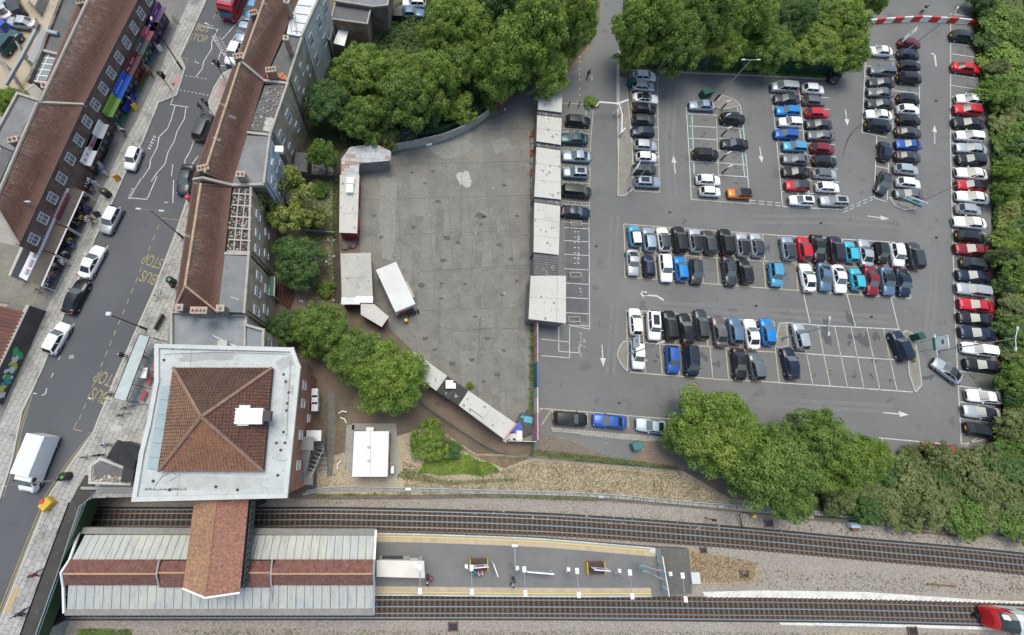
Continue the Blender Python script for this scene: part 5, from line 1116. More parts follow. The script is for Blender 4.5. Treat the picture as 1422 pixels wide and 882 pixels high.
# L, W, hood z, belt z, roof z, cabin base rear/front, roof rear/front, tail z
KIND = {
 'hatchback': (4.1,1.78,.88,.95,1.47,-1.98,.98,-1.55,.28,.95), 'small hatchback': (3.6,1.66,.92,.98,1.5,-1.74,.86,-1.4,.28,.98), 'saloon': (4.65,1.83,.84,.93,1.43,-1.72,1.0,-.92,.18,.98),
 'coupe': (4.4,1.82,.82,.9,1.33,-1.75,.85,-.75,.08,.92), 'SUV': (4.45,1.87,1.05,1.12,1.68,-2.15,1.08,-1.85,.5,1.12), 'estate': (4.7,1.83,.86,.95,1.47,-2.27,1.0,-1.95,.25,.95),
 'people carrier': (4.7,1.87,1.0,1.08,1.76,-2.28,1.5,-2.05,.75,1.08)}
def lerp3(a, c, t): return a+(c-a)*t
def car_parts(kind):
    L, W, hz, bz, rz_, cb0, cb1, cr0, cr1, tz = KIND[kind]; h = L/2; w = W/2
    xs_ = [-h, -h+.1, -h+.45, cb0+.25 if cb0 > -h+.7 else -h+.7, -.5, .5, cb1, h-.55, h-.22, h-.04, h]
    xs_ = sorted(xs_); ring = []
    def prof(x):
        t = x/h
        top = bz if cb0 <= x <= cb1 else (tz if x < cb0 else bz+(hz-bz)*min(1, (x-cb1)/.5))
        f = 1
        if x > h-.6: f = 1-.22*((x-(h-.6))/.6)**2; top -= .2*((x-(h-.6))/.6)**2.2
        if x < -h+.5: f = 1-.13*(((-h+.5)-x)/.5)**2; top -= .12*(((-h+.5)-x)/.5)**3
        return w*f, top
    b = MB(); n = 0; vs = []
    for x in xs_:
        ww, top = prof(x); e = .25 if abs(x) > h-.01 else 0; zb = .24+e*.6
        sec = [(-ww*.88, zb), (-ww, zb+.16), (-ww, top-.28), (-ww*.965, top-.1), (-ww*.86, top-.01), (-ww*.4, top+.03), (0, top+.04)]
        sec += [(-y, z_) for y, z_ in sec[-2::-1]]
        if abs(x) > h-.01: sec = [(y*.96, zb+.05 if z_ < .6 and z_ < top-.3 else min(z_, top-.08)) for y, z_ in sec]
        for y, z_ in sec: vs.append((x, y, z_))
    m = 13; fs = []
    for i in range(len(xs_)-1):
        for k in range(m-1): fs.append((i*m+k, (i+1)*m+k, (i+1)*m+k+1, i*m+k+1))
        fs.append((i*m+m-1, (i+1)*m+m-1, (i+1)*m, i*m))
    fs += [tuple(range(m)), tuple((len(xs_)-1)*m+k for k in range(m-1, -1, -1))]
    b.add(vs, fs)
    # cabin: belt ring -> roof ring
    bw, rw = w*.93, w*.74
    B4 = [Vector((cb0,-bw*.93,tz-.02 if kind in('saloon','coupe') else bz-.02)), Vector((cb1,-bw*.93,bz-.03)), Vector((cb1,bw*.93,bz-.03)), Vector((cb0,bw*.93,tz-.02 if kind in('saloon','coupe') else bz-.02))]
    # belt is widest in the middle of the cabin
    Bm = [Vector(((cb0+cb1)/2,-bw,bz)), Vector(((cb0+cb1)/2,bw,bz))]
    R4 = [Vector((cr0,-rw*.93,rz_-.06)), Vector((cr1,-rw*.95,rz_-.03)), Vector((cr1,rw*.95,rz_-.03)), Vector((cr0,rw*.93,rz_-.06))]
    Rm = [Vector(((cr0+cr1)/2,-rw,rz_-.03)), Vector(((cr0+cr1)/2,rw,rz_-.03))]
    v = [B4[0],Bm[0],B4[1],B4[2],Bm[1],B4[3],R4[0],Rm[0],R4[1],R4[2],Rm[1],R4[3]]
    b.add(v, [(0,1,7,6),(1,2,8,7),(2,3,9,8),(3,4,10,9),(4,5,11,10),(5,0,6,11)])
    out = {'body': b.mesh('body', MATS['paint_white'], smooth=True)}
    # roof skin, slightly domed
    rb = MB(); nx, ny = 6, 5; vs = []
    for i in range(nx):
        for j in range(ny):
            s, t = i/(nx-1), j/(ny-1); a = lerp3(R4[0], R4[1], s); c = lerp3(R4[3], R4[2], s); sw = 1+.045*math.sin(math.pi*s); p = lerp3(a, c, t); p = Vector((p.x, p.y*sw, p.z))
            p.z += .05*math.sin(math.pi*t)*(.5+.5*math.sin(math.pi*s))+.012+.02*math.sin(math.pi*s); p.x += (.05 if s == 1 else (-.05 if s == 0 else 0))*math.sin(math.pi*t); vs.append(p)
    rb.add(vs, [(i*ny+j, (i+1)*ny+j, (i+1)*ny+j+1, i*ny+j+1) for i in range(nx-1) for j in range(ny-1)]); out['roof'] = rb.mesh('roof', MATS['paint_white'], smooth=True)
    def pane(nm, q, ins, o, m):
        nrm = (q[1]-q[0]).cross(q[3]-q[0]).normalized(); u0, u1, v0, v1 = ins; f = lambda u, v_: lerp3(lerp3(q[0], q[1], u), lerp3(q[3], q[2], u), v_)+nrm*o
        mid0 = f(.5, v0)+nrm*.05; mid1 = f(.5, v1)+nrm*.04
        P_ = [f(u0,v0), f(u1,v0), f(u1,v1), f(u0,v1)]
        if m is CGLS or nm == 'rear_window': me = MB().add([P_[0], mid0, P_[1], P_[2], mid1, P_[3]], [(0,1,4,5),(1,2,3,4)]).mesh(nm, m, smooth=True)
        else: me = MB().add(P_, [(0,1,2,3)]).mesh(nm, m)
        return me
    out['windscreen'] = pane('windscreen', [B4[1],B4[2],R4[2],R4[1]], (.05,.95,.06,.97), .012, CGLS)
    out['rear_window'] = pane('rear_window', [B4[3],B4[0],R4[0],R4[3]], (.08,.92,.1 if kind not in ('saloon','coupe') else .12,.95), .012, CGL)
    sb = []
    for s in (0, 1):
        if s == 0: F4 = [(B4[0],Bm[0],Rm[0],R4[0]), (Bm[0],B4[1],R4[1],Rm[0])]
        else: F4 = [(B4[2],Bm[1],Rm[1],R4[2]), (Bm[1],B4[3],R4[3],Rm[1])]
        for k, q in enumerate(F4):
            lo, hi = (.12,.95) if (k == 0) == (s == 0) else (.04,.93)
            if s == 1: lo, hi = (.04+.03, .95) if k == 0 else (.05,.88)
            sb.append(pane('side_window', q, (lo, hi, .1, .9), .012, CGL))
    out['side_window'] = sb
    wr = .31 if 'SUV' not in kind else .35; wb_ = MB(); n = 14
    for (yy, rr, mi) in ((0,wr,0),(.2,wr,0)): pass
    wb_.tube([(0,-.1,0),(0,.1,0)], wr, n, 0); wb_.tube([(0,-.112,0),(0,.112,0)], wr*.62, 9, 1); out['wheel'] = wb_.mesh('wheel', [TYRE, RIM])
    out['wp'] = [(x, y, wr) for x in (-h+.78, h-.82) for y in (-w+.085, w-.085)]
    out['headlight'] = MB().box((0,0,0), (.34,.3,.14), 0, 0, .8).mesh('headlight', HEAD); out['hp'] = [(h-.26, y, hz-.2) for y in (-w+.27, w-.27)]
    out['taillight'] = MB().box((0,0,0), (.2,.32,.2), 0, 0, .85).mesh('taillight', TAIL); out['tp'] = [(-h+.13, y, tz-.12) for y in (-w+.24, w-.24)]
    out['number_plate'] = MB().box((0,0,0), (.05,.52,.13)).mesh('number_plate', PLATEY); out['pp'] = (-h-.01, 0, .62)
    out['mirror'] = MB().box((0,0,0), (.14,.22,.13), 0, 0, .8).mesh('mirror', BLK); out['mp'] = [(cb1-.28, y, bz+.08) for y in (-w-.07, w+.07)]
    out['sunroof'] = MB().box((0,0,0), ((cr1-cr0)*.62, rw*1.25, .02)).mesh('sunroof', flat('sunroof_glass', (.02,.022,.025), .12)); out['sp'] = ((cr0+cr1)/2+.05, 0, rz_+.055)
    out['grille'] = MB().box((0,0,0), (.06, W*.55, .26)).mesh('grille', BLK); out['gp'] = (h-.02, 0, .52)
    return out
CP_ = {k: car_parts(k) for k in KIND}
def car(x, y, ang, kind, col, label, group, z=0.0, roof=None, sun_=False, cat='car', k=1.0):
    """x, y: photograph pixel of the middle of the car"""
    d = CP_[kind]; c = P(x, y, z+.75); hd, _ = dirat(x, y, ang, z+.75)
    t = thing('parked_car' if group else 'car', label, cat, (c.x, c.y, z), hd, group); t.scale = (k, k, k) if isinstance(k, float) else k
    m = PAINT[col]
    def a(nm, me, loc=(0,0,0), mm=None):
        o = link(nm, me, t, loc)
        if mm: setmat(o, mm)
        return o
    a('body', d['body'], mm=m); a('roof', d['roof'], mm=PAINT[roof] if roof else m); a('windscreen', d['windscreen']); a('rear_window', d['rear_window'])
    for s in d['side_window']: a('side_window', s)
    for p in d['wp']: a('wheel', d['wheel'], p)
    for p in d['hp']: a('headlight', d['headlight'], p)
    for p in d['tp']: a('taillight', d['taillight'], p)
    for p in d['mp']: a('mirror', d['mirror'], p, m)
    a('number_plate', d['number_plate'], d['pp']); a('grille', d['grille'], d['gp'])
    if sun_: a('sunroof', d['sunroof'], d['sp'])
    return t
# rows: (row phrase, group, default heading, [(x, y, type, colour, extra...)])
H, S, V, C, U, E_, MPV = 'hatchback', 'small hatchback', 'saloon', 'coupe', 'SUV', 'estate', 'people carrier'
ROWS = [
('from the top in the column along the eastern bushes', 'cars parked along the eastern bushes', 173, [
 (1338,50,H,'green-black',-7),(1343,94,V,'red',-8),(1346,138.4,H,'white'),(1344,152.7,H,'red'),(1345,171,V,'black'),(1347,189,H,'white'),(1349,206.5,V,'silver'),(1349,222,H,'black'),(1350,240.7,V,'white'),(1349,257.4,H,'red','R:black'),
 (1351,273.8,V,'white'),(1346,291,S,'silver',-7),(1347,309,V,'white'),(1348.6,328.5,H,'black',-7),(1350,346.7,V,'dark red'),(1356,366.6,H,'dark grey',-9),(1352.5,383.3,V,'navy'),(1352,402.5,E_,'silver'),(1355.5,424,V,'red'),(1355.5,443,V,'black'),
 (1358,463,V,'navy'),(1360,485,E_,'white'),(1365,507.5,V,'black'),(1367,550.5,V,'white'),(1364,573,V,'silver','R:black'),(1364,597.3,H,'black',-9)]),
('from the top, left column of the north-east block', 'cars in the north-east block', 175, [
 (1222.4,70.6,V,'white'),(1226,97.8,E_,'grey'),(1224.4,114.7,V,'dark grey'),(1222.9,128.5,V,'grey'),(1222.9,144.2,V,'dark grey'),(1221.2,159.1,V,'white'),(1220.4,174.6,U,'black',-8)]),
('from the top, right column of the north-east block', 'cars in the north-east block', -5, [
 (1264.3,59.9,H,'maroon'),(1262.8,75.6,H,'navy'),(1264.3,91,H,'black'),(1263.6,108.5,U,'black'),(1262.8,137.2,H,'black'),(1262.3,152.2,H,'white'),(1263.6,166.6,H,'black'),(1262.8,183.3,V,'dark grey'),(1262.3,200.4,C,'blue',175),
 (1262,217.4,V,'dark grey',-7),(1260,235,H,'silver',-7),(1262.8,254,H,'white',-8),(1262.5,269.5,V,'grey',176)]),
('from the top, left of the lowest cars in the north-east block', 'cars in the north-east block', 88, [(1228.8,209.3,H,'navy'),(1227.4,254,V,'dark grey',-104)]),
('from the top in the narrow column by the height barrier', 'cars in the narrow western column', -4, [
 (895.4,105,H,'white'),(894,119.4,H,'silver'),(896.9,136,V,'white','R:black'),(895.4,150.6,H,'black'),(894.4,166,H,'dark grey'),(893,182.8,H,'navy',177),(896.9,201.5,H,'silver'),(897.9,218,S,'white'),(895.4,235,H,'dark grey'),(899.9,252.6,E_,'silver blue','S')]),
('from the top in the charging block', 'cars in the charging block', -4, [
 (975.4,146,V,'silver blue',176),(1017.8,164.8,U,'black'),(1020.8,199.7,V,'black',177),(980.4,214,U,'black'),(984.2,249.6,H,'white'),(986.7,265.8,S,'white'),(1027.6,268.3,H,'orange',178,'R:black')]),
('from the top, left column of the north-central block', 'cars in the north-central block', 176, [
 (1089,121,MPV,'silver'),(1093,137,V,'dark grey'),(1094.4,153.6,H,'bright blue'),(1097.9,169.3,H,'white'),(1092.4,186,H,'blue'),(1104.3,203,H,'light blue'),(1106,221,V,'grey'),(1106.6,239,V,'black'),(1107.8,257.6,H,'red','R:dark grey'),(1113.6,278.3,H,'white','S')]),
('from the top, right column of the north-central block', 'cars in the north-central block', -4, [
 (1130.3,123,H,'white'),(1131.5,140,H,'grey'),(1136,156.6,H,'red'),(1137.8,172.3,V,'dark grey',176),(1140.5,188,V,'grey',176),(1143.5,206,H,'dark red'),(1146.5,223.4,H,'black'),(1146.5,241,H,'silver','R:grey'),(1150.2,260,H,'white'),(1158.5,278.8,E_,'silver',178,'S')]),
('from the top in the row beside the long white sheds', 'cars beside the white sheds', -4, [
 (802.9,167.6,H,'black'),(797,192,V,'teal',177),(801,217,V,'silver blue',176),(799.5,239.5,H,'silver blue',177,'S'),(800.6,265.6,MPV,'green-black',-6),(799,294,V,'navy',-5)]),
('from the left, upper row of the middle block', 'cars in the middle block', 99, [
 (881.3,327.5,S,'light blue','R:white'),(901.3,332.2,H,'silver blue'),(921.3,332,H,'white','R:dark grey'),(943.3,333,U,'black'),(965.7,333.5,H,'silver','R:black'),(984.6,336.4,H,'dark grey'),(1007.4,336.4,U,'black'),(1031,339.8,H,'silver','R:black'),(1050.6,340,H,'silver','R:dark grey'),
 (1094.6,344.9,H,'silver blue','R:dark grey'),(1116.5,344.9,H,'red'),(1136,344.9,V,'black',-80),(1160.4,346.5,U,'dark purple'),(1180.7,350,S,'turquoise'),(1201.8,350.8,V,'silver'),(1223.7,351,S,'black',-80,'R:green-black'),(1246.5,353.3,H,'white',-79),(1270.1,355,U,'dark grey',102)]),
('from the left, lower row of the middle block', 'cars in the middle block', -82, [
 (879.2,364.3,C,'silver',-86),(900.8,369.3,S,'navy',96),(924.4,371.9,E_,'white',-84),(945.5,373,H,'bright blue',98),(966.6,377.3,H,'dark grey',-86),(1013,376.4,V,'dark grey',-83),(1035,377,H,'black',100),(1077.7,381,H,'light blue',-84),
 (1121.6,385.4,V,'white',102),(1145.2,384.5,V,'steel blue',-83),(1165.5,387,V,'white',-80),(1189.1,387.9,S,'turquoise',102),(1210.2,390.4,V,'dark red',-81),(1233,390.4,V,'steel blue',-80,'R:black'),(1254,392,V,'navy',-80)]),
('from the left, upper row of the southern block', 'cars in the southern block', 96, [
 (882.6,446.6,H,'white',95),(907.5,452,U,'white',-86,'S'),(930,451.7,U,'black',98),(952.8,456.2,V,'black',99),(974.2,449.9,E_,'dark grey',97),(999.6,459.9,V,'brown-grey',100),(1021.4,459,H,'steel blue',97),(1044,463.9,V,'white',101),(1065.9,460.8,H,'bright blue',99),
 (1111.7,467.1,H,'silver',103),(1250.5,480.7,U,'navy',112)]),
('from the left, lower row of the southern block', 'cars in the southern block', -84, [
 (886.3,493.4,H,'white',-87),(934.3,498.9,H,'blue',-87),(959.7,500.7,MPV,'navy',-86,'S'),(1026.9,505.2,V,'black',-84),(1050.4,508.8,H,'grey',102),(1098,504.3,V,'navy',103)]),
('from the left in the southern row above the cobbled edging', 'cars above the cobbled edging', 174, [(792.3,581.5,E_,'black',-5),(846.5,585,V,'blue',174),(904.8,591.5,C,'pale blue',174)]),
]
KINDW = {'SUV': 'SUV', 'people carrier': 'people carrier'}
rnd = random.Random(3)
def run_row(row):
    phrase, group, dang, cars = row
    for i, c in enumerate(cars):
        x, y, kind, col = c[:4]; ang, roof, sun_ = dang, None, False
        for e in c[4:]:
            if isinstance(e, (int, float)): ang = e
            elif e.startswith('R:'): roof = e[2:]
            elif e == 'S': sun_ = True
        extra = ' with '+roof+' roof' if roof and roof != col else ''
        lb = '%s %s%s, %s %s' % (col, kind, extra, ORD[i], phrase)
        if len(lb.split()) > 16: lb = '%s %s, %s %s' % (col, kind, ORD[i], phrase)
        # cars look a little bigger the further out they stand: the bays do too
        k = 1.0
        if x > 1290: k = (1.07, 1.0, 1.0)
        elif y < 300 and x > 850: k = (.93, .93, .93)
        elif y > 300 and x > 850: k = (.98, 1.0, 1.0)
        if k != 1.0: k = tuple(v*rnd.uniform(.98, 1.03) for v in k)
        car(x, y, ang+rnd.uniform(-1.2, 1.2), kind, col, lb, group, 0.045, roof, sun_, k=k)
for row in ROWS: run_row(row)
car(1303,626,178,H,'red','red hatchback half buried under the olive bushes south of the car park', None, .045)
car(1160,101,80,H,'navy','navy hatchback parked under the tree at the top of the car park', None, .045)
car(1316.5,514.8,143,C,'silver','silver convertible driving out past the south-east traffic island', None, .045, 'dark grey')
ZT = ZS+.01
for x, y, a, kd, cl, lb in ((184.6,220,-111,S,'white','tiny white rounded hatchback at the west kerb, highest of the street cars'),(153.4,304.8,-117,H,'silver','white-roofed silver hatchback at the west kerb below the sooty zigzag lines'),(127.2,363.4,62,V,'white','white saloon at the west kerb between silver hatchback and black saloon'),
        (104.8,411.7,63,V,'black','black saloon at the west kerb beside the end of the awnings'),(78.7,469.5,60,H,'white','white hatchback driving beside the graffiti wall'),(282.4,175.9,66,U,'dark grey','dark grey SUV on the east side by the crossing'),(257.4,248.7,-103,V,'dark grey','dark grey saloon on the east side next to the hipped roof'),
        (324,74,-112,H,'white','white hatchback at the lights behind the zigzag lines'),(339.5,42,-112,V,'silver blue','grey-blue saloon queuing behind the white hatchback'),(352,12,-112,H,'light blue','light blue hatchback beside the red bus')):
    car(x, y, a, kd, cl, lb, 'cars on the street', ZT, 'white' if 'white-roofed' in lb else None, k=1.03)
for x, y, a, kd, cl, lb in ((29,31,175,V,'silver','silver saloon parked crosswise in the rear car yard'),(20,7,120,E_,'dark grey','dark grey estate with yellow plate in the rear car yard'),(3,12,120,V,'silver','silver saloon cut by the picture edge in the rear yard'),(-2,33,150,H,'blue','blue car at the left edge of the rear yard'),(12,58,50,U,'teal','dark teal SUV under the steel truss in the rear yard')):
    car(x, y, a, kd, cl, lb, 'cars in the rear yard', ZT)
car(571,17,-2,V,'steel blue','old steel blue saloon with its bonnet up in the earth yard', 'cars in the earth yard', .02); car(575,3,178,H,'white','white hatchback behind the old steel blue saloon', 'cars in the earth yard', .02)
# ---------------------------------------------------------------- van, bus, train
def wheels(t, pts, r, w_=.25):
    b = MB(); b.tube([(0,-w_/2,0),(0,w_/2,0)], r, 14); b.tube([(0,-w_/2-.01,0),(0,w_/2+.01,0)], r*.55, 8, 1); me = b.mesh('wheel', [TYRE, RIM])
    for p in pts: link('wheel', me, t, p)
h, _ = dirat(47, 642, -112, ZS+1.5); c = P(47, 642, ZS+1.6)
vn = thing('box_van', 'white box van driving down the street near the railway bridge', 'van', (c.x, c.y, ZT), h)
WV = flat('van_white', (.74,.75,.76), .35, 0, .3)
b = MB(); b.prism([(-3.2,-1.08),(1.35,-1.08),(1.35,1.08),(-3.2,1.08)], .55, 3.0); link('box_body', b.mesh('box_body', WV), vn, (0,0,0))
b = MB(); b.prism([(-3.1,-1.0),(1.25,-1.0),(1.25,1.0),(-3.1,1.0)], 3.0, 3.04); link('box_roof', b.mesh('box_roof', flat('van_roof_panel', (.6,.65,.7), .5)), vn, (0,0,0))
b = MB(); v = []
for x, z0, z1, ww in ((1.36,.4,2.35,1.0),(2.0,.4,2.3,1.0),(2.65,.4,1.5,.97),(3.15,.42,1.25,.9),(3.35,.45,.95,.8)): v += [(x,-ww,z0),(x,-ww,z1-.1),(x,-ww*.88,z1),(x,ww*.88,z1),(x,ww,z1-.1),(x,ww,z0)]
b.add(v, [(i*6+k,(i+1)*6+k,(i+1)*6+(k+1)%6,i*6+(k+1)%6) for i in range(4) for k in range(6)]+[(0,1,2,3,4,5),(29,28,27,26,25,24)]); link('cab', b.mesh('cab', WV, smooth=False), vn, (0,0,0))
link('windscreen', MB().add([(2.03,-.84,2.31),(2.03,.84,2.31),(2.66,.84,1.53),(2.66,-.84,1.53)], [(0,3,2,1)]).mesh('windscreen', CGLS), vn, (.02,0,.015))
for s in (-1, 1):
    link('side_window', MB().add([(1.55,1.012*s,2.1),(2.05,1.012*s,2.05),(2.5,1.0*s,1.5),(1.55,1.012*s,1.5)], [(0,1,2,3) if s > 0 else (3,2,1,0)]).mesh('side_window', CGL), vn, (0,0,0))
    link('mirror', MB().box((2.3,1.2*s,1.7), (.15,.22,.35)).mesh('mirror', BLK), vn, (0,0,0)); link('headlight', MB().box((3.2,.7*s,.95), (.3,.3,.2)).mesh('headlight', HEAD), vn, (0,0,0))
wheels(vn, [(x, y, .36) for x in (-2,2.4) for y in (-.92,.92)], .36)
h, _ = dirat(322, 26, -113, ZS); c = P(318.5, 31.5, ZS); BD = Vector((math.cos(h), math.sin(h), 0)); c = c-BD*5.4
bus = thing('bus', 'red bus with grey roof and white hatches, cut by the top edge of the street', 'bus', (c.x, c.y, ZT), h); bus.scale = (1,1,.64)
RED = flat('bus_red', (.42,.012,.02), .3, 0, .5); b = MB(); v = []
for x, z1, ww, z0 in ((-5.4,4.3,1.2,.35),(-5.2,4.4,1.27,.3),(4.3,4.4,1.27,.3),(4.85,4.35,1.25,.3),(5.25,3.6,1.2,.3),(5.4,1.6,1.15,.32),(5.42,.6,1.1,.4)): v += [(x,-ww,z0),(x,-ww,z1-.25),(x,-ww*.82,z1),(x,ww*.82,z1),(x,ww,z1-.25),(x,ww,z0)]
b.add(v, [(i*6+k,(i+1)*6+k,(i+1)*6+(k+1)%6,i*6+(k+1)%6) for i in range(6) for k in range(6)]+[(0,1,2,3,4,5),(41,40,39,38,37,36)]); link('body', b.mesh('body', RED), bus, (0,0,0))
link('roof_panel', MB().box((-.2,0,4.42), (9.2,1.9,.06)).mesh('roof_panel', flat('bus_roof_grey', (.18,.2,.22), .5)), bus, (0,0,0))
for x in (3.6,2.1,.2,-2): link('roof_hatch', MB().box((x,.0,4.5), (.8,1.2,.08)).mesh('roof_hatch', WPAINT), bus, (0,0,0))
link('upper_windscreen', MB().add([(4.93,-1.02,4.18),(4.93,1.02,4.18),(5.27,1.0,3.3),(5.27,-1.0,3.3)], [(0,3,2,1)]).mesh('upper_windscreen', CGL), bus, (.03,0,.02))
link('windscreen', MB().add([(5.3,-1.02,2.75),(5.3,1.02,2.75),(5.42,1.0,1.45),(5.42,-1.0,1.45)], [(0,3,2,1)]).mesh('windscreen', flat('bus_screen_blue', (.04,.2,.3), .1)), bus, (.05,0,.02))
link('destination_board', MB().box((5.36,0,2.98), (.05,1.5,.3)).mesh('destination_board', BLK), bus, (0,0,0))
for s in (-1, 1):
    for zc, hh_ in ((1.75,.85),(3.45,.7)):
        for k in range(6): link('side_window', MB().box((-4.2+k*1.55,1.275*s,zc), (1.4,.03,hh_)).mesh('side_window', CGL), bus, (0,0,0))
    link('headlight', MB().box((5.38,.85*s,.75), (.12,.3,.22)).mesh('headlight', HEAD), bus, (0,0,0)); link('mirror', MB().box((5.6,1.35*s,2.5), (.15,.2,.4)).mesh('mirror', BLK), bus, (0,0,0))
wheels(bus, [(x, y, .48) for x in (-3.2,2.9) for y in (-1.05,1.05)], .48)
# train on the lower track, running out of the right edge
h, _ = dirat(1380, 853, -3.5, 0); c = P(1357, 853.2, ZR+.3)
tn = thing('train', 'red-fronted underground train entering at the right end of the lower track', 'train', (c.x, c.y, ZR+.2), h)
b = MB(); v = []; secs = [(0,.35,1.9,1.05),(.12,.3,2.3,1.22),(.55,.3,2.75,1.32),(1.4,.3,3.35,1.36),(2.0,.3,3.55,1.38),(34,.3,3.55,1.38)]
for x, z0, z1, ww in secs: v += [(x,-ww*.9,z0),(x,-ww,z0+.5),(x,-ww*.97,z1-.9),(x,-ww*.8,z1-.25),(x,-ww*.35,z1),(x,ww*.35,z1),(x,ww*.8,z1-.25),(x,ww*.97,z1-.9),(x,ww,z0+.5),(x,ww*.9,z0)]
fs = [(i*10+k,i*10+(k+1)%10,(i+1)*10+(k+1)%10,(i+1)*10+k) for i in range(5) for k in range(10)]
bb = MB(); bb.add(v, fs[:30]+[tuple(range(9,-1,-1))], 0); bb.add(v, fs[30:], 1); 
for i in range(len(bb.f)-20, len(bb.f)):
    if (i-(len(bb.f)-20)) % 10 in (4,): pass
link('body', bb.mesh('body', [flat('train_red', (.5,.012,.02), .3, 0, .5), flat('train_pale', (.5,.52,.53), .35, .1)]), tn, (0,0,0))
for s in (-1, 1):
    link('headlight', MB().box((.1,.85*s,1.0), (.12,.3,.16)).mesh('headlight', HEAD), tn, (0,0,0))
    link('side_window', MB().box((1.7,1.33*s,2.1), (.9,.08,.75)).mesh('side_window', CGL), tn, (0,0,0))
    for k in range(12): link('side_window', MB().box((4.3+k*2.4,1.37*s,2.0), (1.5,.06,.8)).mesh('side_window', CGL), tn, (0,0,0))
v = []
for x, z0, z1, ww in ((.2,.3,2.36,1.23),(.55,.3,2.75,1.32),(1.0,.3,3.07,1.34),(1.4,.3,3.35,1.36)): v += [(x,-ww*.82,z1-.28+.03),(x,-ww*.35,z1+.03),(x,ww*.35,z1+.03),(x,ww*.82,z1-.28+.03)]
link('windscreen', MB().add(v, [(i*4+k,i*4+k+1,(i+1)*4+k+1,(i+1)*4+k) for i in range(3) for k in range(3)]).mesh('windscreen', flat('train_glass', (.03,.045,.045), .15)), tn, (-.02,0,.02))
link('window_sticker', MB().add([(.35,.35,2.6),(.35,.85,2.45),(.8,.85,2.8),(.8,.35,2.98)], [(0,3,2,1)]).mesh('window_sticker', WPAINT), tn, (-.05,0,.1))
link('coupler', MB().box((-.3,0,.4), (.8,.5,.4)).mesh('coupler', BLK), tn, (0,0,0)); link('roof_rib', MB().box((18,0,3.57), (31,.5,.06)).mesh('roof_rib', GALV), tn, (0,0,0))
# ================================================================== TREES AND PLANTS
LM = {'mid': leaf_mat('leaves_mid', (.05,.11,.022), (.15,.245,.052), (.29,.4,.1)), 'dark': leaf_mat('leaves_dark', (.04,.09,.027), (.1,.185,.055), (.185,.29,.1)),
      'bright': leaf_mat('leaves_bright', (.06,.13,.022), (.19,.29,.05), (.35,.46,.12), (.3,.37,.08)), 'olive': leaf_mat('leaves_olive', (.06,.09,.03), (.165,.205,.07), (.33,.36,.16), (.22,.25,.1)),
      'yellow': leaf_mat('leaves_yellow', (.12,.15,.03), (.24,.29,.07), (.4,.43,.16), (.34,.32,.13)), 'grey': leaf_mat('leaves_greyish', (.1,.1,.07), (.19,.18,.14), (.3,.28,.24)), 'straw': leaf_mat('straw', (.2,.155,.09), (.34,.27,.17), (.5,.42,.29))}
BARK = rough_ground('bark', (.11,.09,.07), (.16,.135,.11), (.06,.05,.04), big=2, fine=8)
def leafcloud(rs, centers, radii, n, leaf, name, flatten=.8, droop=0, fill=.35):
    """n small leaf sprays spread over lobes; each spray is a bent four-cornered blade pair"""
    centers = np.array(centers); radii = np.array(radii); wgt = radii**2; wgt = wgt/wgt.sum()
    idx = rs.choice(len(radii), n, p=wgt); d = rs.normal(size=(n,3)); d /= np.linalg.norm(d, axis=1)[:,None]
    d[:,2] = np.where(rs.rand(n) < .85, np.abs(d[:,2]), d[:,2])
    # sprays sit on small puffs that stand proud of each lobe, so the crown breaks into rosettes with dark gaps
    npf = 11; cd = rs.normal(size=(len(radii), npf, 3)); cd /= np.linalg.norm(cd, axis=2)[:,:,None]; cd[:,:,2] = np.abs(cd[:,:,2])*.95-.12
    pr = rs.uniform(.34,.52,(len(radii),npf))*np.minimum(radii, 1.7)[:,None]; po = rs.uniform(.7,1.12,(len(radii),npf)); pk = rs.randint(0, npf, n)
    inner = rs.rand(n) < fill*.35
    c = centers[idx]+cd[idx,pk]*(radii[idx]*po[idx,pk]*np.where(inner,.6,1))[:,None]*np.array([1,1,flatten])+d*(pr[idx,pk]*rs.uniform(.75,1.1,n))[:,None]
    c[:,2] = np.maximum(c[:,2], .15)
    nr = d+rs.normal(size=(n,3))*.32+np.array([0,0,.2]); nr /= np.linalg.norm(nr, axis=1)[:,None]
    u = np.cross(nr, rs.normal(size=(n,3))); u /= np.linalg.norm(u, axis=1)[:,None]; v = np.cross(nr, u)
    s = leaf*rs.uniform(.6,1.25,n)[:,None]; l = u*s; w_ = v*s*.55; 
    if droop: l[:,2] -= droop*s[:,0]
    V = np.empty((n,4,3)); V[:,0] = c-l; V[:,1] = c+w_-nr*s*.1; V[:,2] = c+l; V[:,3] = c-w_-nr*s*.1
    me = bpy.data.meshes.new(name); me.vertices.add(4*n); me.vertices.foreach_set('co', V.reshape(-1)); me.loops.add(4*n); me.loops.foreach_set('vertex_index', np.arange(4*n)); me.polygons.add(n)
    me.polygons.foreach_set('loop_start', np.arange(n)*4); me.polygons.foreach_set('loop_total', np.full(n,4)); me.materials.append(LM['mid']); me.update(calc_edges=True); return me
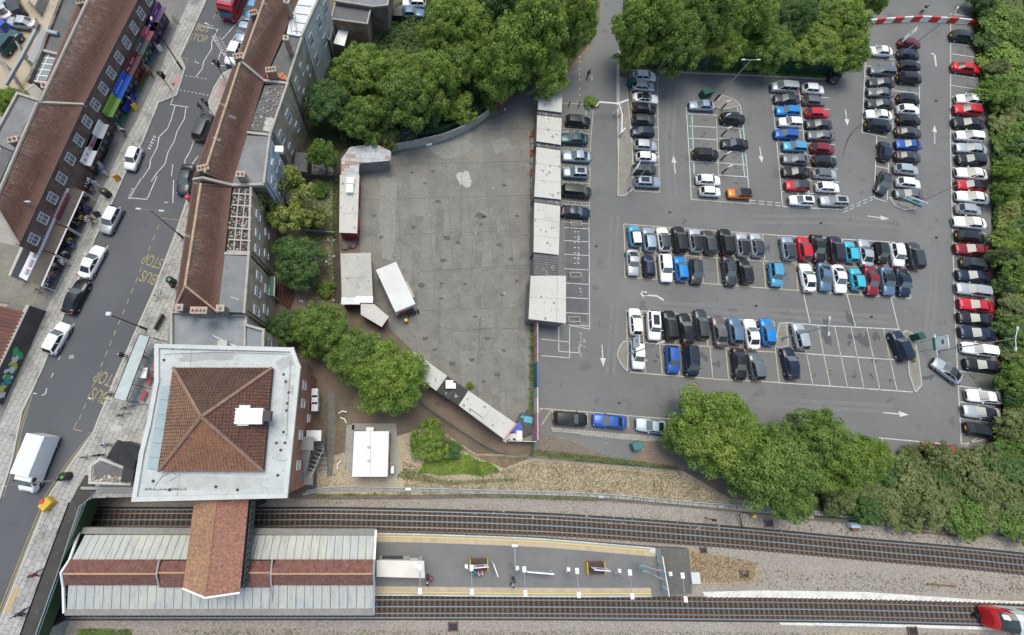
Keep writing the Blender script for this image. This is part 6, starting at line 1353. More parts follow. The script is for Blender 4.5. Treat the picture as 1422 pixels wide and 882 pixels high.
def make_tree(seed, H=9.0, Rr=5.0, nl=15000, leaf=.3, lobes=17, kind='round'):
    rs = np.random.RandomState(seed); cs = []; rd = []
    for k in range(lobes):
        a = k*2.399+rs.uniform(-.3,.3); q = math.sqrt((k+.5)/lobes); rr = Rr*rs.uniform(.28,.42)
        rad = (Rr-rr*.8)*q*rs.uniform(.88,1.1); zz = H-rr-(H*.42)*q**2*rs.uniform(.6,1.2); cs.append((math.cos(a)*rad, math.sin(a)*rad, max(zz, H*.28))); rd.append(rr)
    for k in range(5):
        a = rs.uniform(0,6.28); rr = Rr*.3; cs.append((math.cos(a)*Rr*.6, math.sin(a)*Rr*.6, H*.35)); rd.append(rr)
    crown = leafcloud(rs, cs, rd, nl, leaf, 'crown'); b = MB(); tr = .035*H
    b.tube([(0,0,-.3),(0,0,.3),(.1,.05,H*.3),(.05,.1,H*.55),(0,0,H*.8)], [tr*1.25,tr,tr*.75,tr*.5,tr*.15], 7)
    for k in range(0, len(cs), 2):
        x, y, z_ = cs[k]; z0 = H*rs.uniform(.25,.5); b.tube([(.05,.05,z0),(x*.45,y*.45,z0+(z_-z0)*.55),(x*.92,y*.92,z_)], [tr*.4,tr*.25,tr*.07], 5)
        b.tube([(x*.5,y*.5,z0+(z_-z0)*.58),(x*.7+.6*(-1)**k,y*.7+.5,z_+.2)], [tr*.17,tr*.05], 4)
    return crown, b.mesh('trunk', BARK, smooth=True)
TV = [make_tree(k, nl=27000, leaf=.17) for k in range(4)]; TV.append(make_tree(9, nl=38000, leaf=.15, lobes=28, kind='big')); 
SH = [make_tree(20+k, H=3.2, Rr=2.6, nl=9000, leaf=.14, lobes=10) for k in range(3)]
def sparse(seed):
    rs = np.random.RandomState(seed); cs = []; rd = []; b = MB()
    for k in range(26):
        a = rs.uniform(0,6.28); q = rs.uniform(.25,1)*4.6; z_ = rs.uniform(2.2,5)-q*.15; cs.append((math.cos(a)*q, math.sin(a)*q*.8, z_)); rd.append(rs.uniform(.65,1.1))
        b.tube([(0,0,1.0),(math.cos(a)*q*.5,math.sin(a)*q*.4,z_*.8+.6),(math.cos(a)*q,math.sin(a)*q*.8,z_)], [.12,.07,.02], 5)
        for j in range(3): b.tube([(math.cos(a)*q*.6,math.sin(a)*q*.5,z_*.85+.4),(math.cos(a+.3*j-.3)*q*1.05,math.sin(a+.3*j-.3)*q*.85,z_+rs.uniform(-.6,.3))], [.045,.012], 4)
    b.tube([(0,0,-.2),(0,0,1.4),(.2,.1,2.6)], [.32,.25,.16], 7)
    return leafcloud(rs, cs, rd, 21000, .17, 'crown', fill=.6), b.mesh('trunk', flat('pale_bark', (.24,.2,.16), .9), smooth=True)
SPV = sparse(5)
rt = random.Random(11)
def tree(x, y, rpx, label, mat='mid', h=9.0, v=None, nm='tree', group=None, cat='tree', z0=0.0, base=5.0, H0=9.0, pool=None, sq=1.0):
    """x, y: photograph pixel of the middle of the crown, rpx its radius there"""
    zc = z0+h*.68; c = P(x, y, zc); _, ppm = dirat(x, y, 0, zc); r = rpx/ppm; cr, tk = (pool or TV)[(v if v is not None else rt.randrange(4)) % len(pool or TV)]
    t = thing(nm, label, cat, (c.x, c.y, z0), rt.uniform(0, 6.28), group); t.scale = (r/base, r/base*sq, h/H0)
    o = link('crown', cr, t, (0,0,0)); setmat(o, LM[mat]); link('trunk', tk, t, (0,0,0)); return t
TREES = [
 (458,140,44,'dark','dark broad tree behind the blue rendered house',9),(505,95,52,'bright','broad green tree covering the yard beside the brick workshop',10),(556,98,38,'bright','round tree just below the earth yard with the cars',10),(560,130,46,'mid','green tree between the rusty shed roof and the earth yard',9),
 (600,105,46,'bright','tree in the middle of the northern clump above the curved wall',10),(620,30,44,'bright','bright tree at the top edge right of the earth yard',11),(640,85,40,'mid','tree above the yellowish-green wall-side tree',10),(655,35,45,'bright','tree at the top edge left of the largest northern tree',12),
 (700,75,44,'bright','large tree above the north corner of the yard',11),(745,35,56,'bright','largest bright tree beside the access lane, at the top edge',13),(752,92,40,'bright','bright tree overhanging the end of the long white sheds',10),(800,22,34,'bright','tree leaning over the lane at the very top',12),
 (690,5,44,'dark','dark tree cut by the top edge above the yard',10),(590,150,28,'dark','dark low tree behind the concrete panel wall',5),(505,160,38,'mid','green tree just above the patchwork rusty roof',8),(446,212,24,'mid','narrow green tree hanging beside the dark ditch',7),
 (905,30,44,'bright','bright tree on the right-hand corner of the access lane',11),(880,70,26,'bright','small bright tree above the top white hatchback by the lane',7),(945,55,44,'mid','leaning tree behind the green fence above the charging block',9),(985,15,44,'mid','tree at the top edge left of the tall car park lamp',11),
 (1005,62,36,'bright','bright tree over the fence left of the tall car park lamp head',8),(1040,25,42,'bright','tree at the top edge behind the tall lamp head',11),(1068,65,40,'mid','green tree overhanging the fence right of the tall lamp head',9),(1110,30,32,'dark','dark hollow of foliage at the top edge of the north hedge',7),
 (1140,65,42,'bright','yellow-green tree above the two white-roofed corner cars',9),(1172,30,42,'bright','tree at the top edge left of the red and white barrier',10),(1185,75,26,'bright','leafy branches of a small tree hanging over the navy hatchback',7),(1212,3,24,'bright','small tree at the top edge beside the barrier end',8),
 (444,456,41,'mid','tree covering the corner behind the station roof, left of three',8),(490,494,41,'mid','darker vivid tree, middle of the three above the white hut',8),(541,522,52,'bright','largest tree of the three beside the diagonal shed',10),
 (412,357,38,'dark','dense dark green round tree in the terrace gardens',7),(393,455,27,'dark','dark bush-like tree against the rear of the flat-roofed block',5),
 (1000,598,58,'bright','large tree at the south edge of the car park, left crown',9),(1008,585,40,'bright','bright top crown overhanging the southern lane of the car park',10),(1060,640,56,'mid','broad tree in the middle of the southern clump',9),(1098,648,50,'mid','tree hanging down to the cable trough south of the car park',9),(960,610,28,'mid','small crown beside the pale blue coupe',7),
 (1145,612,42,'mid','taller green crown in the right half of the southern clump',9),(1170,640,44,'bright','yellow-green tree at the right of the southern clump',9),(1205,635,32,'bright','outermost right crown of the southern clump',8),(1100,690,34,'mid','low crown reaching the railway fence',6)]
rn_ = random.Random(4)
for x, y, r, m, lb, h in TREES:
    if y < 240: h = h*rn_.uniform(.75, 1.3); r = r*rn_.uniform(.84, .96)
    tree(x, y-(6 if x > 860 and y < 100 else 0), r*1.04, lb, m, h, nm='broadleaf_tree', v=4 if r > 50 else None)
c = P(391, 284, 3.5); t = thing('broadleaf_tree', 'sprawling sparse yellowish tree with bare branches leaning from the terrace', 'tree', (c.x, c.y, 0), .3); t.scale = (1.35,1.35,1.6); o = link('crown', SPV[0], t, (0,0,0)); setmat(o, LM['yellow']); link('trunk', SPV[1], t, (0,0,0))
def shrub(x, y, rpx, label, mat, h=3.0, group=None, sq=1.0): return tree(x, y, rpx, label, mat, h, nm='shrub', group=group, cat='shrub', base=2.6, H0=3.2, pool=SH, sq=sq, v=rt.randrange(3))
for x, y, r, m, lb, h in ((640,143,27,'bright','yellow-green young tree rising behind the curved wall',5),(538,188,21,'yellow','round yellow-green shrub at the end of the rusty roof',3.2),(566,184,15,'grey','bare greyish bush beside the round yellow-green shrub',2.5),(688,135,18,'mid','small green tree hanging over the pink end of the curved wall',4),
    (598,612,30,'bright','big yellow-green shrub standing alone beside the white hut',3.2),(628,625,16,'dark','dark low shrub right of the big lone shrub',1.6),(452,400,14,'mid','small green bush in the garden right of the brick path',1.6),(443,262,14,'mid','small bush by the rubbish heap',1.5),(436,300,16,'yellow','pale low bush in the garden right of the sprawling tree',1.3),
    (1310,634,24,'olive','olive bush over the half-buried red hatchback',3),(14,140,24,'bright','green tree crown at the left edge behind the western terrace',4),(1268,632,14,'olive','thin olive bush at the bottom of the car park lane',1.6),
    (822,141,11,'bright','small leafy shrub under the white height barrier',1.0),(1262,476,4,'bright','tiny weed tuft beside the car park sign, upper',.5),(1268,489,5,'bright','tiny weed tuft beside the car park sign, middle',.6),(1269,500,4,'yellow','tiny weed tuft beside the car park sign, lower',.5),(653,536,6,'bright','tiny weed growing at the edge of the black-roofed shed',.6)):
    shrub(x, y, r, lb, m, h) if x != 14 else tree(x, y, r, lb, m, 5, nm='broadleaf_tree', z0=ZS)
# belt of bushes along the eastern edge: each bush its own object
k = 0
EB = [(1372,12,22),(1395,30,34),(1372,60,20),(1398,85,36),(1425,50,34),(1385,125,26),(1415,135,34),(1398,165,30),(1435,190,36),(1402,205,26),(1412,240,28),(1438,270,30),(1400,335,22),(1428,330,28),(1405,372,26),(1432,385,32),(1400,420,24),(1428,440,34),(1405,462,24),(1415,492,28),(1440,520,30),(1404,528,22),(1418,560,30),(1412,600,30),(1440,620,32),
      (1360,0,18),(1380,95,16),(1389,265,14),(1388,352,12),(1392,395,14),(1396,448,14),(1404,548,16),(1396,625,16),(1420,15,30),(1425,95,30),(1420,210,26),(1425,405,26),(1425,470,28),(1400,235,18),(1385,145,16)]
for x, y, r in sorted(EB, key=lambda q: q[1]):
    k += 1; m = ['mid','dark','bright','olive','mid'][k % 5]
    shrub(x+9, y, r*1.08, '%s bush in the eastern hedge, %s of its bushes from the north' % ({'mid':'green','dark':'dark green','bright':'light green','olive':'olive'}[m], ORD[k-1]), m, rt.uniform(1.5,4.4), 'bushes of the eastern hedge')
# willowy olive bushes south-east
k = 0
for x, y, r in [(1195,680,30),(1228,655,24),(1235,690,34),(1262,650,22),(1270,672,36),(1282,705,34),(1320,655,30),(1318,690,40),(1345,715,30),(1358,665,34),(1372,700,36),(1400,650,32),(1408,690,38),(1425,720,34),(1385,640,22),(1240,712,22),(1205,705,22),(1168,690,24),(1440,665,34),(1340,640,20)]:
    k += 1; m = ['olive','olive','dark','olive','mid'][k % 5]
    shrub(x, y, r*1.12, '%s feathery bush in the thicket between car park and railway, %s from the west' % ({'mid':'green','dark':'dark','olive':'olive'}[m], ORD[k-1]), m, rt.uniform(1.8,3.2), 'feathery bushes above the railway')
# ground cover
def cover(name, px, n, leaf, mat, z=.03, h=.35, kind='stuff', label=None):
    rs = np.random.RandomState(len(name)+n); poly = [P2(x, y, z) for x, y in px]; xs_ = [p[0] for p in poly]; ys_ = [p[1] for p in poly]; pts = []
    while len(pts) < n:
        q = (rs.uniform(min(xs_), max(xs_)), rs.uniform(min(ys_), max(ys_)))
        if inside(q, poly): pts.append(q)
    pts = np.array(pts); cz = z+np.abs(np.sin(pts[:,0]*.9)*np.cos(pts[:,1]*.8))*h*.6+rs.rand(n)*h*.5; c = np.column_stack([pts, cz])
    nr = rs.normal(size=(n,3))*.5+np.array([0,0,1]); nr /= np.linalg.norm(nr, axis=1)[:,None]; u = np.cross(nr, rs.normal(size=(n,3))); u /= np.linalg.norm(u, axis=1)[:,None]; v = np.cross(nr, u); s = leaf*rs.uniform(.5,1.3,n)[:,None]
    V = np.empty((n,4,3)); V[:,0] = c-u*s; V[:,1] = c+v*s*.45; V[:,2] = c+u*s; V[:,3] = c-v*s*.45
    me = bpy.data.meshes.new(name); me.vertices.add(4*n); me.vertices.foreach_set('co', V.reshape(-1)); me.loops.add(4*n); me.loops.foreach_set('vertex_index', np.arange(4*n)); me.polygons.add(n)
    me.polygons.foreach_set('loop_start', np.arange(n)*4); me.polygons.foreach_set('loop_total', np.full(n,4)); me.materials.append(LM[mat]); me.update(calc_edges=True)
    return link(name, me, kind='stuff')
UG = rough_ground('undergrowth_soil', (.045,.05,.022), (.07,.065,.035), (.03,.03,.018), big=.4, fine=5)
for px in ([(415,100),(520,60),(600,-40),(832,-40),(826,50),(790,95),(745,120),(700,130),(672,160),(640,180),(600,192),(545,203),(480,205),(440,250),(420,200)],[(868,-40),(1205,-40),(1195,50),(1150,106),(1040,100),(900,93),(873,92),(862,60)],
           [(1352,-40),(1500,-40),(1500,700),(1395,700),(1390,610),(1390,520),(1380,470),(1384,400),(1378,300),(1378,200),(1370,130),(1356,90),(1352,20)],[(1000,650),(1235,640),(1390,640),(1500,660),(1500,735),(1422,738),(1300,728),(1150,712),(1060,690)]):
    sheet('undergrowth', px, .06, UG, .02)
cover('ground_cover', [(420,100),(600,-40),(832,-40),(826,50),(745,120),(672,160),(600,192),(480,205)], 26000, .28, 'dark', .05, .8)
cover('ground_cover', [(868,-40),(1205,-40),(1195,50),(1150,108),(1040,102),(900,95),(866,92),(862,60)], 24000, .26, 'dark', .05, .9)
cover('ground_cover', [(1350,-20),(1480,-20),(1480,700),(1395,700),(1388,610),(1392,520),(1378,470),(1380,400),(1376,300),(1374,200),(1364,130),(1354,90)], 42000, .28, 'mid', .05, .9)
cover('ground_cover', [(1375,250),(1410,255),(1412,318),(1382,322)], 3500, .2, 'yellow', .3, .9)
cover('ground_cover', [(1120,660),(1235,640),(1310,632),(1390,640),(1480,660),(1480,742),(1422,738),(1300,728),(1150,712)], 30000, .26, 'olive', .05, .9)
cover('grass', [(590,640),(612,632),(622,624),(640,630),(652,632),(664,640),(680,643),(690,650),(694,655),(680,657),(670,661),(640,657),(610,660),(596,656),(580,657),(586,648)], 11000, .12, 'bright', .02, .35)
cover('grass', [(740,624),(800,630),(870,638),(940,648),(940,652),(860,645),(740,632)], 2600, .12, 'olive', .05, .3)
cover('grass', [(870,95),(1160,106),(1160,110),(1040,104),(900,98)], 5000, .14, 'bright', .06, .35)
cover('grass', [(560,650),(620,668),(720,664),(720,668),(620,674),(550,664)], 1600, .1, 'olive', .02, .12)
cover('grass', [(440,686),(560,683),(700,687),(830,692),(830,696),(700,691),(560,687),(440,690)], 1700, .1, 'mid', -.1, .2)
cover('grass', [(736,450),(741,450),(741,590),(734,600),(735,520)], 1400, .11, 'mid', .07, .2)
cover('grass', [(110,872),(185,874),(180,890),(110,890)], 900, .14, 'mid', -.35, .4)
cover('grass', [(240,872),(700,875),(1422,880),(1422,890),(240,890)], 2500, .1, 'olive', -.37, .2)
cover('grass', [(960,766),(1052,780),(1045,808),(960,808)], 1300, .13, 'straw', -.37, .15)
cover('grass', [(425,250),(468,250),(468,330),(430,335)], 2200, .14, 'mid', .02, .35)
cover('grass', [(425,335),(465,335),(466,420),(435,420)], 900, .13, 'mid', .02, .3)
cover('grass', [(445,560),(485,560),(480,676),(430,676)], 700, .1, 'olive', .02, .15)
cover('grass', [(560,600),(640,605),(720,640),(940,660),(940,684),(560,682)], 2600, .09, 'olive', .02, .1)
# dead leaves in the joints

cover('dry_grass_tufts', [(560,640),(640,668),(740,640),(945,655),(1010,690),(1120,716),(960,700),(830,690),(700,684),(560,683)], 8000, .1, 'straw', .01, .2)
cover('dry_grass_tufts', [(60,876),(700,877),(1422,892),(1422,940),(60,940)], 7000, .1, 'straw', -.38, .22)
cover('dry_grass_tufts', [(600,592),(660,632),(735,636),(700,650),(640,625),(596,604)], 3500, .09, 'straw', .01, .18)
cover('weeds', [(560,640),(640,668),(740,645),(945,658),(1010,692),(960,700),(700,684),(560,683)], 1500, .1, 'olive', .01, .3)
cover('weeds', [(430,690),(1422,745),(1422,760),(430,700)], 900, .1, 'olive', -.4, .2)
cover('weeds', [(1000,790),(1422,800),(1422,826),(1000,812)], 500, .12, 'olive', -.4, .2)
cover('weeds', [(500,222),(545,212),(676,166),(676,170),(546,216),(502,228)], 600, .1, 'mid', .07, .25)
# ================================================================== SHEDS, WALLS AND YARD THINGS
PRF = rough_ground('shed_roof_pale', (.47,.46,.43), (.42,.41,.38), (.33,.31,.28), big=.25, fine=6, speck=.12, lo=.5, hi=.7)
REDP = rough_ground('red_board', (.3,.05,.035), (.22,.045,.035), (.12,.05,.04), big=.8, fine=5, speck=.15)
def shed(name, label, px, z, wall, roof=PRF, parts=1, cat='shed', z0=0.05, over=.12):
    cx = sum(p[0] for p in px)/len(px); cy = sum(p[1] for p in px)/len(px); t = thing(name, label, cat, P(cx, cy, z0)); q = [Vector(P2(x, y, z)) for x, y in px]; cen = sum(q, Vector((0,0)))/len(q)
    MB().prism([tuple(p) for p in q], z-.14, z).build('flat_roof', roof, t); MB().prism([tuple(p+(cen-p).normalized()*over*2) for p in q], z0, z-.14).build('wall', wall, t)
    if len(q) == 4:
        s_ = max(((q[(i+1)%4]-q[i]).length, i) for i in (0, 1))[1]; A_, B_q, C_, D_ = [q[(s_+k)%4] for k in range(4)]; n_ = max(2, int((B_q-A_).length/2.6)); sm = MB(); st = MB()
        for k in range(1, n_):
            a, c = A_+(B_q-A_)*k/n_, D_+(C_-D_)*k/n_; sm.tube([(a.x,a.y,z+.005), (c.x,c.y,z+.005)], .022, 4)
        sm.build('roof_seam', flat('seam_grey', (.27,.26,.24), .8), t, kind='stuff')
        for k in range(n_*4):
            u, v_ = random.random()*.9+.05, random.random()*.9+.05; p = A_+(B_q-A_)*u+(D_-A_)*v_; r_ = random.uniform(.04,.22)
            st.quad([(p.x+math.cos(j/7*6.283)*r_*random.uniform(.5,1.3), p.y+math.sin(j/7*6.283)*r_*random.uniform(.5,1.8), z+.004+.0002*k) for j in range(7)])
        st.build('roof_stain', flat('grime', (.24,.225,.2), .9), t, kind='stuff')
    return t
SHW = rough_ground('shed_wall', (.2,.19,.18), (.15,.14,.13), big=.6)
# long east row
EAST = [('pale flat shed roof nearest the trees at the north end of the long row',[(748,130),(781,129),(780,156),(747,152)]),('short pale shed roof, second from the trees in the long row',[(746,160),(780,164),(779,201),(745,196)]),
        ('long pale shed roof opposite the grey parked saloons, third from the trees',[(745,204),(778,209),(779,277),(742,273)]),('pale shed roof just above the dark corrugated one',[(742,281),(778,286),(776,354),(741,350)])]
for lb, px in EAST: shed('market_unit', lb, px, 3.1, SHW).__setitem__('group', 'long white sheds between yard and car park')
dsh = shed('market_unit', 'dark grey corrugated shed roof between pale roofs', [(741,352),(776,356),(775,386),(741,382)], 3.0, SHW, FELTD)
for k in range(9): a, c = P(741, 353+k*3.4, 3.05), P(775.5, 357+k*3.4, 3.05); MB().tube([a, c], .04, 4).build('roof_rib', FELTD, dsh)
g5 = shed('market_unit', 'widest pale shed roof at the south end of the long row', [(737,383),(786,383),(786,449),(734,443)], 3.2, SHW); b = MB(); line(b, [(774,384),(773,447)], .05, 3.205); b.build('roof_seam', FELT, g5)
for i, q in enumerate(([(747,153),(780,157),(780,163),(746,159)],[(745,197),(779,202),(778,208),(745,203)],[(742,274),(779,278),(778,285),(742,280)])): shed('linking_roof', 'recessed grey strip roof in the long shed row, '+['northernmost','middle','southernmost'][i]+' of three', q, 2.7, SHW, FELTD, cat='roof')
bf = thing('boundary_strip', 'broken orange and white edging boards along the yard side of the sheds', 'edging', P(740, 210, .05)); 
for k in range(10): MB().prism([P2(x, y, .5) for x, y in [(737.5+.3*(k%2),182+k*9),(741,182+k*9),(740.5,190+k*9),(737.2,190+k*9)]], .05, .5).build('edging_board', MATS['patch0'] if k % 3 else REDP, bf)
# west sheds
sA = shed('container_shed', 'long pale-roofed red shed on the west side of the yard', [(472,243),(499,243),(496,324),(471,323)], 2.9, REDP); 
for (x, y, s) in ((487,252,(1.1,1.0,.6)),(486,263,(1.0,1.3,.6))): MB().box(P(x, y, 3.2), s).build('air_unit', WPAINT, sA)
for k, cl in enumerate(((.3,.04,.03),(.03,.06,.2),(.32,.05,.03),(.25,.2,.18),(.3,.04,.03))): p = P(498.5, 252+k*15, 1.4); link('door', MB().box((0,0,0), (.08,1.5,2.2)).mesh('door', flat('shed_door%d' % k, cl, .6)), sA, p-sA.location)
rr = thing('rusty_roof', 'L-shaped patchwork roof of rusty and galvanised sheets', 'roof', P(500, 215, 0)); RS = island('rusty_sheet', [(.42,.44,.46),(.36,.39,.41),(.3,.12,.06),(.45,.47,.49),(.38,.41,.43),(.34,.17,.1),(.44,.46,.48),(.33,.36,.38)], fine=5, dirt=(.3,.24,.2), big=1.6, interp='CONSTANT')
for pxq in ([(474,221),(486,204),(522,200),(543,210),(543,223),(499,227),(474,229)],[(474,229.6),(499,227.6),(498,243),(474,243)]):
    wp_ = [P2(x, y, 2.9) for x, y in pxq]; h_, _ = dirat(510, 215, -3, 2.9)
    for q in grid_pieces(wp_, h_, 1.5, .62, .02, stagger=.5):
        cx = sum(p[0] for p in q)/len(q); cy = sum(p[1] for p in q)/len(q); z_ = 2.86+random.uniform(0,.05)
        link('roof_sheet', MB().prism([(x-cx, y-cy) for x, y in q], 0, .03).mesh('roof_sheet', RS), rr, Vector((cx, cy, z_))-rr.location)
MB().prism([P2(x, y, 2.9) for x, y in [(476,222),(488,206),(520,203),(540,211),(540,221),(498,226),(497,241),(476,242)]], .02, 2.8).build('wall', SHW, rr)
sBq = shed('container_shed', 'stained pale flat roof over dark red shed beside the market trailer', [(473,352),(515,351),(518,418),(475,424)], 3.0, flat('dark_red_board', (.14,.02,.03), .7), rough_ground('stained_roof', (.4,.39,.36), (.33,.32,.29), (.16,.12,.09), big=.35, fine=5, speck=.2))
MB().box(P(506,416,3.06), (2.4,.9,.08)).build('roof_sheet', WPAINT, sBq); MB().box(P(487,418,3.05), (2.6,1.0,.06)).build('roof_sheet', FELTW, sBq)
shed('container_shed', 'short angled pale roof joining the stained shed and the trees', [(501,421),(519,422),(540,440),(530,454),(501,437)], 2.8, flat('plum_board', (.2,.02,.06), .7))
dk_ = thing('junk_pile', 'dark junk and a red board between the two west sheds', 'rubbish', P(485, 338, 0)); rubble(dk_, [(475,326),(497,326),(495,345),(474,345)], .05, 60, island('junk', [(.04,.04,.045),(.12,.11,.1),(.2,.2,.2),(.15,.02,.02)]), .5, 'litter')
# trailer
tq = [(522,375),(550,363.5),(577,422),(549,433.5)]; tl = thing('market_trailer', 'bright white boxy trailer standing askew in the yard', 'trailer', P(550, 400, .06)); q = [P2(x, y, 3.1) for x, y in tq]
MB().prism(q, .75, 3.1).build('box_body', rough_ground('trailer_white', (.6,.61,.6), (.54,.54,.52), (.5,.45,.38), big=.4, fine=5, speck=.06), tl); cen = sum((Vector(p) for p in q), Vector((0,0)))/4
e1 = (Vector(q[3])-Vector(q[0])).normalized(); e2 = (Vector(q[1])-Vector(q[0])).normalized(); hz = math.atan2(e1.y, e1.x)
for s in (-.35,.35):
    for w_ in (-1.1,1.1):
        p = cen+e1*s*3+e2*w_; link('wheel', MB().tube([(0,-.12,0),(0,.12,0)], .4, 12).mesh('wheel', TYRE), tl, Vector((p.x,p.y,.45))-tl.location, hz)
link('counter', MB().box((0,0,0), (2.6,.7,.06)).mesh('counter', rough_ground('grubby_board', (.4,.38,.32), (.3,.28,.24), big=1)), tl, Vector((*(cen+e2*1.75+e1*.6),1.1))-tl.location, hz)
link('end_panel', MB().box((0,0,0), (.1,2.2,1.1)).mesh('end_panel', flat('dark_red_hatch', (.2,.02,.03), .5)), tl, Vector((*(cen+e1*3.52),1.5))-tl.location, hz)
for k in range(4): link('wheel_stack', MB().tube([(0,-.1,0),(0,.1,0)], .33, 10).mesh('wheel_stack', TYRE), tl, Vector((*(cen+e1*3.85+e2*(.2+k*.5)),.35))-tl.location, hz)
cn = thing('traffic_bollard', 'yellow-topped post standing in weeds below the trailer', 'bollard', P(564, 447, .06)); p = P(564,447,0); MB().tube([(p.x,p.y,0),(p.x,p.y,.9)], .12, 8).build('post', DARKM, cn); MB().tube([(p.x,p.y,.9),(p.x,p.y,1.15)], .3, 10, r2=.2).build('cap', flat('yellow_cap', (.7,.42,.02), .5), cn)
# diagonal row
shed('container_shed', 'pale shed roof partly under the largest tree beside the black-roofed shed', [(574,488),(621,522),(606,543),(570,515)], 2.9, SHW)
sE = shed('container_shed', 'black-roofed shed with a rooftop unit between two pale ones', [(621.5,522.5),(650,542),(636.5,562.5),(606.5,543.5)], 2.85, SHW, flat('black_roof', (.035,.033,.033), .8)); MB().box(P(624,534,3.1), (1.0,1.1,.5)).build('air_unit', GALV, sE); MB().box(P(630,536,3.1), (.5,.7,.4)).build('vent_cowl', WPAINT, sE)
sF = shed('container_shed', 'long diagonal pale shed roof ending at the junk corner', [(650.5,542.5),(716,588),(700,610),(637,563)], 2.9, SHW); b = MB(); line(b, [(652,567),(671,581)], .09, 2.905); b.build('roof_mark', DST, sF); MB().tube([P(700,611,2.95), P(717,588,2.95)], .1, 4).build('roof_edge', flat('pink_edge', (.45,.2,.18), .6), sF)
# junk corner
jc = thing('scrap_heap', 'heap of blue and black scrap in the walled corner of the yard', 'scrap', P(722, 595, .05)); 
for (q, cl, n_) in (([(722,573),(735,573),(737,606),(724,606)],(.02,.022,.025),26),([(712,592),(724,584),(724,602),(710,606)],(.02,.07,.35),12),([(706,604),(722,604),(720,609),(702,609)],(.6,.6,.58),10),([(724,577),(733,580),(731,590),(725,590)],(.03,.3,.38),6)):
    rubble(jc, q, .1, n_, flat('scrap%d' % n_, cl, .4), .7, 'scrap_piece')
jw = thing('hoarding', 'hoarding of pink, blue and white painted panels along the yard', 'hoarding', P(740, 530, 0)); ys_ = [447,458,470,482,494,506,524,540,552,575,600,611]; cols = [(.4,.27,.3)]*5+[(.05,.12,.28)]*2+[(.4,.42,.45)]+[(.55,.56,.57)]+[(.55,.28,.38)]*3
for k in range(len(ys_)-1):
    a, c = P(741.5-.15*k*.2, ys_[k], 0), P(741.5, ys_[k+1], 0); d = c-a; mid = (a+c)/2; link('hoarding_panel', MB().box((0,0,1.05), (d.length-.05,.16,2.1)).mesh('hoarding_panel', flat('hoarding%d' % k, tuple(v_*random.uniform(.85,1.1) for v_ in cols[k]), .6)), jw, mid-jw.location, math.atan2(d.y, d.x))
    link('brace', MB().tube([(0,0,2.0),(0,.9,.1)], .04, 4).mesh('brace', flat('old_wood', (.2,.17,.13), .9)), jw, a-jw.location, math.atan2(d.y, d.x)+math.pi)
fencewall('hoarding', 'pale panels closing the junk corner at the south', 'hoarding', [(702,612),(741,613)], 1.6, PALE)
# curved concrete panel wall with green palisade behind
CW = [(545,211),(566,207),(590,202),(615,196),(640,186),(662,174),(680,160)]
cw = fencewall('concrete_wall', 'curved wall of pale concrete panels along the north of the yard', 'wall', CW, 1.9, rough_ground('wall_panel', (.36,.35,.31), (.28,.275,.245), (.17,.17,.13), big=.6, fine=6), post=PALE, step=2.0, piece='wall_panel')
fencewall('concrete_wall', 'short pink painted wall end by the trees', 'wall', [(682,160),(694,150),(706,140),(716,131)], 1.7, [flat('pink_wall', (.42,.12,.16), .7), flat('maroon_wall', (.22,.05,.07), .7)], step=2.2, piece='wall_panel')
MB().box(P(596,201,2.0), (.9,.05,.4), .25).build('notice', WPAINT, cw)
gx = thing('blue_tarpaulin', 'dark blue sheet over the gap beside the northernmost shed', 'tarpaulin', P(742, 125, 0)); q = [P(738,117,2.2), P(752,124,2.2), P(748,134,1.2), P(734,126,1.4)]; MB().add(q+[p-Vector((0,0,.05)) for p in q], [(3,2,1,0),(4,5,6,7),(0,1,5,4),(1,2,6,5),(2,3,7,6),(3,0,4,7)]).build('sheet', flat('blue_tarp', (.012,.03,.12), .5), gx)
def palisade(label, px, h=2.0, z0=0.0, sp=.28, m=GREENM, cat='fence'):
    """pales past 300 in all or too thin to pick apart are one piece; posts are parts"""
    t = thing('palisade_fence', label, cat, P(*px[0], z0)); path = smooth_path(px, z0, sp); b = MB()
    for i, p in enumerate(path[:-1]):
        d = (path[i+1]-p); b.box((p.x, p.y, z0+h/2), (.075,.04,h), math.atan2(d.y, d.x))
    b.build('pale', m, t, kind='stuff')
    for z_ in (.35, h-.35): MB().tube([p+Vector((0,0,z_)) for p in path[::4]+[path[-1]]], .045, 4).build('rail', m, t)
    for p in path[::10]: link('post', MB().box((0,.05,h/2), (.1,.08,h)).mesh('post', m), t, p-t.location)
palisade('green palisade fence behind the curved concrete wall', [(545,203),(600,192),(640,178),(670,160),(690,145)], 2.2)
palisade('dark green palisade fence curving below the diagonal sheds', [(560,535),(590,563),(620,585),(650,605),(678,622),(700,630),(735,633)], 1.6)
palisade('green palisade fence between car park and dry railway bank', [(735,633),(800,640),(870,645),(945,653)], 1.1, sp=.32)
palisade('short green palisade return at the corner below the hoarding', [(739,612),(737,633)], 1.6)
palisade('green palisade fence in front of the trees along the top of the car park', [(872,90),(940,92),(1040,98),(1110,103),(1155,104)], 2.0, sp=.3)
palisade('long green railway fence below the feathery bushes', [(1130,716),(1220,722),(1300,729),(1422,741),(1460,745)], 1.8, sp=.3)
palisade('green palisade fence at the lane side by the height barrier', [(866,110),(872,96)], 1.6)
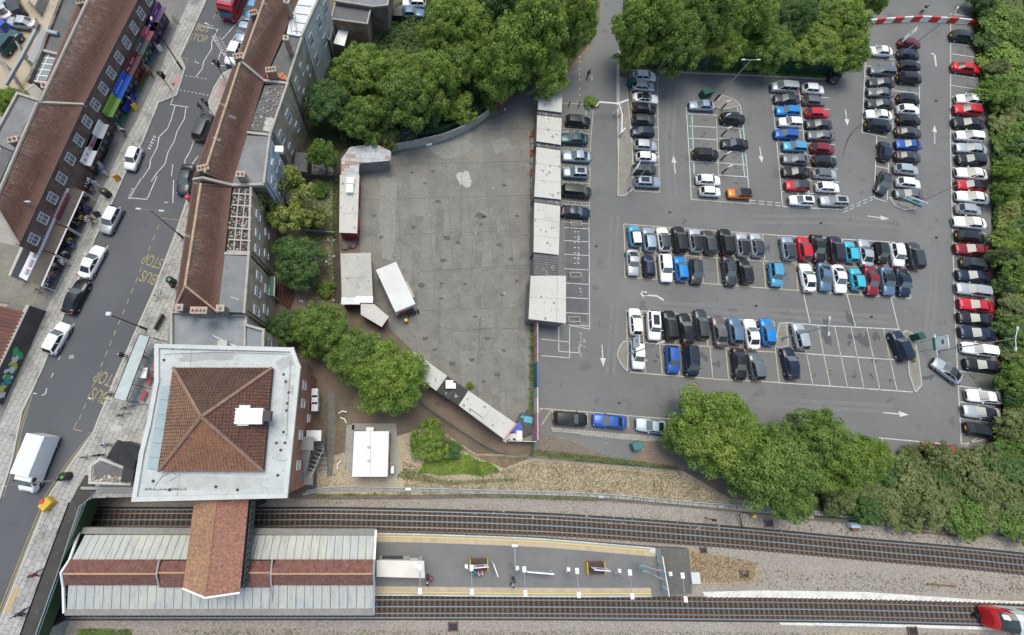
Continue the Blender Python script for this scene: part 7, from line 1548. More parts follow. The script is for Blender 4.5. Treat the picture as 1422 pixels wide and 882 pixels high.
# ---------------------------------------------------------------- car park furniture
SGW = flat('sign_white', (.72,.74,.73), .4); SGG = flat('sign_green', (.02,.2,.14), .4)
def signboard(x, y, label, w_=2.4, h_=2.2, zb=1.3, ang=0, lean=0):
    p = P(x, y, .05); t = thing('car_park_sign', label, 'sign', p, R(ang)); 
    for s in (-1, 1): link('post', MB().tube([(s*w_*.38,0,0),(s*w_*.38,0,zb+h_)], .05, 6).mesh('post', GALV), t, (0,0,0))
    b_ = link('board', MB().box((0,0,zb+h_/2), (w_,.08,h_)).mesh('board', SGW), t, (0,0,0)); link('green_band', MB().box((0,-.0,zb+.18), (w_+.01,.1,.36)).mesh('green_band', SGG), b_, (0,0,0)); link('green_mark', MB().box((.1,-.0,zb+h_*.65), (w_*.35,.1,.3)).mesh('green_mark', SGG), b_, (0,0,0))
    return t
signboard(1279,481,'white car park sign with green band on the south-east traffic island', 1.9,2.0,1.6, 80); signboard(872,480,'white sign with green band at the west end of the southern block', 1.6,2.2,1.4, 85)
signboard(872,247,'white sign with green mark at the foot of the western narrow column', 1.6,2.0,1.6, 60); signboard(1256,286,'long white and green sign across the grey saloon on the small island', 3.2,1.2,.9,-25); signboard(1246,62,'grey slatted sign frame beside the maroon hatchback', 1.4,2.6,.6, 60)
def cabinet(x, y, label, s=(.9,.6,1.5), m=None, cat='ticket machine', nm='ticket_machine'):
    p = P(x, y, .05); t = thing(nm, label, cat, p, .3); link('casing', MB().box((0,0,s[2]/2), s).mesh('casing', m or flat('machine_green', (.008,.07,.05), .5)), t, (0,0,0)); link('lid', MB().box((0,0,s[2]+.04), (s[0]+.1,s[1]+.1,.08), 0, 0, .9).mesh('lid', m or MATS['machine_green']), t, (0,0,0)); link('screen', MB().box((0,-s[1]/2-.01,s[2]*.7), (s[0]*.6,.03,.3)).mesh('screen', BLK), t, (0,0,0))
cabinet(873,120,'dark green machine beside the top of the narrow western column', (.9,.8,1.6)); cabinet(1266,469,'dark green machine at the head of the south-east island', (.9,.9,1.4)); cabinet(978,133,'green rounded container behind the blue-grey saloon by the tall lamp', (1.9,1.0,1.2), None, 'container', 'container')
cabinet(881,619,'teal box standing on the tarmac below the pale blue coupe', (1.3,.9,1.0), flat('teal_box', (.04,.15,.16), .6), 'utility box', 'utility_box')
def lamp_post(x, y, label, h=8.5, arms=((0,1.0),(180,1.0)), col=GALV, dark=False, z0=.05, head=flat('lamp_head_grey', (.42,.44,.45), .5), basem=None, hs=(.62,.24,.1)):
    p = P(x, y, z0); t = thing('street_lamp', label, 'street lamp', p); link('pole', MB().tube([(0,0,0),(0,0,h)], .1, 8, r2=.06).mesh('pole', BLK if dark else col), t, (0,0,0)); link('base', MB().tube([(0,0,0),(0,0,1.3)], .16, 8).mesh('base', BLK if dark or basem else col), t, (0,0,0))
    for a, L in arms:
        hd, _ = dirat(x, y, a, z0+h); d = Vector((math.cos(hd), math.sin(hd), 0)); link('arm', MB().tube([(0,0,h-.1), tuple(d*L+Vector((0,0,h)))], .05, 6).mesh('arm', BLK if dark else col), t, (0,0,0)); link('lamp_head', MB().box((0,0,0), hs, 0, 0, .8).mesh('lamp_head', head), t, tuple(d*(L+.2)+Vector((0,0,h))), hd)
lamp_post(993,139,'tall grey twin-headed lamp on the island above the charging block', 8.6, basem=1); lamp_post(1303,487,'tall grey twin-headed lamp beside the south-east island', 9.0, ((80,1.3),(-95,1.3))); lamp_post(1268,285,'grey lamp with a leaning shadow by the grey saloon island', 8.2, ((30,.9),)); lamp_post(872,264,'grey lamp at the foot of the narrow western column', 8.0, ((40,.8),)); lamp_post(1085,470,'grey twin-headed lamp standing on the middle island', 8.0, ((85,.9),(-95,.9)))
lamp_post(874,492,'grey lamp by the half-round island at the west of the southern block', 7.5, ((20,.8),)); lamp_post(1246,80,'grey lamp beside the maroon hatchback reaching over the barrier', 9.0, ((60,1.0),))
for x, y, lb in ((1001,152,'top'),(1001,170,'second'),(1002,188,'third'),(1001,222,'fourth'),(1003,240,'lowest')):
    p = P(x, y, .05); t = thing('charging_post', 'slim black charging post with white board, %s of five in the charging block' % lb, 'charging post', p, .5, 'charging posts'); link('post', MB().tube([(0,0,0),(0,0,1.5)], .13, 8).mesh('post', BLK), t, (0,0,0)); link('board', MB().box((0,0,1.8), (.9,.1,.5)).mesh('board', SGW), t, (0,0,0))
def barrier_px(name, label, pts, r=.12, m=WPAINT, posts=()):
    t = thing(name, label, 'barrier', P(pts[0][0], pts[0][1], .05)); MB().tube([P(*p) for p in pts], r, 6).build('beam', m, t)
    for p in posts: q = P(*p); MB().tube([(q.x,q.y,.05), q], r, 6).build('post', m, t)
barrier_px('height_barrier', 'white height restriction barrier across the access lane', [(828,148,2.2),(832,142,2.4),(858,144,2.4),(872,139,2.4)], .13, WPAINT, [(872,139,2.4),(860,145,2.4)]); barrier_px('gate_arm', 'white open gate arm hanging along the lane kerb', [(872,140,2.3),(860,144,2.2),(864,160,1.6),(863,184,1.1),(868,178,1.1)], .11, WPAINT, [(862,184,1.1)])
barrier_px('gate_arm', 'orange-tipped low pole at the lane kerb', [(861,152,1.0),(862,158,1.0)], .1, flat('orange_tip', (.6,.3,.05), .5), [(862,158,1.0)])
for k, (x, y) in enumerate(((798,313),(797,384),(795,445))):
    t = thing('cycle_hoop', 'white tubular hoop frame standing in the empty bays, %s of three' % ['highest','middle','lowest'][k], 'hoop', P(x, y, .05), 0, 'hoops in the empty bays'); w_, h_ = .9, .35
    for s in (-1, 1): link('hoop', MB().tube([(-w_,s*h_,0),(-w_*.9,s*h_,.8),(w_*.9,s*h_,.8),(w_,s*h_,0)], .05, 6).mesh('hoop', CREAM), t, (0,0,0))
    link('crossbar', MB().tube([(-w_*.9,-h_,.8),(-w_*.9,h_,.8)], .05, 6).mesh('crossbar', CREAM), t, (0,0,0)); link('crossbar', MB().tube([(w_*.9,-h_,.8),(w_*.9,h_,.8)], .05, 6).mesh('crossbar', CREAM), t, (0,0,0))
for k, (x, y) in enumerate(((789,148),(803,148))): 
    p = P(x, y, .05); t = thing('bollard', 'dark bollard at the top of the bays beside the sheds, %s one' % ['left','right'][k], 'bollard', p); link('post', MB().tube([(0,0,0),(0,0,1.1)], .1, 7).mesh('post', BLK), t, (0,0,0))
# red and white barrier blocks across the north-east entrance
BRD = flat('barrier_red', (.5,.04,.03), .5); BWH = flat('barrier_white', (.68,.66,.62), .5); bpx = smooth_path([(1203,33),(1225,31),(1250,29.5),(1275,28),(1300,29.5),(1325,31),(1356,34)], .06, 1.65)
for k, (a, c) in enumerate(zip(bpx, bpx[1:])):
    d = c-a; L = d.length-.04; t = thing('barrier_block', '%s barrier block, %s from the left in the line across the entrance' % ('red' if k % 2 else 'white', ORD[k]), 'barrier', (a+c)/2, math.atan2(d.y, d.x), 'red and white barrier blocks')
    b = MB(); b.add([(-L/2,-.28,0),(L/2,-.28,0),(L/2,.28,0),(-L/2,.28,0),(-L/2,-.12,.85),(L/2,-.12,.85),(L/2,.12,.85),(-L/2,.12,.85)], [(3,2,1,0),(4,5,6,7),(0,1,5,4),(1,2,6,5),(2,3,7,6),(3,0,4,7)]); link('body', b.mesh('body', BRD if k % 2 else BWH), t, (0,0,0)); link('foot', MB().box((0,0,.05), (L*.9,.66,.1)).mesh('foot', BRD if k % 2 else BWH), t, (0,0,0))
# ---------------------------------------------------------------- street furniture
lamp_post(203,457,'black street lamp with round head leaning over the bus lane', 7.8, ((0,0),), dark=True, z0=ZS+.15, head=flat('lamp_grey', (.5,.53,.55), .4), hs=(.6,.5,.15)); lamp_post(252,95,'dark street lamp on the build-out by the crossing', 8.2, ((90,.3),), dark=True, z0=ZS+.15)
lamp_post(254,330,'dark-based street lamp reaching over the road from the east pavement', 8.0, ((175,1.2),(-5,1.2)), flat('olive_pole', (.14,.15,.1), .5), z0=ZS+.15, hs=(.7,.26,.12), basem=1); lamp_post(325,95,'grey street lamp by the white hatchback at the lights', 7.5, ((160,.8),), z0=ZS+.15)
lamp_post(90,665,'grey street lamp lying over the white van from the bridge pavement', 8.0, ((180,1.2),), z0=ZS+.15, basem=1); lamp_post(98,318,'white street lamp between the awnings and the pavement', 7.6, ((0,.2),), z0=ZS+.15)
def traffic_light(x, y, label, n=1):
    p = P(x, y, ZS+.14); t = thing('traffic_light', label, 'traffic light', p, R(-25)); link('pole', MB().tube([(0,0,0),(0,0,3.2)], .06, 7).mesh('pole', BLK), t, (0,0,0))
    for dx, dy, z_ in ((-.3,.1,2.8),(.3,-.1,2.8),(0,.35,2.6))[:n+1]:
        hd = link('signal_head', MB().box((dx,dy,z_), (.32,.3,.95)).mesh('signal_head', BLK), t, (0,0,0)); link('hood', MB().box((dx,dy-.22,z_+.25), (.3,.2,.08)).mesh('hood', BLK), hd, (0,0,0))
traffic_light(311,108,'black traffic light beside the white hatchback, its heads over the road',2); traffic_light(237,124,'black traffic light on the western build-out',2); traffic_light(296,160,'black traffic light behind the dark grey SUV',1)
# bus shelter
bsx = [(193,464),(208,468),(175,557),(157,553)]; sh = thing('bus_shelter', 'long glass-roofed bus shelter with dark frame and red seats', 'bus shelter', P(182, 510, ZS)); q = [P(x, y, ZS+2.5) for x, y in bsx]
MB().prism([p[:2] for p in q], ZS+2.42, ZS+2.5).build('roof', rough_ground('shelter_roof', (.36,.42,.42), (.42,.48,.48), (.3,.33,.32), big=.8, fine=5, speck=.05), sh)
MB().tube([q[0],q[1],q[2],q[3],q[0]], .06, 4).build('roof_frame', BLK, sh)
for k in range(5):
    t_ = k/4; a = q[1]+(q[2]-q[1])*t_; a = Vector((a.x, a.y, 0)); MB().tube([(a.x,a.y,ZS+.1),(a.x,a.y,ZS+2.42)], .05, 6).build('post', BLK, sh)
    e = (q[1]-q[0]).normalized(); s_ = a+Vector((e.x,e.y,0))*1.3; MB().tube([(s_.x,s_.y,ZS+.1),(s_.x,s_.y,ZS+2.1)], .04, 6).build('post', BLK, sh); MB().tube([(a.x,a.y,ZS+2.3),(s_.x,s_.y,ZS+2.1)], .04, 4).build('strut', BLK, sh)
for k in range(4):
    a = q[1]+(q[2]-q[1])*((k+.5)/4); e = (q[1]-q[0]).normalized(); a = a+e*.75; d = (q[2]-q[1]); ob = MB().box((0,0,0), (1.3,.35,.06)).mesh('seat', flat('seat_red', (.4,.03,.05), .5)); link('seat', ob, sh, Vector((a.x,a.y,ZS+.75))-sh.location, math.atan2(d.y, d.x))
MB().box(P(199,518,ZS+1.5), (.9,1.3,.1)).build('advert_panel', WPAINT, sh)
bsp = thing('bus_stop_pole', 'bus stop pole with white roundel flag at the lower end of the shelter', 'bus stop', P(152, 556, ZS+.14)); p = bsp.location; MB().tube([p, p+Vector((0,0,3))], .05, 6).build('pole', GALV, bsp); MB().tube([p+Vector((-.3,0,2.9)), p+Vector((-.3,.06,2.9))], .32, 14).build('flag', WPAINT, bsp)
for x, y, lb in ((151,271,'on the west pavement between the white cars'),(96,661,'on the bridge pavement by the white van'),(241,392,'on the east pavement below the hipped roof')):
    p = P(x, y, ZS+.13); t = thing('litter_bin', 'rounded black litter bin with green label '+lb, 'litter bin', p, rt.random()); link('bin_body', MB().tube([(0,0,0),(0,0,1.1)], .5, 12).mesh('bin_body', BLK), t, (0,0,0)); link('lid', MB().tube([(0,0,1.1),(0,0,1.25)], .5, 12, r2=.3).mesh('lid', BLK), t, (0,0,0)); link('label_panel', MB().box((.05,-.1,1.27), (.32,.32,.04)).mesh('label_panel', flat('lime_label', (.07,.25,.04), .5)), t, (0,0,0))
rd = thing('street_cabinet', 'round pink-red post box on the east pavement by the hipped roof', 'post box', P(267, 281, ZS+.13)); p = rd.location; MB().tube([p, p+Vector((0,0,1.5))], .34, 12).build('casing', flat('post_red', (.5,.03,.07), .4), rd); MB().tube([p+Vector((0,0,1.5)), p+Vector((0,0,1.65))], .38, 12, r2=.2).build('cap', MATS['post_red'], rd)
yb = thing('grit_bin', 'yellow grit bin at the bridge kerb', 'grit bin', P(70, 699, ZS+.13), .9); link('bin_body', MB().box((0,0,.4), (1.3,1.0,.8)).mesh('bin_body', flat('grit_yellow', (.55,.35,.04), .5)), yb, (0,0,0)); link('lid', MB().box((0,0,.87), (1.36,1.05,.14), 0, 0, .85).mesh('lid', MATS['grit_yellow']), yb, (0,0,0)); link('red_tag', MB().box((.1,.45,1.0), (.5,.35,.15)).mesh('red_tag', flat('tag_red', (.5,.05,.05), .5)), yb, (0,0,0))
bn = thing('bench', 'dark metal bench on the slabs above the bus shelter', 'bench', P(223, 448, ZS+.13), R(70)); link('seat', MB().box((0,0,.45), (2.2,.45,.06)).mesh('seat', BLK), bn, (0,0,0)); link('backrest', MB().box((0,-.25,.75), (2.2,.05,.45)).mesh('backrest', BLK), bn, (0,0,0))
for s in (-.9,0,.9): link('leg', MB().box((s,0,.22), (.06,.4,.44)).mesh('leg', BLK), bn, (0,0,0))
def bicycle(x, y, a, label, cl, z0=ZS+.14):
    p = P(x, y, z0); t = thing('bicycle', label, 'bicycle', p, R(a)); m = flat('bike_'+'_'.join('%d' % (v_*100) for v_ in cl), cl, .4)
    for s in (-.52,.52):
        b = MB(); n = 14; b.tube([(s+math.cos(k/n*6.283)*.33, 0, .34+math.sin(k/n*6.283)*.33) for k in range(n+1)], .03, 4); link('wheel', b.mesh('wheel', TYRE), t, (0,0,0))
    link('frame', MB().tube([(-.52,0,.34),(-.05,0,.36),(.38,0,.82),(-.15,0,.85),(-.05,0,.36)], .03, 4).mesh('frame', m), t, (0,0,0)); link('handlebar', MB().tube([(.42,-.3,1.0),(.42,.3,1.0)], .025, 4).mesh('handlebar', BLK), t, (0,0,0)); link('saddle', MB().box((-.2,0,.95), (.28,.15,.06)).mesh('saddle', BLK), t, (0,0,0)); link('mudguard', MB().box((-.52,0,.7), (.4,.1,.05)).mesh('mudguard', m), t, (0,0,0))
bicycle(221,411,70,'green-framed hire bicycle parked alone above the bench',(.05,.5,.08)); bicycle(180,566,20,'dark bicycle lying near the lower end of the bus shelter',(.03,.03,.03)); bicycle(174,576,15,'dark bicycle just below the shelter bicycle',(.05,.05,.05)); bicycle(124,634,10,'dark bicycle beside the kiosk',(.04,.04,.04)); bicycle(60,404,25,'bicycle leaning at the south end of the awnings',(.1,.1,.1)); bicycle(245,30,-40,'bicycle outside the purple shop',(.3,.3,.3))
def aboard(x, y, label, cl, z0=ZS+.14, a=30):
    p = P(x, y, z0); t = thing('pavement_sign', label, 'pavement sign', p, R(a)); m = flat('board_'+'_'.join('%d' % (v_*100) for v_ in cl), cl, .5)
    for s in (-1, 1): b = MB(); b.add([(-.35,s*.3,0),(.35,s*.3,0),(.35,s*.04,1.0),(-.35,s*.04,1.0),(-.35,s*.3-.03*s,0),(.35,s*.3-.03*s,0),(.35,s*.01,1.0),(-.35,s*.01,1.0)], [(0,1,2,3),(7,6,5,4),(0,4,5,1),(3,2,6,7),(0,3,7,4),(1,5,6,2)]); link('board', b.mesh('board', m), t, (0,0,0))
aboard(190,151,'yellow pavement sign by the blue stall',(.65,.45,.05)); aboard(224,70,'white and black pavement sign below the purple shop',(.6,.6,.6)); aboard(141,231,'pale pavement sign outside the white-fronted shop',(.45,.5,.45)); aboard(165,249,'small orange pavement sign by the kerb near the rounded white car',(.7,.3,.02)); aboard(262-125,299,'dark pavement board between the tables and the silver hatchback',(.04,.05,.06)); aboard(222-22,62,'lime green upright banner by the shops',(.5,.65,.02)); aboard(206,72,'turquoise board outside the dark shop',(.03,.4,.5))
# cafe tables beneath the awnings
for k, (x, y) in enumerate(((118,285),(111,300),(104,318),(96,333),(90,348),(84,362),(75,378),(66,392),(120,270))):
    p = P(x, y, ZS+.14); t = thing('cafe_table', 'small dark pavement table, %s from the north along the awnings' % ORD[k], 'table', p, rt.random(), 'pavement tables along the awnings'); link('tabletop', MB().tube([(0,0,.72),(0,0,.76)], .42, 10).mesh('tabletop', flat('table_brown', (.1,.06,.04), .5)), t, (0,0,0)); link('pedestal', MB().tube([(0,0,0),(0,0,.72)], .05, 6).mesh('pedestal', BLK), t, (0,0,0))
# ---------------------------------------------------------------- platform furniture
ph = thing('waiting_room', 'platform waiting room with cream flat roof beside the canopy', 'waiting room', P(556, 790, ZP)); MB().prism([P2(x, y, ZP+2.7) for x, y in [(523,778),(589,779),(590,803),(523,801)]], ZP+2.55, ZP+2.7).build('flat_roof', rough_ground('cream_roof', (.62,.6,.54), (.56,.54,.49), big=.4, fine=6, speck=.08), ph); MB().prism([P2(x, y, ZP+2.7) for x, y in [(525,780),(587,781),(588,800),(525,799)]], ZP, ZP+2.55).build('wall', PAINTG, ph)
MB().box(P(575,776,ZP+1.2), (.9,.5,1.6)).build('vending_case', GALV, ph); MB().box(P(545,776,ZP+.8), (2.6,.4,1.2)).build('glazed_front', GLASS, ph)
for k, (x, y) in enumerate(((583,788),(649,789),(717,791),(785,793),(853,795),(921,799))):
    p = P(x, y, ZP); t = thing('platform_lamp', 'slim pale platform lamp with two white heads, %s from the canopy' % ORD[k], 'lamp', p, 0, 'platform lamps'); h = 4.6; link('pole', MB().tube([(0,0,0),(0,0,h)], .06, 7).mesh('pole', GALV), t, (0,0,0)); link('base', MB().tube([(0,0,0),(0,0,.5)], .14, 8).mesh('base', GALV), t, (0,0,0)); link('arm', MB().tube([(0,-1.25,h),(0,1.25,h)], .04, 5).mesh('arm', GALV), t, (0,0,0))
    for s in (-1, 1): link('lamp_head', MB().box((0,s*1.25,h+.03), (.42,.62,.1)).mesh('lamp_head', WPAINT), t, (0,0,0))
    link('loudspeaker', MB().box((-.4,.9,2.6), (.35,.4,.3)).mesh('loudspeaker', WPAINT), t, (0,0,0))
def pbench(x, y, lb):
    p = P(x, y, ZP); t = thing('platform_bench', lb, 'bench', p); BW = flat('bench_brown', (.06,.035,.03), .5); YW = flat('bench_yellow', (.55,.38,.03), .5)
    for s in (-1, 1):
        for k in range(3): link('seat_board', MB().box((0,s*(.25+k*.2),.48), (2.1,.17,.05)).mesh('seat_board', BW), t, (0,0,0))
    link('backrest', MB().box((0,0,.8), (2.1,.08,.5)).mesh('backrest', BW), t, (0,0,0))
    for s in (-1.1,1.1): link('armrest', MB().box((s,0,.4), (.1,1.4,.8)).mesh('armrest', YW), t, (0,0,0))
pbench(664,783,'brown back-to-back platform bench with yellow ends, nearest the canopy'); pbench(825,787,'brown back-to-back platform bench with yellow ends, farther along')
def roundel(x, y, a, lb):
    p = P(x, y, ZP); t = thing('station_sign', lb, 'station sign', p, R(a)); 
    for s in (-.9,.9): link('post', MB().tube([(s,0,0),(s,0,2.3)], .05, 6).mesh('post', GALV), t, (0,0,0))
    bd = link('board', MB().box((0,0,1.75), (2.0,.08,1.2)).mesh('board', WPAINT), t, (0,0,0))
    for s in (-1, 1):
        b = MB(); n = 18
        for k in range(n):
            a0, a1 = k/n*6.283, (k+1)/n*6.283; b.quad([(math.cos(a0)*.3,s*.046,1.75+math.sin(a0)*.3),(math.cos(a0)*.46,s*.046,1.75+math.sin(a0)*.46),(math.cos(a1)*.46,s*.046,1.75+math.sin(a1)*.46),(math.cos(a1)*.3,s*.046,1.75+math.sin(a1)*.3)])
        link('red_ring', b.mesh('red_ring', flat('ring_red', (.5,.02,.03), .5)), bd, (0,0,0)); link('blue_bar', MB().box((0,s*.05,1.75), (1.3,.02,.17)).mesh('blue_bar', flat('bar_blue', (.01,.03,.25), .5)), bd, (0,0,0))
roundel(664,781,4,'white station sign with red ring and blue bar over the first bench'); roundel(827,785,-4,'white station sign with red ring and blue bar over the second bench')
for x, y, lb in ((685,786,'white leaning platform information board between bench and tall camera mast'),):
    p = P(x, y, ZP); t = thing('information_board', lb, 'board', p, R(-70)); link('board', MB().box((0,0,1.2), (1.5,.1,1.6)).mesh('board', WPAINT), t, (0,0,0)); link('notice', MB().box((0,.06,1.3), (1.2,.02,1.1)).mesh('notice', flat('notice_grey', (.5,.5,.5), .5)), t, (0,0,0))
mast = thing('camera_mast', 'tall pale mast with crosspiece standing in the middle of the platform', 'mast', P(709, 782, ZP)); p = mast.location; MB().tube([p, p+Vector((0,0,3.0))], .09, 7).build('pole', GALV, mast); MB().tube([p+Vector((0,0,3.0)), p+Vector((0,2.6,3.0))], .08, 6).build('arm', GALV, mast); MB().box(p+Vector((0,2.7,3.0)), (.7,.25,.2)).build('camera_head', WPAINT, mast)
gs = thing('glass_screen', 'pale framed glass windbreak on the platform between the lamps', 'windbreak', P(745, 791, ZP)); a, c = P(728,789,ZP), P(764,792,ZP)
for k in range(4): q0 = a+(c-a)*k/4; q1 = a+(c-a)*(k+.96)/4; b = MB(); b.prism([q0[:2], q1[:2], (q1.x,q1.y+.06), (q0.x,q0.y+.06)], ZP+.4, ZP+1.6); b.build('pane', flat('screen_glass', (.3,.36,.38), .1), gs)
MB().tube([a+Vector((0,0,1.65)), c+Vector((0,0,1.65))], .1, 5).build('top_rail', WPAINT, gs)
for q in (a, c): MB().tube([q, q+Vector((0,0,1.65))], .06, 5).build('post', WPAINT, gs)
eb_ = thing('platform_end_barrier', 'white and blue slatted barrier closing the platform end', 'barrier', P(918, 797, ZP)); a, c = P(910,768,ZP), P(919,822,ZP)
for k in range(9): q0 = a+(c-a)*(k+.05)/9; q1 = a+(c-a)*(k+.92)/9; b = MB(); b.prism([q0[:2], q1[:2], (q1.x+.12,q1.y), (q0.x+.12,q0.y)], ZP+.2, ZP+1.7); b.build('barrier_panel', [flat('end_blue', (.32,.42,.5), .5), flat('end_cream', (.55,.53,.4), .5)][k % 2], eb_)
MB().tube([a+Vector((0,0,1.75)), c+Vector((0,0,1.75))], .06, 5).build('top_rail', WPAINT, eb_)
for x, y, x2, y2 in ((905,786,891,785),(905,796,895,792)): p = P(x, y, ZP); q = P(x2, y2, ZP+2.2); t = thing('mirror_arm', 'grey-green driver mirror arm near the platform end, '+('upper' if y == 786 else 'lower'), 'mirror', p); MB().tube([p, p+Vector((0,0,2.2)), q], .06, 5).build('arm', GALV, t); MB().box(q, (.8,.2,.5)).build('mirror_face', flat('mirror_teal', (.12,.25,.25), .2), t)
cb = thing('trackside_cabinet', 'grey metal cabinet on the gravel past the platform end', 'cabinet', P(957, 798, -.3)); p = cb.location; link('casing', MB().box((0,0,.7), (1.0,1.2,1.4)).mesh('casing', flat('cabinet_grey', (.4,.45,.46), .4)), cb, (0,0,0)); link('lid', MB().box((0,0,1.43), (1.1,1.3,.06)).mesh('lid', flat('cabinet_lid', (.5,.54,.54), .4)), cb, (0,0,0))
cb2 = thing('trackside_cabinet', 'pale blue lineside box beside a rusty frame below the bushes', 'cabinet', P(1182, 728, -.3)); link('casing', MB().box((0,0,.35), (1.3,.7,.7)).mesh('casing', flat('box_pale_blue', (.4,.5,.54), .4)), cb2, (0,0,0)); link('lid', MB().box((.2,-.6,.2), (.9,.4,.3)).mesh('lid', RUST), cb2, (0,0,0))
cbl = thing('cable_hoop', 'black cable looping out of the gravel with a yellow box', 'cable', P(1027, 718, -.3)); MB().tube([P(1031,734,-.2), P(1027,715,.3), P(1033,711,.6), P(1042,713,.5), P(1047,717,.1)], .07, 5).build('cable', BLK, cbl); MB().box(P(1047,717,.1), (.5,.35,.3)).build('yellow_box', flat('yellow_box', (.65,.5,.03), .5), cbl)
for k, (x, y) in enumerate(((979,719),(1096,715))): p = P(x, y, -.3); t = thing('signal_post', ['thin black signal post','grey bent signal post'][k]+' standing in the gravel above the upper track', 'post', p); link('pole', MB().tube([(0,0,0),(0,0,1.8)], .06, 6).mesh('pole', [BLK, GALV][k]), t, (0,0,0)); link('head', MB().box((.1,0,1.8), (.5,.3,.25)).mesh('head', [BLK, GALV][k]), t, (0,0,0))
for k, (x, y, a) in enumerate(((476,572,20),(478,583,-30),(470,645,80))): 
    p = P(x, y, .03); t = thing('dumped_pipe', 'white bent pipe piece lying on the strip west of the hut, %s' % ORD[k], 'pipe', p, R(a)); link('pipe', MB().tube([(-.6,0,.1),(0,.1,.15),(.5,-.2,.1)], .09, 6).mesh('pipe', WPAINT), t, (0,0,0))
# scattered litter and small stones give the bare surfaces life
def scatter(name, px, z, n, m, s): 
    t = rubble(None, px, z, n, m, s, name); return t
scatter('litter', [(500,240),(740,200),(738,440),(738,560),(600,500),(510,410)], .07, 90, island('litter_pale', [(.6,.6,.6),(.1,.1,.1),(.3,.27,.2),(.5,.5,.45)]), .12)
scatter('litter', [(440,686),(1422,740),(1422,765),(440,700)], -.4, 260, island('stone', [(.4,.38,.35),(.15,.13,.12),(.3,.27,.24)]), .16)
scatter('litter', [(980,790),(1422,810),(1422,828),(980,815)], -.4, 160, MATS['stone'], .14)
scatter('litter', [(745,602),(940,612),(940,640),(745,628)], .06, 60, MATS['stone'], .12)
scatter('litter', [(430,330),(465,330),(465,420),(400,420)], .03, 70, MATS['litter_pale'], .2)
scatter('dead_leaves', [(739,450),(748,450),(750,600),(741,610)], .05, 260, flat('dead_leaf', (.22,.15,.09), .9), .09)
scatter('dead_leaves', [(1374,130),(1380,130),(1392,600),(1384,600)], .05, 300, MATS['dead_leaf'], .1)
# ================================================================== PEOPLE
def skin_mesh(name, nodes, edges, m, root=0, sub=1):
    """nodes: (x, y, z, radius); one continuous skinned surface"""
    me = bpy.data.meshes.new(name); me.from_pydata([n[:3] for n in nodes], edges, []); ob = bpy.data.objects.new(name, me); COL.objects.link(ob)
    mod = ob.modifiers.new('skin', 'SKIN'); mod.use_smooth_shade = True
    for i, n in enumerate(nodes): sv = me.skin_vertices[0].data[i]; r = n[3]; sv.radius = r if isinstance(r, tuple) else (r, r); sv.use_root = (i == root)
    if sub: s_ = ob.modifiers.new('subdivision', 'SUBSURF'); s_.levels = sub; s_.render_levels = sub
    dg = bpy.context.evaluated_depsgraph_get(); out = bpy.data.meshes.new_from_object(ob.evaluated_get(dg)); bpy.data.objects.remove(ob); out.name = name; out.materials.clear(); out.materials.append(m); return out
SKIN = flat('skin', (.4,.24,.17), .6); SKIN2 = flat('skin_dark', (.16,.085,.055), .6); HAIRS = [flat('hair_black', (.015,.012,.01), .6), flat('hair_brown', (.06,.035,.02), .6), flat('hair_grey', (.3,.29,.28), .6)]
def pose(kind):
    if kind == 'standing': J = dict(pel=(0,0,.93), che=(0,0,1.3), nec=(0,0,1.5), hea=(.02,0,1.62), hpl=(0,.1,.9), knl=(.03,.11,.5), anl=(0,.11,.08), tol=(.17,.12,.04), hpr=(0,-.1,.9), knr=(.02,-.11,.5), anr=(-.02,-.11,.08), tor=(.15,-.12,.04), shl=(0,.2,1.42), ell=(-.03,.27,1.13), wrl=(.08,.28,.9), shr=(0,-.2,1.42), elr=(-.03,-.27,1.13), wrr=(.1,-.25,.92))
    elif kind == 'walking': J = dict(pel=(0,0,.92), che=(.03,0,1.29), nec=(.05,0,1.49), hea=(.08,0,1.61), hpl=(0,.1,.9), knl=(.2,.1,.52), anl=(.3,.1,.1), tol=(.46,.11,.09), hpr=(0,-.1,.9), knr=(-.08,-.1,.5), anr=(-.34,-.1,.17), tor=(-.22,-.11,.05), shl=(.03,.2,1.41), ell=(-.12,.25,1.15), wrl=(-.18,.25,.93), shr=(.03,-.2,1.41), elr=(.1,-.26,1.14), wrr=(.28,-.24,.98))
    else: J = dict(pel=(0,0,.5), che=(.02,0,.86), nec=(.05,0,1.06), hea=(.09,0,1.18), hpl=(.03,.1,.5), knl=(.45,.12,.5), anl=(.42,.12,.1), tol=(.58,.13,.05), hpr=(.03,-.1,.5), knr=(.45,-.12,.5), anr=(.5,-.12,.1), tor=(.65,-.13,.05), shl=(.03,.2,.98), ell=(.08,.27,.72), wrl=(.33,.2,.7), shr=(.03,-.2,.98), elr=(.08,-.27,.72), wrr=(.33,-.2,.72))
    return J
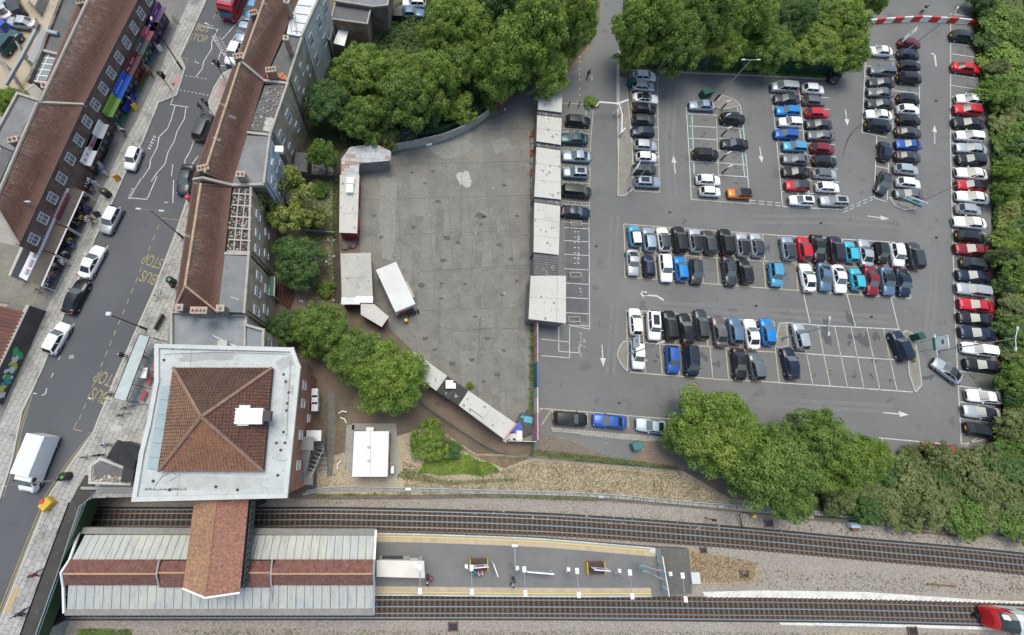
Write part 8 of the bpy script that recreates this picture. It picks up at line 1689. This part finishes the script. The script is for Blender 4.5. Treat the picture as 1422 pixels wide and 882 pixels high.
def person_set(kind):
    J = pose(kind); o = lambda k, dx=0, dy=0, dz=0: (J[k][0]+dx, J[k][1]+dy, J[k][2]+dz)
    nd = []; ed = []; ix = {}
    def nn(k, p, r, par=None):
        ix[k] = len(nd); nd.append((*p, r)); 
        if par: ed.append((ix[par], ix[k]))
    nn('pel', J['pel'], (.13,.1)); nn('che', J['che'], (.15,.11), 'pel'); nn('nec', J['nec'], .055, 'che'); nn('hea', J['hea'], (.085,.1), 'nec'); nn('top', o('hea',dz=.12), .07, 'hea'); nn('nos', o('hea',dx=.1,dz=-.01), .018, 'hea')
    for s, sg in (('l',1),('r',-1)):
        nn('hp'+s, J['hp'+s], .085, 'pel'); nn('kn'+s, J['kn'+s], .058, 'hp'+s); nn('an'+s, J['an'+s], .038, 'kn'+s); nn('to'+s, J['to'+s], .035, 'an'+s)
        nn('sh'+s, J['sh'+s], .055, 'che'); nn('el'+s, J['el'+s], .042, 'sh'+s); nn('wr'+s, J['wr'+s], .028, 'el'+s); w_ = Vector(J['wr'+s]); e = Vector(J['el'+s]); d = (w_-e).normalized(); pm = w_+d*.07; nn('pm'+s, tuple(pm), (.035,.018), 'wr'+s)
        sd_ = d.cross(Vector((0,sg,0))).normalized() if abs(d.y) < .9 else Vector((1,0,0))
        for k in range(4): nn('f%d'%k+s, tuple(pm+d*(.075-.012*abs(k-1.4))+sd_*(k-1.5)*.02+Vector((0,-sg*.015,0))), .008, 'pm'+s)
        nn('th'+s, tuple(w_+d*.045+sd_*.045), .009, 'wr'+s)
    body = skin_mesh('body', nd, ed, SKIN)
    tr = skin_mesh('trousers', [(*J['pel'],(.145,.115))]+[(*J[k],r) for k, r in (('hpl',.1),('knl',.073),('anl',.06),('hpr',.1),('knr',.073),('anr',.06))], [(0,1),(1,2),(2,3),(0,4),(4,5),(5,6)], flat('trousers', (.03,.035,.06), .8))
    ja = skin_mesh('jacket', [(J['pel'][0],0,J['pel'][2]+.04,(.15,.12)), (*J['che'],(.165,.125)), (J['nec'][0],0,J['nec'][2]-.04,(.07,.07))]+[(*J[k],r) for k, r in (('shl',.07),('ell',.058),('wrl',.045),('shr',.07),('elr',.058),('wrr',.045))], [(0,1),(1,2),(1,3),(3,4),(4,5),(1,6),(6,7),(7,8)], flat('jacket', (.1,.1,.1), .8))
    ha = skin_mesh('hair', [(*o('hea',dx=-.03,dz=.03),(.095,.1)), (*o('hea',dx=-.015,dz=.11),(.085,.08)), (*o('hea',dx=-.06,dz=-.05),(.06,.07))], [(0,1),(0,2)], HAIRS[0])
    sh_ = []
    for s in ('l','r'): a, t_ = Vector(J['an'+s]), Vector(J['to'+s]); sh_.append(skin_mesh('shoe', [(*(a-Vector((.04,0,.03))),.05), (*t_,.045)], [(0,1)], BLK))
    return body, tr, ja, ha, sh_
PS = {k: person_set(k) for k in ('standing','walking','sitting')}
CM = {}
def cmat(c):
    if c not in CM: CM[c] = flat('cloth_%d' % len(CM), c, .85)
    return CM[c]
def person(x, y, kind, heading, top, bottom, label, z0=ZS+.13, hair=0, dark=False, k=1.0):
    c = P(x, y, z0+.5); t = thing('person', label, 'person', (c.x, c.y, z0), R(heading)); t.scale = (k,k,k); b, tr, ja, ha, sh_ = PS[kind]
    o = link('body', b, t, (0,0,0)); 
    if dark: setmat(o, SKIN2)
    setmat(link('trousers', tr, t, (0,0,0)), cmat(bottom)); setmat(link('jacket', ja, t, (0,0,0)), cmat(top)); setmat(link('hair', ha, t, (0,0,0)), HAIRS[hair])
    for s in sh_: link('shoe', s, t, (0,0,0))
def chair(x, y, hd, k_, z0=ZS+.13):
    c = P(x, y, z0+.4); t = thing('cafe_chair', 'dark pavement chair under %s' % k_, 'chair', (c.x, c.y, z0), R(hd), 'chairs along the awnings'); link('seat', MB().box((0,0,.44), (.42,.42,.05)).mesh('seat', BLK), t, (0,0,0)); link('backrest', MB().box((-.2,0,.68), (.04,.42,.4)).mesh('backrest', BLK), t, (0,0,0))
    for sx_ in (-.18,.18):
        for sy_ in (-.18,.18): link('leg', MB().box((sx_,sy_,.21), (.03,.03,.42)).mesh('leg', BLK), t, (0,0,0))
BLKC, WHC, BLU, RDC, PNK, GRC, NVY, TAN_, YLC, KHA = (.02,.02,.022), (.65,.65,.65), (.02,.1,.45), (.45,.03,.04), (.55,.08,.2), (.15,.16,.17), (.02,.03,.07), (.35,.25,.17), (.6,.5,.05), (.12,.12,.07)
SIT = [(117,252,PNK,'pink top at the head of the awnings'),(121,257,WHC,'white top beside the pink-topped one'),(124,263,BLKC,'black jacket north of the awnings'),(119,274,TAN_,'tan top at the first awning'),(120,290,BLU,'bright blue jacket at the first awning'),(115,292,BLKC,'black clothes beside the bright blue jacket'),(114,303,YLC,'yellow top at the first awning'),(106,306,GRC,'grey top behind the yellow one'),
       (107,312,KHA,'olive jacket between first and second awning'),(101,327,BLKC,'black jacket at the second awning'),(98,334,YLC,'yellow-green patterned shirt at the second awning'),(101,339,BLU,'blue trousers and shirt at the second awning'),(90,341,NVY,'navy top under the second awning'),(91,352,WHC,'white shirt at the third awning'),(85,357,GRC,'grey jumper at the third awning'),
       (84,366,NVY,'dark blue jacket with stretched legs'),(78,374,BLKC,'black hoodie near the end of the awnings'),(74,385,RDC,'red top near the south end of the awnings'),(71,390,BLU,'blue jeans jacket at the last table'),(66,395,WHC,'white shirt at the last table'),(108,297,BLKC,'dark coat tucked behind the yellow top')]
for k, (x, y, c_, lb) in enumerate(SIT): chair(x, y, rt.uniform(0,360), 'the person in '+lb); person(x, y, 'sitting', rt.uniform(-90,90), c_, [NVY,BLKC,GRC][k % 3], 'person sitting in '+lb, hair=k % 3, dark=k % 4 == 1, k=1.08)
for x, y, kd, a, tp, bt, lb in ((128,254,'standing',0,WHC,BLU,'person in a white top and blue jeans standing at the north end of the awnings'),(137,258,'walking',-60,(.4,.5,.6),WHC,'person in pale blue walking away from the awnings'),(92,366,'walking',-30,WHC,TAN_,'person in white and tan stepping out from the third awning'),(172,184,'walking',70,WHC,BLKC,'dark-haired person in white walking near the green shop'),
    (146,240,'walking',-70,BLU,WHC,'person in a blue top beside the pale pavement sign'),(130,306,'walking',200,(.25,.1,.06),BLKC,'person in rust and black by the silver hatchback'),(210,103,'standing',0,RDC,BLKC,'person in a red coat by the western traffic light'),(206,98,'standing',90,TAN_,WHC,'person in tan beside the red coat'),(186,144,'standing',10,BLKC,GRC,'person in black beside the blue stall'),
    (125,308,'standing',0,WHC,WHC,'person all in white by the white lamp post'),(203,518,'sitting',180,WHC,(.5,.55,.6),'person in white sitting in the bus shelter'),(200,495,'standing',180,BLKC,NVY,'person in black standing in the bus shelter'),(173,494,'standing',0,BLKC,BLKC,'person in dark clothes at the kerb side of the shelter'),(151,618,'standing',0,(.45,.5,.7),GRC,'person in pale blue beside the black kiosk'),
    (157,548,'standing',0,TAN_,KHA,'person in tan at the lower end of the shelter'),(52,797,'walking',60,(.3,.02,.05),BLKC,'person in a dark red coat walking over the bridge'),(28,852,'walking',240,(.5,.55,.65),GRC,'person in pale grey at the bottom of the bridge pavement'),(34,850,'walking',60,BLKC,NVY,'person in black behind the pale grey walker'),(141,632,'standing',90,BLKC,BLKC,'person in black left of the kiosk'),
    (243,399,'standing',0,BLKC,BLKC,'person in black at the east pavement bin'),(280,152,'walking',60,BLKC,GRC,'person in black crossing near the eastern traffic light')):
    person(x, y, kd, a, tp, bt, lb, hair=rt.randrange(3), dark=rt.random() < .3, k=1.06)
person(816,105,'walking',60,BLKC,NVY,'person in dark clothes walking up the access lane',.05); person(700,155,'standing',0,WHC,GRC,'person in white beside the pink wall end',.05)

for x, y, kd, tp, bt, lb in ((594,800,'standing',BLKC,BLKC,'person in black beside the cream waiting room roof'),(593,808,'standing',(.5,.5,.5),BLKC,'person in grey and black below the first black-clad one'),(599,802,'standing',PNK,NVY,'person in pink on the platform'),(660,797,'sitting',(.03,.3,.5),GRC,'person in turquoise on the first platform bench'),(667,797,'sitting',WHC,(.35,.05,.06),'person in white and red on the first platform bench'),
    (712,803,'standing',BLKC,BLKC,'person in black under the camera mast'),(710,811,'standing',(.4,.45,.55),NVY,'person in pale blue and navy on the platform below the mast')): person(x, y, kd, rt.uniform(0,360), tp, bt, lb, ZP, rt.randrange(2), k=1.06)

# motor scooter with rider beyond the barrier
p = P(1281, 14, .05); t = thing('motor_scooter', 'white and black motor scooter leaning beyond the red and white barrier', 'scooter', p, R(45))
for s in (-.6,.6): link('wheel', MB().tube([(s,-.07,.28),(s,.07,.28)], .28, 12).mesh('wheel', TYRE), t, (0,0,0))
b = MB(); b.tube([(-.8,0,.6),(-.5,0,.75),(-.1,0,.6),(.2,0,.35),(.5,0,.7),(.6,0,1.0)], [.12,.22,.18,.12,.16,.08], 8); link('body', b.mesh('body', WPAINT, smooth=True), t, (0,0,0)); link('saddle', MB().box((-.35,0,.95), (.7,.3,.12)).mesh('saddle', BLK), t, (0,0,0)); link('handlebar', MB().tube([(.5,-.35,1.05),(.5,.35,1.05)], .03, 5).mesh('handlebar', BLK), t, (0,0,0))
person(1283,12,'sitting',45,BLKC,WHC,'person in black sitting on the motor scooter', .4)
person(522,16,'standing',0,NVY,NVY,'person in dark purple standing by the orange brick wall', .05)
